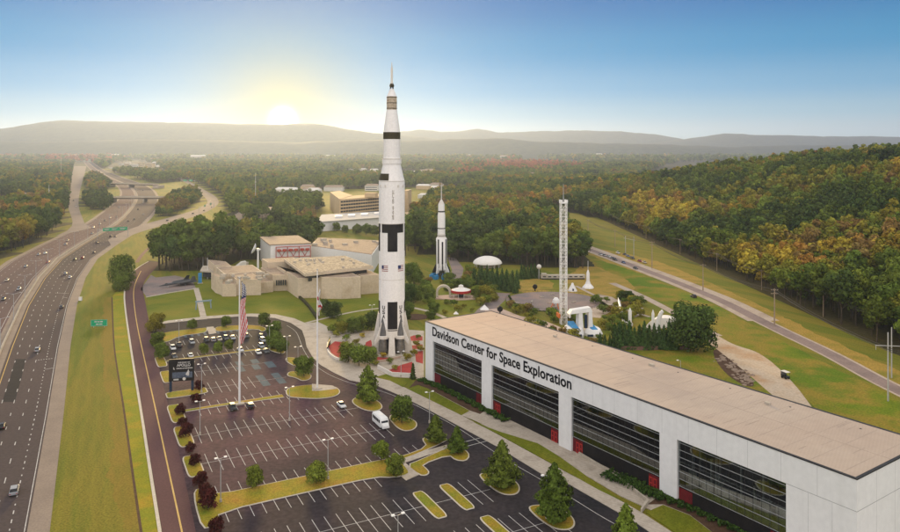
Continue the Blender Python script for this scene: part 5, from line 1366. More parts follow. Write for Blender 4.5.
# small building left of the groves
P4 = G(252,218)
hd = empty('flat_office', 'small grey flat-roofed office among trees left of the hotel', 'building', (*P4, 0))
mb = MB(); mb.prism([(x-P4[0],y-P4[1]) for x, y in GL([(248,217.5),(260,217.8),(262,215),(250,214.5)])], 0, 7); mb.prism([(x-P4[0],y-P4[1]) for x, y in GL([(260.2,218.2),(276,216),(276,213.5),(262.2,214.8)])], 0, 8.5); mb.build('wall', M['greywall'] if 'greywall' in M else M.setdefault('greywall', mat('grey_wall', [(.38,.3,.24),(.46,.38,.3)], .2)), hd)
mb = MB(); mb.prism([(x-P4[0],y-P4[1]) for x, y in GL([(248.4,217),(259.7,217.3),(261.5,215.2),(250.2,214.8)])], 6.9, 7.2); mb.build('roof', M['beige_roof'], hd)
mb = MB(); mb.prism([(x-P4[0],y-P4[1]) for x, y in GL([(249,217.75),(259.5,218.0),(259.5,217.6),(249,217.4)])], 2.5, 5); mb.build('window', M['window'], hd)

# dish antenna on the museum roof side
dx_, dy_ = G(258,270)
da = empty('dish_antenna', 'white dish antenna on a column between grove and white hall', 'antenna', (dx_, dy_, 0))
mb = MB(); mb.tube((0,0,0),(0,0,13), .75, .55, 10); mb.build('column', M['white'], da)
mb = MB(); mb.tube((-.2,0,13),(1.8,-.2,13.6), .7, .5, 8); mb.box(-.8,.8,-.7,.7,12.6,14.2); mb.build('mount', M['white'], da)
prof = [(.05,0),(1.4,.2),(2.6,.7),(3.6,1.5),(3.5,1.6),(2.5,.85),(1.4,.35),(.05,.18)]
mb = MB(); mb.lathe(prof, (0,0,0), 24); do = mb.build('dish', M['white'], da, smooth=True); do.location = (-1.6,0,13.6); do.rotation_euler = (0, rad(-68), rad(15))
P5 = G(239,270)
tl = empty('slanted_exhibit', 'pale slanted hangar-like exhibit leaning between the two groves', 'exhibit', (*P5, 0), .5); tl.scale = (.62,)*3
mb = MB(); mb.add([(-9,-3,0),(7,-3,0),(7,3,0),(-9,3,0),(2.5,-3,8.5),(7,-3,9),(7,3,9),(2.5,3,8.5)], [(0,3,2,1),(4,5,6,7),(0,1,5,4),(1,2,6,5),(2,3,7,6),(3,0,4,7)]); mb.build('body', M['offwhite'], tl)
mb = MB(); mb.lathe([(2.9,0),(2.9,3)], (7.2,0,4.8), 16); o = mb.build('drum', M['concrete'], tl)

# dome pavilion
DX, DY = G(487.5,267)
dm = empty('dome_pavilion', 'shallow white dome pavilion in front of the dark wood', 'pavilion', (DX, DY, 0))
R_ = 9.8; mb = MB(); mb.lathe([(R_,2.7),(R_-.1,3.1)]+[(R_*math.cos(t)*.985, 3.1+4.3*math.sin(t)**1.25) for t in [i*math.pi/2/9 for i in range(9)]]+[(.02,7.4)], (0,0,0), 36); mb.build('roof', M['fabric'], dm, smooth=True)
mb = MB()
for k in range(12):
    a = k*math.pi/6; mb.tube((8.4*math.cos(a),8.4*math.sin(a),0),(8.4*math.cos(a),8.4*math.sin(a),3.1), .22)
mb.build('columns', M['offwhite'], dm)
mb = MB(); mb.lathe([(5.5,0),(5.5,3.0)], (0,0,0), 24); mb.build('core_wall', M['greywall'], dm)
# carousel pavilion
KX, KY = G(461,298)
kp = empty('carousel_pavilion', 'round pavilion with white top and red rim beside a grey arch', 'pavilion', (KX, KY, 0))
mb = MB(); mb.lathe([(5.2,3.1),(5.4,3.1),(5.4,4.3),(5.0,4.4)], (0,0,0), 28); mb.build('rim', M['red'], kp)
mb = MB(); mb.lathe([(5.15,4.35),(3.4,5.0),(1.4,5.6),(1.2,6.8),(.05,7.2)], (0,0,0), 28); mb.build('roof', M['fabric'], kp)
mb = MB()
for k in range(10):
    a = k*math.pi/5; mb.tube((4.8*math.cos(a),4.8*math.sin(a),.6),(4.8*math.cos(a),4.8*math.sin(a),3.2), .14)
mb.build('columns', M['offwhite'], kp)
mb = MB(); mb.lathe([(1.8,.6),(1.8,3.2)], (0,0,0), 12); mb.build('core', M['darksteel'], kp)
mb = MB(); mb.prism([(-13.5,-3.5),(-2,-6.5),(7.5,-4.5),(8.5,3),(0,7),(-12,4)], -.02, .6); mb.build('base', M['pinkpave'], kp)
mb = MB()
n = 10
for k in range(n):
    a0 = math.pi*k/n; a1 = math.pi*(k+1)/n
    for (ro, ri) in ((4.0, 2.9),):
        q = [(ro*math.cos(a0),3.2+ro*math.sin(a0)*.95),(ro*math.cos(a1),3.2+ro*math.sin(a1)*.95),(ri*math.cos(a1),3.2+ri*math.sin(a1)*.95),(ri*math.cos(a0),3.2+ri*math.sin(a0)*.95)]
        mb.add([(-9.3+x,-1.2,z) for x, z in q]+[(-9.3+x,1.6,z) for x, z in q], [(0,1,2,3),(7,6,5,4),(0,4,5,1),(1,5,6,2),(2,6,7,3),(3,7,4,0)])
for s in (-1,1): mb.box(-9.3+s*3.45-.55,-9.3+s*3.45+.55,-1.2,1.6,.6,3.25)
mb.build('arch', M['concrete'], kp)
# white ride with blue troughs
QX, QY = G(583,334.5)
rd = empty('space_ride', 'white spaceship-like ride with blue troughs at the foot of the lattice tower', 'ride', (QX, QY, 0), .15); rd.scale = (1.18,)*3
mb = MB(); n = 28
def hull(px_, py_, rx, ry, h, cut):
    P = [(px_+rx*math.cos(2*math.pi*i/n)*(1-.18*math.cos(2*math.pi*i/n)), py_+ry*math.sin(2*math.pi*i/n)) for i in range(n)]
    Pt = [(px_+(x-px_)*.8, py_+(y-py_)*.8) for x, y in P]
    mb.add([(x,y,-.05) for x, y in P]+[(x*1.03,y*1.03,h*.4) for x, y in P]+[(x,y,h) for x, y in Pt], [tuple(range(2*n,3*n))]+[(k*n+i,k*n+(i+1)%n,(k+1)*n+(i+1)%n,(k+1)*n+i) for k in range(2) for i in range(n)])
hull(-3.2,0,3.6,5.5,2.9,0); hull(3.8,-.5,3.2,5.0,2.4,0); mb.build('hull', M['white'], rd)
mb = MB()
for (x, w, y0, y1, z0, z1) in ((-3.6,1.15,-3.6,3.4,2.95,4.2),(3.4,1.05,-3.2,2.6,2.5,3.2)):
    mb.add([(x-w,y0,z0),(x+w,y0,z0),(x+w,y1,z1),(x-w,y1,z1),(x-w,y0,z0-.3),(x+w,y0,z0-.3),(x+w,y1,z0-.3),(x-w,y1,z0-.3)], [(0,1,2,3),(0,4,5,1),(1,5,6,2),(2,6,7,3),(3,7,4,0)])
mb.build('trough', M['blue'], rd)
mb = MB()
for sx in (-1.0, 2.6):
    mb.add([(sx-1.0,-1,0),(sx+1.0,-1,0),(sx+1.0,3,0),(sx-1.0,3,0),(sx-.55,-.2,8.4),(sx+.75,-.2,8.4),(sx+.75,2.6,8.6),(sx-.55,2.6,8.6)], [(0,3,2,1),(4,5,6,7),(0,1,5,4),(1,2,6,5),(2,3,7,6),(3,0,4,7)])
mb.add([(-5.2,-.4,7.5),(3.5,-.4,8.2),(3.5,2.8,8.2),(-5.2,2.8,7.5),(-4.2,-.2,8.9),(2.8,-.2,9.7),(2.8,2.6,9.7),(-4.2,2.6,8.9)], [(0,3,2,1),(4,5,6,7),(0,1,5,4),(1,2,6,5),(2,3,7,6),(3,0,4,7)])
mb.build('portal', M['white'], rd)
mb = MB(); mb.box(.35,1.35,-.9,-.2,2.5,7.2); mb.box(-.2,1.8,-5.8,-5.3,.6,1.3); mb.box(-4.4,-2.4,-5.72,-5.2,.7,1.5); mb.build('dark_openings', M['navy'], rd)
# rocket garden pieces
def small_rocket(px, py, h, r, label, base=True, cone=.2):
    o = empty('small_rocket', label, 'rocket', (*G(px,py), 0), 0, 'small rockets in the garden')
    mb = MB(); mb.lathe([(r,.8),(r,h*(1-cone)),(r*.45,h*(1-cone*.35)),(.04,h)], (0,0,0), 14); mb.build('body', M['white'], o, smooth=True)
    for k in range(4):
        a = k*math.pi/2+.5; ca, sa = math.cos(a), math.sin(a); f_ = MB(); q = [(r*.8,h*.26),(r*2.3,h*.1),(r*2.3,.5),(r*.8,.6)]; vs = []
        for sgn in (-.08,.08): vs += [(x*ca-sa*sgn, x*sa+ca*sgn, z) for x, z in q]
        f_.add(vs, [(3,2,1,0),(4,5,6,7)]+[(i,(i+1)%4,4+(i+1)%4,4+i) for i in range(4)]); f_.build('fin', M['offwhite'], o)
    mb = MB(); mb.lathe([(r*1.5,-.05),(r*1.3,.8)], (0,0,0), 12); mb.build('pedestal', M['concrete'], o)
    return o
small_rocket(630,326,8.2,.75,'short white rocket standing just right of the leaning white one')
small_rocket(653,331,9.4,.62,'slender white rocket standing left of the curved white craft')
o = empty('small_rocket', 'white rocket on a flared white base near the trailer', 'rocket', (*G(588,288), 0), 0, 'small rockets in the garden')
mb = MB(); mb.lathe([(1.0,2.6),(.95,8.5),(.3,10.2),(.12,10.4),(.1,15.5)], (0,0,0), 14); mb.build('body', M['white'], o, smooth=True)
mb = MB(); mb.lathe([(3.4,0),(3.2,.7),(1.6,2.4),(1.0,4.0)], (0,0,0), 8); mb.build('pedestal', M['white'], o)
o = empty('leaning_rocket', 'long thin white rocket lying at a slant beside the garden path', 'rocket', (*G(624,325), 0), 0, 'small rockets in the garden')
a = G(618,305); a = (a[0]-o.location.x, a[1]-o.location.y)
mb = MB(); mb.tube((0,0,1.0), (a[0]*.8,a[1]*.8,3.4), .62, .55, 10); mb.tube((a[0]*.8,a[1]*.8,3.4), (a[0],a[1],3.9), .55, .05, 10); mb.build('body', M['white'], o)
mb = MB(); mb.box(-1.3,1.6,-1.0,1.0,0,1.3); mb.tube((a[0]*.6,a[1]*.6,0),(a[0]*.6,a[1]*.6,2.6), .18); mb.build('cradle', M['offwhite'], o)
o = empty('curved_craft', 'tall curved white craft with a domed shelter behind, beside the huge dark tree', 'exhibit', (*G(660,333), 0))
mb = MB()
for k in range(8):
    t0, t1 = k/8, (k+1)/8
    f_ = lambda t: (-.9+2.2*t*t, 0, 9.5*math.sin(t*1.4)/math.sin(1.4))
    mb.tube(f_(t0), f_(t1), 1.1-.35*t0, 1.1-.35*t1, 12, cap=(k in (0,7)))
mb.build('body', M['white'], o)
mb = MB()
P = [(8*math.cos(t), 4.6*math.sin(t)) for t in [math.pi*i/10 for i in range(11)]]
for i in range(10):
    for (y0, y1) in ((8,20),):
        mb.quad((4+P[i][0],y0,P[i][1]),(4+P[i+1][0],y0,P[i+1][1]),(8+P[i+1][0]*.7,y1,P[i+1][1]*.7),(8+P[i][0]*.7,y1,P[i][1]*.7))
mb.add([(4+x,8,z) for x, z in P], [tuple(range(11))]); mb.build('shelter', M['fabric'], o)
o = empty('white_capsule', 'small white cone-shaped capsule left of the flared-base rocket', 'exhibit', (*G(572.5,291), 0))
mb = MB(); mb.lathe([(2.6,0),(2.5,.5),(.75,3.6),(.6,4.4),(.1,4.6)], (0,0,0), 16); mb.build('body', M['white'], o, smooth=True)
mb = MB(); mb.box(-.4,.4,-2.5,-1.2,.5,1.6); mb.build('hatch', M['navy'], o)
o = empty('long_trailer', 'long white trailer building with dark underside beyond the lattice tower', 'trailer', (*G(562,279), 0), .02)
mb = MB(); mb.box(-13,14,-2,2,.8,2.6); mb.box(-12.5,-9.5,-2.3,2.3,2.6,3.4); mb.build('body', M['concrete'], o)
mb = MB(); mb.box(-12.5,13.5,-1.8,1.8,.0,.79); mb.build('underside', M['darksteel'], o)
for k in range(8):
    mb = MB(); mb.box(-12+k*3.2,-10.1+k*3.2,-2.04,-2.0,1.4,2.1); mb.build('window', M['window'], o)
for i, (px, py, h, l) in enumerate(((484.5,309.5,2.4,'small white tent on the dark drive above the pale roof'),(517,329,4.8,'narrow white obelisk just behind the pale roof edge'),(456,314,1.4,'tiny white kiosk on the lawn above the pale roof'))):
    o = empty('tent' if i == 0 else 'marker', l, 'tent' if i == 0 else 'exhibit', (*G(px,py), 0))
    w_ = (2.2,.75,1.2)[i]; mb = MB(); mb.add([(-w_,-w_,0),(w_,-w_,0),(w_,w_,0),(-w_,w_,0),(0,0,h)], [(3,2,1,0),(0,1,4),(1,2,4),(2,3,4),(3,0,4)]); mb.build('body', M['white'], o)
    mb = MB(); mb.box(-w_*1.05,w_*1.05,-w_*1.05,w_*1.05,-.02,.15); mb.build('base', M['concrete'], o)
for i, (px, py) in enumerate(((535,291),(549,315),(500,314))):
    o = empty('globe_sculpture', ['dark round sculpture on the grass behind the round plaza','dark round bush-like ball at the front rim of the round plaza','dark round ball beside the dark drive above the roof'][i], 'sculpture', (*G(px,py), 0))
    mb = MB(); mb.lathe([(.05,1.0)]+[(1.4*math.sin(t), 2.4-1.4*math.cos(t)) for t in (.4,.9,1.4,1.9,2.4,2.8)]+[(.05,3.8)], (0,0,0), 14); mb.build('ball', M['black'], o, smooth=True)
    mb = MB(); mb.tube((0,0,0),(0,0,1.2), .3); mb.build('stem', M['darksteel'], o)
# exhibits on the round plaza
rr = random.Random(31)
for i in range(10):
    a = rr.uniform(0, 6.28); q = rr.uniform(4, 21); p = (PC[0]+math.cos(a)*q, PC[1]+math.sin(a)*q)
    o = empty('plaza_bench', f'low pale bench block on the round plaza, {ORD[i]} of ten', 'bench', (*p, 0), rr.uniform(0,3), 'benches on the round plaza')
    mb = MB(); mb.box(-1.3,1.3,-.3,.3,.4,.52); mb.build('seat', M['concrete'], o)
    for s in (-1,1):
        mb = MB(); mb.box(s*1.0-.15,s*1.0+.15,-.25,.25,0,.4); mb.build('leg', M['concrete'], o)
o = empty('spiral_exhibit', 'red and white lander-like exhibit at the left foot of the lattice tower', 'exhibit', (*G(556,308), 0))
mb = MB(); mb.lathe([(1.6,2.2),(1.9,2.8),(1.6,4.2),(.8,5.2),(.1,5.3)], (0,0,0), 8); mb.build('cabin', M['white'], o)
for k in range(4):
    a = k*math.pi/2+.3; mb = MB(); mb.tube((1.5*math.cos(a),1.5*math.sin(a),2.6),(3*math.cos(a),3*math.sin(a),0), .22); mb.build('leg', M['orange'], o)
mb = MB(); P = [(PC[0]+(PR+.3)*math.cos(t), PC[1]+(PR+.3)*math.sin(t)) for t in [i*2*math.pi/60 for i in range(61)]]
o = empty('plaza_railing', 'thin dark railing round the round plaza', 'railing', (PC[0], PC[1], 0))
mb = MB(); Q = [(x-PC[0], y-PC[1]) for x, y in P]
for a, b in zip(Q[:-1], Q[1:]): mb.tube((*a,1.1),(*b,1.1), .05, n=4)
mb.build('rail', M['darksteel'], o)
mb = MB()
for a in Q[:-1]: mb.tube((*a,0),(*a,1.1), .05, n=4)
mb.build('posts', M['darksteel'], o)
# plaza walls by the tall rocket
def low_wall(label, pts, h, th, m, name='low_wall'):
    P = GL(pts); o = MB(); ribbon_solid(o, offset(P, th/2), offset(P, -th/2), 0, h); tag(o.build(name, M[m]), label, 'wall')
low_wall('low white curved wall in front of the red paving, on the left', chaikin([(327.5,344),(326.8,352),(333,358.5),(341,361)],2,False), .9, .4, 'offwhite')
low_wall('dark curved railing wall left of the red plaza', chaikin([(330,343),(328,347),(327.2,351)],1,False), 1.6, .3, 'darksteel')
low_wall('low white wall with posts at the plaza corner by the long building', [(378,369),(392,376.5),(412,377.5)], 1.5, .5, 'offwhite')
low_wall('low beige wall along the front of the red paving', [(371,363),(386,361.5),(401,357.8)], .8, .4, 'pinkpave')
low_wall('reddish retaining fence behind the pale roof, below the evergreens', [(612,349.6),(640,350.2),(690,349)], 1.5, .25, 'rustwall')
low_wall('dark hedge-like fence up the museum lawn', chaikin([(297.5,296.5),(305,303),(311,310),(317,319)],1,False), 1.3, 1.1, 'floor')
o = empty('mulch_mound', 'round dark mulch bed right of the tall rocket', 'flower bed', (*G(416,317), 0))
mb = MB(); mb.lathe([(6.2,0),(5.6,.25),(.05,.4)], (0,0,0), 24); o2 = mb.build('bed', M['mulch'], o)

# black jet on the pad
JX, JY = G(177.5,286)
jt = empty('black_jet', 'black twin-fin reconnaissance jet on a paved pad', 'aircraft', (JX, JY, 0), rad(-125)); jt.scale = (.76,)*3
mb = MB()
def fus(pts, n=12):
    rows = []
    for x, w, h, z in pts: rows.append([(x, w*math.cos(2*math.pi*i/n), z+h*math.sin(2*math.pi*i/n)) for i in range(n)])
    vs = [p for r_ in rows for p in r_]
    mb.add(vs, [(j*n+i, j*n+(i+1)%n, (j+1)*n+(i+1)%n, (j+1)*n+i) for j in range(len(rows)-1) for i in range(n)]+[tuple(range(n)), tuple(range((len(rows)-1)*n, len(rows)*n))])
fus([(15.5,.1,.1,2.3),(13,.55,.45,2.4),(10,.95,.75,2.5),(6,1.3,.85,2.5),(0,1.5,.85,2.5),(-8,1.2,.7,2.5),(-14,.3,.3,2.5)])
mb.build('fuselage', M['jet'], jt, smooth=True)
mb = MB()
P = [(5,1.2),(-4.5,4.4),(-9.5,8.4),(-12.5,8.4),(-13.2,1.0)]
for s in (-1,1):
    Q = [(x, s*y) for x, y in P]; mb.prism(Q, 2.3, 2.55)
mb.prism([(12,.9),(4,1.7),(4,-1.7),(12,-.9)], 2.3, 2.45)
mb.build('wing', M['jet'], jt)
for s in (-1,1):
    mb = MB()
    n = 12; rows = [(2,.15),(0.5,.75),(-4,.95),(-9,.95),(-13.5,.7)]
    vs = [(x, s*4.3+r*math.cos(2*math.pi*i/n), 2.6+r*math.sin(2*math.pi*i/n)) for x, r in rows for i in range(n)]
    mb.add(vs, [(j*n+i, j*n+(i+1)%n, (j+1)*n+(i+1)%n, (j+1)*n+i) for j in range(4) for i in range(n)]); mb.build('engine_nacelle', M['jet'], jt, smooth=True)
    mb = MB(); mb.add([(-8,s*4.3-.12,3.4),(-13,s*4.3-.12,3.4),(-13,s*3.5-.08,6.2),(-10.5,s*3.5-.08,6.2),(-8,s*4.3+.12,3.4),(-13,s*4.3+.12,3.4),(-13,s*3.5+.08,6.2),(-10.5,s*3.5+.08,6.2)], [(0,1,2,3),(7,6,5,4),(0,4,5,1),(1,5,6,2),(2,6,7,3),(3,7,4,0)]); mb.build('tail_fin', M['jet'], jt)
for x, y in ((8,0),(-5,2.6),(-5,-2.6)):
    mb = MB(); mb.tube((x,y,.5),(x,y,2.2), .12); mb.tube((x,y-.2,.5),(x,y+.2,.5), .5, n=12); mb.build('landing_gear', M['steel'], jt)
mb = MB(); mb.prism([(10.5,.35),(8.6,.55),(8.6,-.55),(10.5,-.35)], 3.1, 3.32); mb.build('canopy', M['carglass'], jt)

# gateway arch over the lawn path
o = empty('gateway', 'small blue grey gateway over the lawn path', 'gateway', (*G(203.5,309), 0), LA)
for s in (-1,1):
    mb = MB(); mb.tube((s*3.6,0,0),(s*3.3,0,3.6), .3); mb.build('post', M['gatepaint'] if 'gatepaint' in M else M.setdefault('gatepaint', mat('gate_grey', [(.2,.27,.32),(.28,.35,.4)], .5)), o)
mb = MB(); mb.box(-3.9,3.9,-.3,.3,3.6,4.3); mb.build('beam', M['gatepaint'], o)

# overpasses
def overpass(label, L_, Rr, depthY, z, piers):
    a, b = G(*L_, z), G(*Rr, z)
    o = empty('overpass', label, 'bridge', (a[0], a[1], 0))
    dx, dy = b[0]-a[0], b[1]-a[1]; l = math.hypot(dx, dy); ang = math.atan2(dy, dx); o.rotation_euler = (0, 0, ang)
    mb = MB(); mb.box(0, l, 0, depthY, z-.6, z); mb.build('deck', M['hotelwall'], o)
    mb = MB(); mb.box(0, l, .4, depthY-.4, z-2.2, z-.61); mb.build('underside_shade', M['underside_shade'], o)  # shade under the deck, painted as a dark band
    for y in (0, depthY-.4):
        mb = MB(); mb.box(0, l, y, y+.4, z+.001, z+1.1); mb.build('parapet', M['concrete'], o)
    mb = MB(); mb.box(0, l, .6, depthY-.6, z+.01, z+.06); mb.build('roadway', M['ramp'], o)
    for t in piers:
        mb = MB(); mb.box(l*t-1.0, l*t+1.0, .5, depthY-.5, 0, z-2.21); mb.build('pier', M['concrete'], o)
    for x0, x1 in ((-14, 1.2), (l-1.2, l+14)):
        mb = MB(); mb.add([(x0,0,0),(x1,0,0),(x1,depthY,0),(x0,depthY,0),(x0,0,z-.4) if x0 > 0 and False else (x0,0,z-1.72),(x1,0,z-1.72),(x1,depthY,z-1.72),(x0,depthY,z-1.72)], [(0,3,2,1),(4,5,6,7),(0,1,5,4),(1,2,6,5),(2,3,7,6),(3,0,4,7)]); mb.build('abutment', M['greywall'], o)
overpass('nearer pale concrete overpass across the highway', (112,197.6), (171,197.6), 13, 8.0, (.53,))
overpass('farther pale concrete overpass across the highway', (109,183.6), (153,184.6), 16, 8.0, (.45,))
# ------------------------------------------------------------------ vehicles
def loft(mb, secs, mi=0):
    """secs: list of (x, [(y,z) ...]) closed sections"""
    n = len(secs[0][1]); vs = [(x, y, z) for x, s in secs for y, z in s]
    mb.add(vs, [(j*n+i, j*n+(i+1)%n, (j+1)*n+(i+1)%n, (j+1)*n+i) for j in range(len(secs)-1) for i in range(n)]+[tuple(range(n-1,-1,-1)), tuple((len(secs)-1)*n+i for i in range(n))], mi)
def car_proto(kind):
    r = empty('parked_car', 'car', 'car')
    hw = .9; b = MB(); g_ = MB()
    if kind == 'sedan': L_, prof, cab = 4.6, [(-2.3,.45,.78),(-2.2,.35,.92),(-1.4,.3,.95),(.9,.3,.92),(2.0,.33,.80),(2.3,.42,.66)], [(-1.75,.93,.70),(-1.15,1.40,.58),(.25,1.42,.58),(1.05,.93,.70)]
    elif kind == 'suv': L_, prof, cab = 4.7, [(-2.35,.5,1.0),(-2.25,.4,1.08),(-1.4,.35,1.1),(1.0,.35,1.06),(2.1,.4,.98),(2.35,.5,.8)], [(-2.2,1.08,.78),(-1.85,1.66,.66),(.2,1.70,.66),(1.15,1.07,.76)]
    else: L_, prof, cab = 5.4, [(-2.7,.5,1.0),(-2.6,.4,1.05),(-1.4,.35,1.08),(1.2,.35,1.08),(2.4,.4,1.0),(2.7,.5,.85)], [(-.75,1.07,.78),(-.55,1.72,.68),(.55,1.74,.68),(1.35,1.08,.76)]
    loft(b, [(x, [(-hw*.93,z0),(hw*.93,z0),(hw,z0+.22),(hw*.97,z1-.1),(hw*.86,z1),(-hw*.86,z1),(-hw*.97,z1-.1),(-hw,z0+.22)]) for x, z0, z1 in prof])
    x0, z0, w0 = cab[1]; x1, z1, w1 = cab[2]
    b.prism([(x0+.05,-w0),(x1-.05,-w1),(x1-.05,w1),(x0+.05,w0)], z0-.005, z0+.05)
    if kind == 'pickup':
        b.box(-2.6,-.9,-.88,-.8,1.05,1.2); b.box(-2.6,-.9,.8,.88,1.05,1.2); b.box(-2.68,-2.58,-.88,.88,1.0,1.2)
    b.build('body', M['car'], r, smooth=True)
    for (x, z, w) in cab: pass
    g_.add([(cab[0][0],-cab[0][2],cab[0][1]),(cab[1][0],-cab[1][2],cab[1][1]),(cab[2][0],-cab[2][2],cab[2][1]),(cab[3][0],-cab[3][2],cab[3][1]),
            (cab[0][0],cab[0][2],cab[0][1]),(cab[1][0],cab[1][2],cab[1][1]),(cab[2][0],cab[2][2],cab[2][1]),(cab[3][0],cab[3][2],cab[3][1])], [(0,1,2,3),(7,6,5,4),(0,4,5,1),(1,5,6,2),(2,6,7,3)])
    g_.build('window', M['carglass'], r)
    for x in (-L_*.30, L_*.30):
        for s in (-1, 1):
            w = MB(); w.tube((x, s*.72, .34),(x, s*.92, .34), .34, n=12); wo = w.build('wheel', M['tyre'], r)
            h = MB(); h.tube((x, s*.925, .34),(x, s*.93, .34), .19, n=10); h.build('rim', M['steel'], wo)
    for s in (-1, 1):
        h = MB(); h.box(L_*.5-.08, L_*.5+.0, s*.62-.2, s*.62+.2, .6, .72); h.build('headlight', M['lamp'], r)
        h = MB(); h.box(-L_*.5-.01, -L_*.5+.06, s*.65-.17, s*.65+.17, .66, .8); h.build('tail_light', M['taillamp'], r)
    return r
PROTO = {k: car_proto(k) for k in ('sedan','suv','pickup')}
CC = {'white':(.60,.60,.585),'silver':(.30,.31,.32),'black':(.018,.018,.02),'dark grey':(.07,.075,.08),'red':(.28,.03,.03),'blue':(.05,.10,.22),'tan':(.4,.34,.26)}
def car(kd, loc_, rz, col, label, group, name='car'):
    o = copy_thing(PROTO[kd], loc_, rz, label, group, None, CC[col]); o.name = name; return o
used_lab = {}
LOTROT = LA+math.pi/2
# parked cars in the upper rows
for kd, p, col, lab in [('suv',(206.5,341.5),'black','black car parked first in the upper row right of the crossing'),('suv',(213,341),'silver','silver car second in the upper row, between black and pale ones'),('sedan',(219.5,340.2),'tan','tan car third in the upper row'),('suv',(226,339.5),'dark grey','dark grey car fourth in the upper row'),('sedan',(233,339),'silver','silver car fifth in the upper row'),('suv',(246.3,337.5),'dark grey','dark grey car standing apart at the right of the upper row'),
        ('suv',(192,343.6),'silver','silver car alone in the upper row left of the crossing'),('suv',(173,349.5),'white','white car by the round tree in the upper left corner'),('pickup',(179.3,346.5),'dark grey','dark pickup beside the upper left lamp post'),('sedan',(174.5,357.5),'dark grey','dark car below the white one in the upper left corner'),('sedan',(190.6,356.6),'white','white car below the lone silver one, by the narrow grass strip'),('sedan',(240.5,351),'white','white car half hidden behind the big flag pole'),
        ('suv',(261.5,338),'dark grey','dark grey car at the right end of the upper rows, upper of two'),('suv',(263,341.5),'silver','silver car at the right end of the upper rows, lower of two'),('suv',(261.6,347.6),'silver','silver car beside the trees at the right end, upper of the pair'),('sedan',(258.5,353.6),'white','white car beside the trees at the right end, lower of the pair'),('sedan',(266.3,352.4),'dark grey','dark car next to the pale pair by the trees'),
        ('suv',(232.8,409.5),'black','black car left of the big flag pole base, below the grass strip'),('suv',(250.2,407.5),'black','black car right of the big flag pole base, below the grass strip')]:
    u, v = LC(*p); u = round((u-2.2)/2.67-.5)*2.67+2.2+1.33 if False else u
    car(kd, LF(u, v), LOTROT+(math.pi if R.random() < .5 else 0)+R.uniform(-.04,.04), col, lab, 'cars in the upper car park')
u, v = LC(341.5,406.6); car('sedan', LF(u,v), LOTROT+math.pi, 'white', 'white car alone in the stalls left of the big conical tree', 'cars in the upper car park')
# bus
bs = empty('shuttle_bus', 'white shuttle bus parked beside the round green tree', 'bus', (*G(381,425.5), .03), LOTROT+math.pi)
mb = MB(); loft(mb, [(x, [(-1.2,z0),(1.2,z0),(1.22,1.2),(1.2,z1-.25),(1.0,z1),(-1.0,z1),(-1.2,z1-.25),(-1.22,1.2)]) for x, z0, z1 in [(-3.8,.5,2.7),(-3.7,.42,2.95),(2.2,.42,3.0),(2.6,.42,2.7),(2.9,.42,1.75)]])
loft(mb, [(x, [(-1.0,.45),(1.0,.45),(1.02,.9),(.9,z1),(-.9,z1),(-1.02,.9)]) for x, z1 in [(2.8,1.7),(3.7,1.35),(3.9,1.0)]]); bb = mb.build('body', M['car'], bs, smooth=True); bb.color = (.74,.73,.71,1)
for s in (-1,1):
    for k in range(5):
        m = MB(); x = -3.3+k*1.12; m.box(x, x+.92, min(s*1.195, s*1.235), max(s*1.195, s*1.235), 1.5, 2.4); m.build('window', M['carglass'], bs)
    for x in (-2.4, 2.6):
        m = MB(); m.tube((x,s*.95,.45),(x,s*1.2,.45), .45, n=14); m.build('wheel', M['tyre'], bs)
m = MB(); m.add([(2.63,-1.0,2.55),(2.93,-1.0,1.75),(2.93,1.0,1.75),(2.63,1.0,2.55)], [(0,1,2,3)]); m.build('windscreen', M['carglass'], bs)
m = MB(); m.box(-3.86,-3.78,-.9,-.1,1.5,2.4); m.build('rear_window', M['carglass'], bs); m = MB(); m.box(-3.86,-3.78,.1,.9,1.5,2.4); m.build('rear_window', M['carglass'], bs)
m = MB(); m.box(-1.5,.2,-.6,.6,2.95,3.15); m.build('roof_unit', M['white'], bs)
# highway traffic
def along(P, q):
    i = nearest_t(P, q); a = P[max(0,i-1)]; b = P[min(len(P)-1,i+1)]; return math.atan2(b[1]-a[1], b[0]-a[0])
hw = [('far',[(18.8,290,'silver','suv'),(6.8,281,'tan','sedan'),(25.8,267,'silver','sedan'),(38.6,255,'silver','sedan'),(45,254,'white','suv'),(48,263,'red','suv'),(65.3,245,'silver','sedan'),(67.5,241,'tan','sedan'),(92,234,'silver','sedan'),(93.3,228,'white','suv'),(100,224.4,'silver','sedan'),(3.4,300,'dark grey','sedan'),(105,221,'dark grey','sedan'),(110,218.2,'white','suv'),(116.4,217.2,'tan','sedan'),(119,208,'silver','sedan')]),
      ('near',[(65.3,274.5,'silver','suv'),(70,278,'white','sedan'),(74.7,260,'black','sedan'),(82.5,258.6,'red','suv'),(93.8,253.2,'dark grey','sedan'),(96.8,243.5,'dark grey','suv'),(110.7,236.8,'black','sedan'),(115.2,237.2,'dark grey','sedan'),(61.4,308,'dark grey','sedan'),(37.2,351.5,'silver','suv'),(1.6,428,'black','sedan'),(14.3,493,'silver','suv'),(128.3,221.6,'dark grey','sedan'),(134.3,219.8,'dark grey','suv'),(138,210,'dark grey','pickup'),(143.3,214.8,'white','sedan'),(142.8,190.9,'dark grey','suv')]),
      ('exit',[(167.4,221,'dark grey','sedan'),(193,214,'dark grey','suv'),(204,211,'dark grey','sedan'),(211.5,207.6,'silver','sedan'),(210,201.6,'white','sedan')]),
      ('slip',[(76,206.6,'white','sedan'),(73.5,201.2,'dark grey','suv')])]
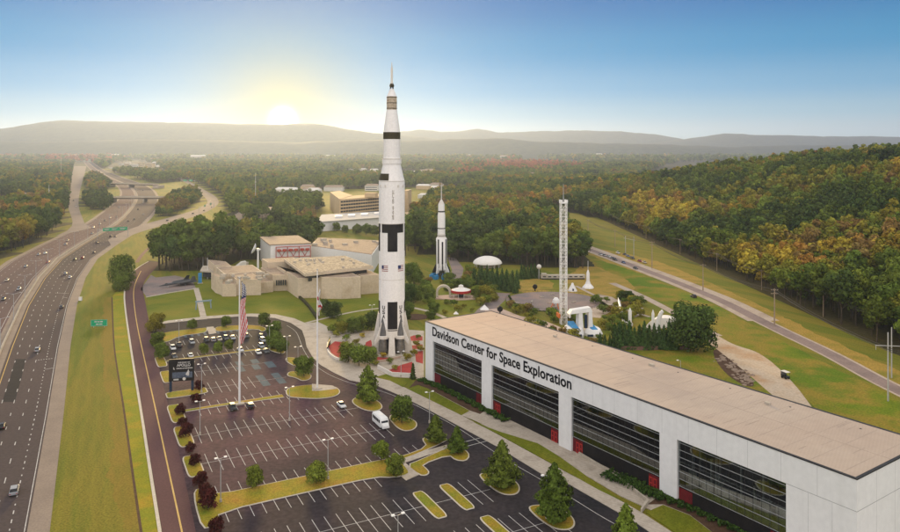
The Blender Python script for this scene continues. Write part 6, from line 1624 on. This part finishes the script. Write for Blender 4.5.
PATHS = {'far':lerp(HLL,HLR,.5),'near':lerp(HL,HR,.5),'exit':lerp(RR_L,RR_R,.5),'slip':lerp(RL_L,RL_R,.5)}
WHERE = {'far':'on the far carriageway','near':'on the near carriageway','exit':'on the curving exit ramp','slip':'on the slip road'}
KW = {'sedan':'car','suv':'tall car','pickup':'pickup truck'}
for lane, cs in hw:
    cs = sorted(cs, key=lambda c: -c[1]); seen = {}
    tot = {}
    for c in cs: tot[(c[2],c[3])] = tot.get((c[2],c[3]),0)+1
    for px, py, col, kd in cs:
        k = seen.get((col,kd),0); seen[(col,kd)] = k+1
        o_ = ORD[k]+' ' if tot[(col,kd)] > 1 else 'only '
        q = G(px, py); P = PATHS[lane]
        car(kd, (q[0], q[1], .06), along(P, q)+(math.pi if lane in ('far','slip') else 0), col, f'{o_}{col} {KW[kd]} from the bottom edge {WHERE[lane]}', 'cars on the highway')
# cars along the road under the hill
lft = [(600.6,255.2),(604.4,256.4),(609,257.4),(612.5,259),(615,260.5),(623.5,263.2),(635.5,269)]
rgt = [(618,253.8),(625,255.2),(628,256.8),(632.5,259),(640,261.8),(644.5,263.2)]
cl = ['white','silver','white','silver','dark grey','blue','dark grey','white','dark grey','blue','dark grey','red','tan']
for i, p in enumerate(lft+rgt):
    side = 'near' if i < len(lft) else 'far'; k = i if i < len(lft) else i-len(lft)
    q = G(*p); car(['sedan','suv','sedan'][i%3], (q[0],q[1],.05), along(RCW, q)+R.uniform(-.12,.12), cl[i], f'{cl[i]} car parked {ORD[k]} in the line on the {side} side of the hill road', 'cars parked along the hill road')
q = G(693.5,297.5); car('suv', (q[0],q[1],.05), along(RCW, q)+math.pi, 'black', 'black car driving on the hill road above the huge dark tree', 'cars parked along the hill road')
# utility cart
ct = empty('utility_cart', 'small utility cart with a pale roof on the dirt track', 'cart', (*G(785.5,378.5), .04), rad(-70))
mb = MB(); mb.box(-1.3,1.2,-.75,.75,.35,.95); mb.box(-1.3,-.2,-.75,.75,.95,1.25); mb.build('body', M['darksteel'], ct)
mb = MB(); mb.box(-1.4,1.25,-.9,.9,2.3,2.45); mb.build('roof', M['offwhite'], ct)
for x in (-1.3,1.1):
    for y in (-.8,.8):
        m = MB(); m.tube((x,y,.9),(x,y,2.3), .05); m.build('post', M['darksteel'], ct)
for x in (-.85,.8):
    for s in (-1,1):
        m = MB(); m.tube((x,s*.6,.35),(x,s*.82,.35), .35, n=10); m.build('wheel', M['tyre'], ct)
mb = MB(); mb.box(-1.25,-.3,-.7,.7,1.25,2.2); mb.build('cargo', M['darkgrey'], ct)

for k_ in list(PROTO.values()): remove_thing(k_)

# ------------------------------------------------------------------ flags, lamps, poles, signs
def flagpole(label, p, h, r):
    o = empty('flagpole', label, 'flagpole', (*G(*p), .2))
    mb = MB(); mb.tube((0,0,0),(0,0,h), r, r*.45, 12); mb.build('pole', M['white'], o)
    mb = MB(); mb.lathe([(.05,h),(.3,h+.12),(.3,h+.4),(.05,h+.6)], (0,0,0), 10); mb.build('finial', M['steel'], o)
    mb = MB(); mb.obox((0,0), LA, 1.4, .9, -.2, .25); mb.build('base', M['concrete'], o)
    return o
flagpole('tall white flagpole carrying the big striped flag', (239.5,404.5), 38.6, .36)
flagpole('tall plain white flagpole on the kerbed island with a limp flag', (317.3,389), 38.8, .34)
# big flag, limp
fx_, fy_ = G(239.5,404.5)
def hang_flag(name, label, base, top, length, width, stripes, cant, ph):
    mb = MB(); nu, nv = 39, 60
    def P(a, b):
        z = top-length*b*(1-.03*math.sin(a*3))-(1-a)*0.0-a*1.4*(1-b)
        sp = .35+.65*math.sin(math.pi*min(1,.15+b*.8))**.8
        x = .4+width*sp*a*.9+.35*math.sin(b*7+a*2.2+ph)*(.3+b)
        y = .55*math.sin(a*9+b*4+ph)*(.4+.6*b)
        # the stripes fall slantwise: shear with depth down the flag
        x += .25*math.sin(b*11+ph)
        return (base[0]+x, base[1]+y-.2, z)
    for j in range(nv+1):
        for i in range(nu+1): mb.v.append(P(i/nu, j/nv))
    for j in range(nv):
        for i in range(nu):
            a = (i+.5)/nu; b = (j+.5)/nv
            mb.f.append((j*(nu+1)+i, j*(nu+1)+i+1, (j+1)*(nu+1)+i+1, (j+1)*(nu+1)+i))
            if cant:
                s = (a*1.0+b*2.1)          # slanted fall of the folds
                k = int(math.floor(s*13/1.55))
                if b < .30-.10*a: m = 2
                else: m = k % 2
            else: m = 0 if (.30 < b < .44 and a < .8) or (.62 < b < .70) or a+b*.9 > 1.5 else 1
            mb.m.append(m)
    # stars
    if cant:
        for r_ in range(7):
            for c_ in range(5):
                a, b = .12+c_*.19+(r_%2)*.06, .02+r_*.034
                if b < .27-.10*a and a < .97:
                    p = P(a, b); w = .13
                    mb.add([(p[0]-w,p[1]-.12,p[2]-w),(p[0]+w,p[1]-.12,p[2]-w),(p[0]+w,p[1]-.12,p[2]+w),(p[0]-w,p[1]-.12,p[2]+w)], [(0,1,2,3)], 1)
    o = mb.build(name, [M['flagred'], M['flagwhite'], M['flagblue']], None, smooth=True)
    tag(o, label, 'flag'); return o
hang_flag('flag', 'big limp flag with red and white stripes and a starred blue corner', (fx_, fy_), 38.2, 19.5, 2.15, 13, True, .4)
f2 = G(317.3,389); hang_flag('flag', 'narrow limp white flag with red marks on the plain flagpole', f2, 33.6, 9.5, .8, 5, False, 1.3)
def lamp_post(label, p, h=9.0, two=True, name='lamp_post', grp='lamp posts in the car park', rz=0.0, z=.1):
    o = empty(name, label, 'lamp post', (*G(*p), z), rz, grp)
    mb = MB(); mb.tube((0,0,.7),(0,0,h), .12, .07, 8); mb.build('pole', M['steel'], o)
    mb = MB(); mb.tube((0,0,-.1),(0,0,.7), .32, .30, 10); mb.build('base', M['concrete'], o)
    for s in ((-1,1) if two else (1,)):
        a = MB(); a.tube((0,0,h-.05),(s*.8,0,h+.1), .05); ar = a.build('arm', M['steel'], o)
        m = MB(); m.box(min(s*.7,s*1.35), max(s*.7,s*1.35), -.24, .24, h+.05, h+.26); m.build('lamp_head', M['whitesteel'], ar)
    return o
for p, h, l in [((179,344.5),9.5,'lamp post at the upper left of the car park behind the billboard'),((201.6,393),9.2,'lamp post just right of the black billboard'),((200,435),9.2,'lamp post beside the dark red trees, left of the first double row'),((269.5,349.5),9.2,'lamp post between the pale cars and the upper right trees'),((287,361.5),9.2,'lamp post on the small island by the curved drive, upper of two'),((298,371.5),8.6,'lamp post behind the round tree by the curved drive'),((289.5,420.5),9.5,'lamp post in the stalls below the kerbed flagpole island'),((220.7,502.5),9.8,'lamp post at the left end of the long grass median'),((328,479.5),9.4,'lamp post on the long grass median beside a small tree'),((398,565),9.4,'lamp post whose top just rises at the bottom edge'),((546.6,519),9.3,'lamp post in front of the large conical tree at the bottom'),((429.5,423),8.8,'lamp post behind the conical tree by the paved path'),((401,377),8.6,'lamp post on the red plaza in front of the tall rocket'),((372,323),8.0,'thin lamp post on the lawn left of the tall rocket')]:
    lamp_post(l, p, h, rz=LA)
lamp_post('single arm lamp post on the grass behind the pale roof', (680.5,374), 4.6, False, grp='lamp posts behind the long building', rz=math.pi)
# highway median lamps and barrier
ML = lerp(HLR, HL, .5); L0 = 0; kk = 0
Pm = [p for p in resample(ML, 700) if 205 < p[1] < 1250]
acc = 30; last = Pm[0]
for p in Pm:
    acc += math.hypot(p[0]-last[0], p[1]-last[1]); last = p
    if acc > 44 and kk < 22:
        acc = 0
        o = empty('highway_lamp', f'tall thin median lamp with two arms, {ORD[kk]} one up from the bottom edge', 'lamp post', (*p, .9), along(ML, p), 'lamps along the highway median')
        mb = MB(); mb.tube((0,0,-.9),(0,0,12), .16, .09, 7); mb.build('pole', M['steel'], o)
        for s in (-1,1):
            m = MB(); m.tube((0,0,11.8),(0,s*2.4,12.3), .06); m.box(-.2,.2,min(s*2.2,s*3.1),max(s*2.2,s*3.1),12.2,12.4); m.build('arm', M['steel'], o)
        kk += 1
bq = [p for p in ML if p[1] < 1100]
bar_o = MB(); ribbon_solid(bar_o, offset(bq, .42), offset(bq, -.42), 0.04, .45); ribbon_solid(bar_o, offset(bq, .16), offset(bq, -.16), .451, .95)
tag(bar_o.build('median_barrier', M['concrete']), 'long concrete barrier down the middle of the highway', 'barrier')
# utility poles and wires
def pole(label, p, h, cross=True, steel=False, arms=1):
    q = G(*p); o = empty('utility_pole', label, 'utility pole', (*q, 0), 0, 'utility poles along the hill road')
    m = MB(); m.tube((0,0,-.3),(0,0,h), .34, .22, 8); m.build('pole', M['steel' if steel else 'wood'], o)
    for k in range(arms):
        a = MB(); a.box(-1.6,1.6,-.09,.09,h-.8-k*1.6,h-.6-k*1.6); ar = a.build('crossarm', M['steel' if steel else 'wood'], o)
        for x in (-1.45,-.6,.6,1.45):
            i_ = MB(); i_.tube((x,0,h-.6-k*1.6),(x,0,h-.3-k*1.6), .08); i_.build('insulator', M['concrete'], ar)
    return (q[0], q[1], h)
tops = [pole('wooden utility pole with crossarms at the right, above the dirt slope', (774.5,325.5), 16.6, arms=2), pole('utility pole beside the black car on the hill road', (703,290.5), 14.8), pole('utility pole at the end of the parked cars', (652,268.5), 18, arms=2)]
far_tops = [pole('thin utility pole beyond the parked cars, nearer of two', (615,247), 14), pole('thin utility pole beyond the parked cars, farther of two', (588,237), 16)]
def hframe(label, pa, pb, h1, h2, ac):
    a, b = G(*pa), G(*pb); o = empty('utility_pole', label, 'utility pole', (*a, 0), 0, 'utility poles along the hill road')
    bx_, by_ = b[0]-a[0], b[1]-a[1]
    for x, y, h in ((0,0,h1),(bx_,by_,h2)):
        m = MB(); m.tube((x,y,-.3),(x,y,h), .26, .2, 9); m.build('pole', M['steel'], o)
    l = math.hypot(bx_, by_); ux_, uy_ = bx_/l, by_/l
    m = MB(); m.tube((-ux_*ac,-uy_*ac,min(h1,h2)*.86),(bx_+ux_*ac,by_+uy_*ac,min(h1,h2)*.86), .13); m.build('crossarm', M['steel'], o)
    return (a[0]+bx_/2, a[1]+by_/2, min(h1,h2)*.86)
hframe('two-legged steel pole frame by the parked cars', (625.5,255), (633.8,257), 14.4, 15, 2.5)
a, b = G(888,401), G(891.6,378)
hf = empty('utility_pole', 'tall twin grey steel pole with crossarm at the right edge', 'utility pole', (*a, 0), 0, 'utility poles along the hill road')
m = MB(); m.tube((0,0,-.3),(0,0,21.5), .26, .17, 10); m.build('pole', M['steel'], hf); m = MB(); m.tube((b[0]-a[0],b[1]-a[1],-.3),(b[0]-a[0],b[1]-a[1],17.5), .24, .16, 10); m.build('pole', M['steel'], hf)
m = MB(); m.tube((-3.4,1,17.2),(4.4,-.2,17.2), .12); m.tube((-3.2,1,17.2),(-3.2,1,15.8), .08); m.tube((4.2,-.2,17.2),(4.2,-.2,15.8), .08); m.build('crossarm', M['steel'], hf)
near_end = (a[0]+30, a[1]-60, 17)
chain = [near_end, (a[0], a[1], 17.0)] + tops + far_tops
def wire(label, off, dz):
    mb = MB()
    for A_, B_ in zip(chain, chain[1:]):
        n = 10; prev = None
        for i in range(n+1):
            t = i/n; p = (A_[0]+(B_[0]-A_[0])*t+off, A_[1]+(B_[1]-A_[1])*t, A_[2]+(B_[2]-A_[2])*t+dz-4*1.6*t*(1-t))
            if prev: mb.tube(prev, p, .09, n=4, cap=False)
            prev = p
    tag(mb.build('power_line', M['darksteel']), label, 'power line', 'power lines along the hill road')
wire('thin dark power line over the hill road, upper left of three', -1.4, -.3); wire('thin dark power line over the hill road, middle of three', 0.0, -.2); wire('thin dark power line over the hill road, lowest of three', 1.4, -1.9)
for px, h, off in ((0,0,0),):
    pass
# second line low along the foot of the wood
chain = [(205,200,11),(180,281,11),(176,340,11),(175,405,11),(174,470,11),(174,545,11),(174,640,11),(168,760,11)]
for i, c in enumerate(chain[1:-1]):
    o = empty('forest_pole', f'dark wooden pole at the foot of the wooded hill, {ORD[i]} from the right edge', 'utility pole', (c[0], c[1], 0), 0, 'poles at the foot of the wood')
    m = MB(); m.tube((0,0,-.3),(0,0,11.6), .17, .12, 7); m.build('pole', M['wood'], o); m = MB(); m.box(-1.3,1.3,-.08,.08,10.8,11); m.build('crossarm', M['wood'], o)
for k, l in ((-1.2,'dark wire at the foot of the wooded hill, left of three'),(0,'dark wire at the foot of the wooded hill, middle of three'),(1.2,'dark wire at the foot of the wooded hill, right of three')): wire(l, k, 0)
# billboard
bx0, by0 = G(169.5,392); b1 = G(193.6,390.5)
bb_o = empty('billboard', 'big black billboard with white lettering on two dark legs', 'billboard', (bx0, by0, .2), math.atan2(b1[1]-by0, b1[0]-bx0))
BWd = math.hypot(b1[0]-bx0, b1[1]-by0)
for x in (.35, BWd-.35):
    m = MB(); m.box(x-.38,x+.38,-.3,.3,-.1,10.2); m.build('leg', M['navy'], bb_o)
m = MB(); m.box(-.15,BWd+.15,-.42,.42,3.3,10.4); m.build('panel', M['black'], bb_o)
m = MB(); m.box(.9,BWd-.3,-.445,-.42,4.3,6.2); m.build('artwork', M['navy2'], bb_o)
def bt(t, x, z, w, h, nm='lettering', mt='paint'): text_mesh(t, M[mt], nm, bb_o, frame((x,-.45,z), (1,0,0), (0,-1,0)), width=w, height=h, depth=.03, bold=.03)
bt('APOLLO', 2.3, 8.0, 4.3, .95)
for x0, x1, z0 in ((2.7,6.4,9.15),(2.2,7.2,7.25)):      # lines too small to read in the photo: broken white strokes
    m = MB(); rr = random.Random(int(z0*10)); x = x0
    while x < x1:
        w_ = rr.uniform(.12,.38); m.box(x, min(x1,x+w_), -.45, -.42, z0, z0+.36); x += w_+rr.uniform(.07,.16)
    m.build('lettering', M['paint'], bb_o)
m = MB(); m.lathe([(.02,0),(.5,0),(.5,.03),(.02,.03)], (0,0,0), 18); o2 = m.build('emblem', M['offwhite'], bb_o); o2.location = (4.6,-.47,4.0); o2.rotation_euler = (rad(90),0,0)
m = MB(); m.box(1.3,2.9,-.47,-.43,3.6,4.1); m.build('white_strip', M['paint'], bb_o)
m = MB(); m.add([(5.6,-.45,4.9),(6.1,-.45,4.9),(6.2,-.45,6.3),(5.9,-.45,7.0),(5.6,-.45,6.4),(5.0,-.45,5.4)], [(0,1,2,3,4,5)]); m.add([(1.2,-.45,7.2),(1.7,-.45,7.0),(1.5,-.45,7.7),(1.25,-.45,8.0)], [(0,1,2,3)]); m.build('white_figures', M['paint'], bb_o)
# green road signs
def road_sign(label, pc, w, h, z0, text, rz, legs=2):
    o = empty('road_sign', label, 'road sign', (*G(*pc), 0), rz)
    m = MB(); m.box(-w/2,w/2,-.06,.06,z0,z0+h); m.build('panel', M['signgreen'], o)
    m = MB(); m.box(-w/2+.1,w/2-.1,-.075,-.06,z0+.1,z0+.18); m.box(-w/2+.1,w/2-.1,-.075,-.06,z0+h-.18,z0+h-.1); m.box(-w/2+.1,-w/2+.18,-.075,-.06,z0+.18,z0+h-.18); m.box(w/2-.18,w/2-.1,-.075,-.06,z0+.18,z0+h-.18); m.build('border', M['paint'], o)
    for s in (-1,1):
        m = MB(); m.box(s*w*.32-.08,s*w*.32+.08,.061,.2,0,z0+h*.95); m.build('post', M['steel'], o)
    for t, x, z, ww, hh in text: text_mesh(t, M['paint'], 'lettering', o, frame((x,-.08,z), (1,0,0), (0,-1,0)), width=ww, height=hh, depth=.02, bold=.02)
    return o
road_sign('green road sign with white border on the grass verge', (99,327.5), 7.0, 2.9, .6, [], rad(8))
rs_ = [o for o in bpy.data.objects if o.name.startswith('road_sign') and o.type == 'EMPTY'][0]
for z0, segs in ((2.35,((-1.9,-.9),(-.7,.3),(.5,1.6))),(1.25,((-1.3,-.1),(.1,1.4)))):      # lettering unreadable in the photo
    m = MB()
    for a_, b_ in segs: m.box(a_, b_, -.075, -.06, z0, z0+.5)
    m.build('lettering', M['paint'], rs_)
sq = empty('utility_box', 'small pale box on the verge beside the near carriageway', 'box', (*G(80.5,300.5), 0))
mb = MB(); mb.box(-.7,.7,-.5,.5,0,1.7); mb.build('cabinet', M['white'], sq); mb = MB(); mb.box(-.8,.8,-.6,.6,1.7,1.8); mb.build('lid', M['offwhite'], sq)
def gantry(label, pa, pb, h, signs):
    a, b = G(*pa), G(*pb); dx, dy = b[0]-a[0], b[1]-a[1]; l = math.hypot(dx, dy)
    o = empty('sign_gantry', label, 'road sign', (*a, 0), math.atan2(dy, dx))
    for x in (0, l):
        m = MB(); m.tube((x,0,0),(x,0,h), .22, .2); m.build('post', M['steel'], o)
    m = MB(); m.tube((0,0,h-.4),(l,0,h-.4), .14); m.tube((0,0,h-1.4),(l,0,h-1.4), .14); m.build('beam', M['steel'], o)
    for t, w, hh in signs:
        m = MB(); m.box(l*t-w/2,l*t+w/2,-.4,-.28,h-1.0-hh/2,h-1.0+hh/2); s = m.build('sign_panel', M['signgreen'], o)
        m = MB(); m.box(l*t-w*.36,l*t+w*.36,-.42,-.4,h-.75,h-.3); m.box(l*t-w*.3,l*t+w*.2,-.42,-.4,h-1.6,h-1.2); m.build('sign_text', M['paint'], s)
gantry('green sign gantry over the near carriageway', (97.5,238.5), (128,236.5), 8.5, [(.30,6.5,2.8),(.55,6.5,3.0),(.82,7.5,3.0)])
gantry('green sign gantry over the exit ramp', (199,212.5), (214,207.8), 7.5, [(.35,6,2.8),(.75,6,3.0)])
gantry('distant green sign gantry at the end of the exit ramp', (181,183.5), (195,183.8), 8.5, [(.3,10,4),(.7,10,4)])
# masts
for i, (p, h, l) in enumerate([((255.5,205),46,'thin mast rising left of the hotel'),((61,182),60,'thin red and white mast over the left woods'),((49,206),30,'thin pole beside the left woods')]):
    o = empty('mast', l, 'mast', (*G(*p), 0)); mb = MB(); mb.tube((0,0,0),(0,0,h), .35, .15, 6); mb.build('pole', M['whitesteel'], o); mb = MB(); mb.box(-.7,.7,-.7,.7,h*.7,h*.7+1.2); mb.build('lamp_ring', M['red' if i == 1 else 'steel'], o)
for i, (p, h, l) in enumerate([((203,268),13,'left one of two pale flagpoles by the museum entrance'),((207.5,279),13,'right one of two pale flagpoles by the museum entrance')]):
    o = empty('flagpole', l, 'flagpole', (*G(*p), 0)); mb = MB(); mb.tube((0,0,0),(0,0,h), .18, .1, 8); mb.build('pole', M['whitesteel'], o); mb = MB(); mb.tube((0,0,0),(0,0,.5), .5); mb.build('base', M['concrete'], o)
o = empty('water_tower', 'small white ball tower at the wood edge left of the lattice tower', 'tower', (*G(539,279), 0)); mb = MB(); mb.tube((0,0,0),(0,0,6), .3, .25, 8); mb.build('column', M['steel'], o); mb = MB(); mb.lathe([(.05,6)]+[(1.5*math.sin(t), 7.5-1.5*math.cos(t)) for t in (.5,1,1.5,2,2.6)]+[(.05,9)], (0,0,0), 12); mb.build('ball', M['offwhite'], o, smooth=True)
# rocks in the ditch behind the long building
rr = random.Random(77); mb = MB()
for k in range(90):
    t = rr.random(); c = G(718+t*34+rr.uniform(-5,5), 357+t*26+rr.uniform(-5,5)); s = rr.uniform(.4,1.1)
    bm = bmesh.new(); bmesh.ops.create_icosphere(bm, subdivisions=1, radius=s)
    vs = [(v.co.x*rr.uniform(.7,1.2)+c[0], v.co.y*rr.uniform(.7,1.2)+c[1], v.co.z*.6) for v in bm.verts]; fs = [tuple(v.index for v in f.verts) for f in bm.faces]; bm.free(); mb.add(vs, fs)
tag(mb.build('rubble', M['rock']), 'rubble and stones along the ditch behind the pale roof', None, None, 'stuff')
mb = MB(); mb.sheet(chaikin(GL([(712,349),(722,350),(738,364),(756,384),(750,388),(730,378),(716,362)]),2), .028); tag(mb.build('dirt', M['mulch']), 'bare brown soil under the rubble', None, None, 'structure')
# distant buildings
rr = random.Random(5)
dist = [(128,166,30,14,14,'tan'),(134,167.5,34,16,15,'white'),(141,165.5,28,14,15,'tan'),(150,167.5,44,18,17,'tan'),(156,166,30,16,18,'white'),(163,169,26,14,10,'tan'),(121,165,24,14,10,'white'),(108,146,60,30,44,'tan'),(125,147.5,70,30,30,'white') ]
dist = [(px,max(py,158.5) if py < 158 else py,w,d,h,c) for px,py,w,d,h,c in dist]
for px in (72,96,104,119,127,136,147,158,166,174,200,216,292,300,330,352,470,490,505,530,556,600,640): dist.append((px+rr.uniform(-3,3), rr.choice((158.6,159.4,160.5,162)), rr.uniform(40,120), rr.uniform(30,60), rr.uniform(16,40), rr.choice(('white','tan','white'))))
for (px,py) in ((310,178),(322,174),(340,169),(352,170.5),(362,171),(300,173),(415,176),(430,172),(288,181),(268,184),(245,178),(330,167),(345,165.5),(385,166),(455,164),(480,170),(462,182),(555,166),(520,163.5),(20,190),(30,186),(24,199)): dist.append((px, py, rr.uniform(18,40), rr.uniform(12,20), rr.uniform(6,10), rr.choice(('white','tan'))))
tries = 0; nh = 0
while nh < 46 and tries < 4000:
    tries += 1
    y = rr.uniform(1100, 4200); x = rr.uniform(-.5, .22)*y
    if inside((x, y), W_MID) and open_town(x, y) and abs(x-(-.43*y)) > 60:
        px = 450+x*F/y; py = YH+F*H/y
        if 100 < px < 640: dist.append((px, py, rr.uniform(16,46), rr.uniform(12,22), rr.uniform(5,10), rr.choice(('white','tan')))); nh += 1
wm = {'white':M['offwhite'],'tan':M['hotelwall']}
order = sorted(dist, key=lambda d: d[0])
for i, (px,py,w_,d_,h_,c_) in enumerate(order):
    o = empty('distant_building', f'pale {"whitish" if c_ == "white" else "tan"} building far out in the valley, number {i+1} counting from the left', 'building', (*G(px,py), 0), rr.uniform(-.4,.4), 'far buildings in the valley')
    m = MB(); m.box(-w_/2,w_/2,-d_/2,d_/2,0,h_); m.build('wall', wm[c_], o)
    m = MB(); m.add([(-w_/2-.5,-d_/2-.5,h_+.01),(w_/2+.5,-d_/2-.5,h_+.01),(w_/2+.5,d_/2+.5,h_+.01),(-w_/2-.5,d_/2+.5,h_+.01),(-w_/2+3,0,h_+d_*.2),(w_/2-3,0,h_+d_*.2)], [(0,1,5,4),(2,3,4,5),(3,0,4),(1,2,5),(3,2,1,0)]); m.build('roof', M['beige_roof'] if i % 2 else M['offwhite'], o)
    if h_ > 9:
        m = MB()
        for k in range(int(h_//4)): m.box(-w_*.44,w_*.44,-d_/2-.08,-d_/2-.01,2+k*4,3.4+k*4)
        m.build('window', M['window'], o)
# ------------------------------------------------------------------ camera, light, air
cam_d = bpy.data.cameras.new('camera'); cam = bpy.data.objects.new('camera', cam_d); COL.objects.link(cam)
cam.location = (0, 0, H); cam.rotation_euler = (rad(90), 0, 0)
cam_d.sensor_fit = 'HORIZONTAL'; cam_d.sensor_width = 36.0; cam_d.lens = 36.0*F/900.0
cam_d.shift_y = -(266-YH)/900.0
cam_d.clip_start = 1.0; cam_d.clip_end = 60000
sc.camera = cam

SUN_AZ = math.atan2(283-450, F)      # left of the view axis
SUN_EL = rad(SUN_ELEV)
sd = Vector((math.sin(SUN_AZ)*math.cos(SUN_EL), math.cos(SUN_AZ)*math.cos(SUN_EL), math.sin(SUN_EL)))
sl = bpy.data.lights.new('sun', 'SUN'); sl.energy = SUN_E; sl.angle = rad(SUN_ANG); sl.color = (1.0, .69, .30)
so = bpy.data.objects.new('sun', sl); COL.objects.link(so); so.rotation_euler = sd.to_track_quat('Z', 'Y').to_euler(); so.location = (0, 0, 600)

w = bpy.data.worlds.new('World'); sc.world = w; w.use_nodes = True
nt = w.node_tree; nt.nodes.clear(); N = nt.nodes; L = nt.links
out = N.new('ShaderNodeOutputWorld'); add = N.new('ShaderNodeAddShader')
sky = N.new('ShaderNodeTexSky'); sky.sky_type = 'NISHITA'; sky.sun_disc = False
sky.sun_elevation = SUN_EL; sky.sun_rotation = SUN_AZ
sky.altitude = 200; sky.air_density = .6; sky.dust_density = 0.0; sky.ozone_density = 6.0
b1 = N.new('ShaderNodeBackground'); b1.inputs[1].default_value = .05; L.new(sky.outputs[0], b1.inputs[0])
tc = N.new('ShaderNodeTexCoord'); sx = N.new('ShaderNodeSeparateXYZ'); L.new(tc.outputs['Generated'], sx.inputs[0])
ramp = N.new('ShaderNodeValToRGB'); ramp.color_ramp.interpolation = 'EASE'
L.new(sx.outputs['Z'], ramp.inputs[0])
e = ramp.color_ramp.elements
stops = SKY_STOPS
e[0].position = stops[0][0]; e[0].color = (*stops[0][1], 1); e[1].position = stops[-1][0]; e[1].color = (*stops[-1][1], 1)
for p, c in stops[1:-1]:
    q = e.new(p); q.color = (*c, 1)
# glow round the low sun
GEL = rad(2.3)
gd = (math.sin(SUN_AZ)*math.cos(GEL), math.cos(SUN_AZ)*math.cos(GEL), math.sin(GEL))
dp = N.new('ShaderNodeVectorMath'); dp.operation = 'DOT_PRODUCT'; dp.inputs[1].default_value = gd; L.new(tc.outputs['Generated'], dp.inputs[0])
mx0 = N.new('ShaderNodeMath'); mx0.operation = 'MAXIMUM'; mx0.inputs[1].default_value = 0.0; L.new(dp.outputs['Value'], mx0.inputs[0])
pn = N.new('ShaderNodeMath'); pn.operation = 'POWER'; pn.inputs[1].default_value = 160; L.new(mx0.outputs[0], pn.inputs[0])
pm = N.new('ShaderNodeMath'); pm.operation = 'MULTIPLY_ADD'; pm.inputs[1].default_value = -.85; pm.inputs[2].default_value = 1.0; L.new(pn.outputs[0], pm.inputs[0])
ns = N.new('ShaderNodeVectorMath'); ns.operation = 'SCALE'; L.new(sky.outputs[0], ns.inputs[0]); L.new(pm.outputs[0], ns.inputs['Scale']); L.new(ns.outputs[0], b1.inputs[0])
last = ramp.outputs[0]
for pw, col, mode in GLOW:
    pn = N.new('ShaderNodeMath'); pn.operation = 'POWER'; pn.inputs[1].default_value = pw; L.new(mx0.outputs[0], pn.inputs[0])
    if mode == 'mix':
        mixn = N.new('ShaderNodeMix'); mixn.data_type = 'RGBA'; mixn.inputs[7].default_value = (*col[:3], 1)
        mm = N.new('ShaderNodeMath'); mm.operation = 'MULTIPLY'; mm.inputs[1].default_value = col[3]; L.new(pn.outputs[0], mm.inputs[0])
        L.new(mm.outputs[0], mixn.inputs[0]); L.new(last, mixn.inputs[6]); last = mixn.outputs[2]
    else:
        sv = N.new('ShaderNodeVectorMath'); sv.operation = 'SCALE'; sv.inputs[0].default_value = col[:3]; L.new(pn.outputs[0], sv.inputs['Scale'])
        av = N.new('ShaderNodeVectorMath'); av.operation = 'ADD'; L.new(last, av.inputs[0]); L.new(sv.outputs[0], av.inputs[1]); last = av.outputs[0]
mb_ = N.new('ShaderNodeMapRange'); mb_.interpolation_type = 'SMOOTHSTEP'; mb_.inputs[1].default_value = .15; mb_.inputs[2].default_value = -.45; mb_.inputs[3].default_value = 0.0; mb_.inputs[4].default_value = 1.0
L.new(sx.outputs['Y'], mb_.inputs[0])
mixb = N.new('ShaderNodeMix'); mixb.data_type = 'RGBA'; mixb.inputs[7].default_value = (*BACK, 1); L.new(mb_.outputs[0], mixb.inputs[0]); L.new(last, mixb.inputs[6]); last = mixb.outputs[2]
b2 = N.new('ShaderNodeBackground'); b2.inputs[1].default_value = 1.0; L.new(last, b2.inputs[0])
L.new(b1.outputs[0], add.inputs[0]); L.new(b2.outputs[0], add.inputs[1]); L.new(add.outputs[0], out.inputs[0])

# air: one box of thin even haze round everything
if HAZE > 0:
    mb = MB(); mb.box(-14200, 14200, -600, 13200, -8, 465)
    hm = bpy.data.materials.new('haze_air'); nt = nodes_of(hm)
    o_ = nt.nodes.new('ShaderNodeOutputMaterial'); v = nt.nodes.new('ShaderNodeVolumePrincipled')
    v.inputs['Color'].default_value = (*HAZE_COL, 1); v.inputs['Density'].default_value = HAZE; v.inputs['Anisotropy'].default_value = HAZE_G
    nt.links.new(v.outputs[0], o_.inputs['Volume'])
    hz = mb.build('haze', hm); tag(hz, 'thin pale morning haze over the valley', None, None, 'stuff')

sc.render.engine = 'CYCLES'
cy = sc.cycles
cy.max_bounces = 5; cy.diffuse_bounces = 2; cy.glossy_bounces = 2; cy.transmission_bounces = 3; cy.volume_bounces = 1; cy.transparent_max_bounces = 6
cy.use_denoising = DENOISE
cy.denoising_prefilter = 'ACCURATE'; cy.denoising_input_passes = 'RGB_ALBEDO_NORMAL'
try: cy.denoiser = 'OPENIMAGEDENOISE'
except Exception: pass
cy.sample_clamp_indirect = 6; cy.caustics_reflective = False; cy.caustics_refractive = False
sc.view_settings.view_transform = 'Standard'; sc.view_settings.look = 'None'; sc.view_settings.exposure = EXPOSURE; sc.view_settings.gamma = 1.0
sc.view_settings.use_curve_mapping = False
sc.render.film_transparent = False
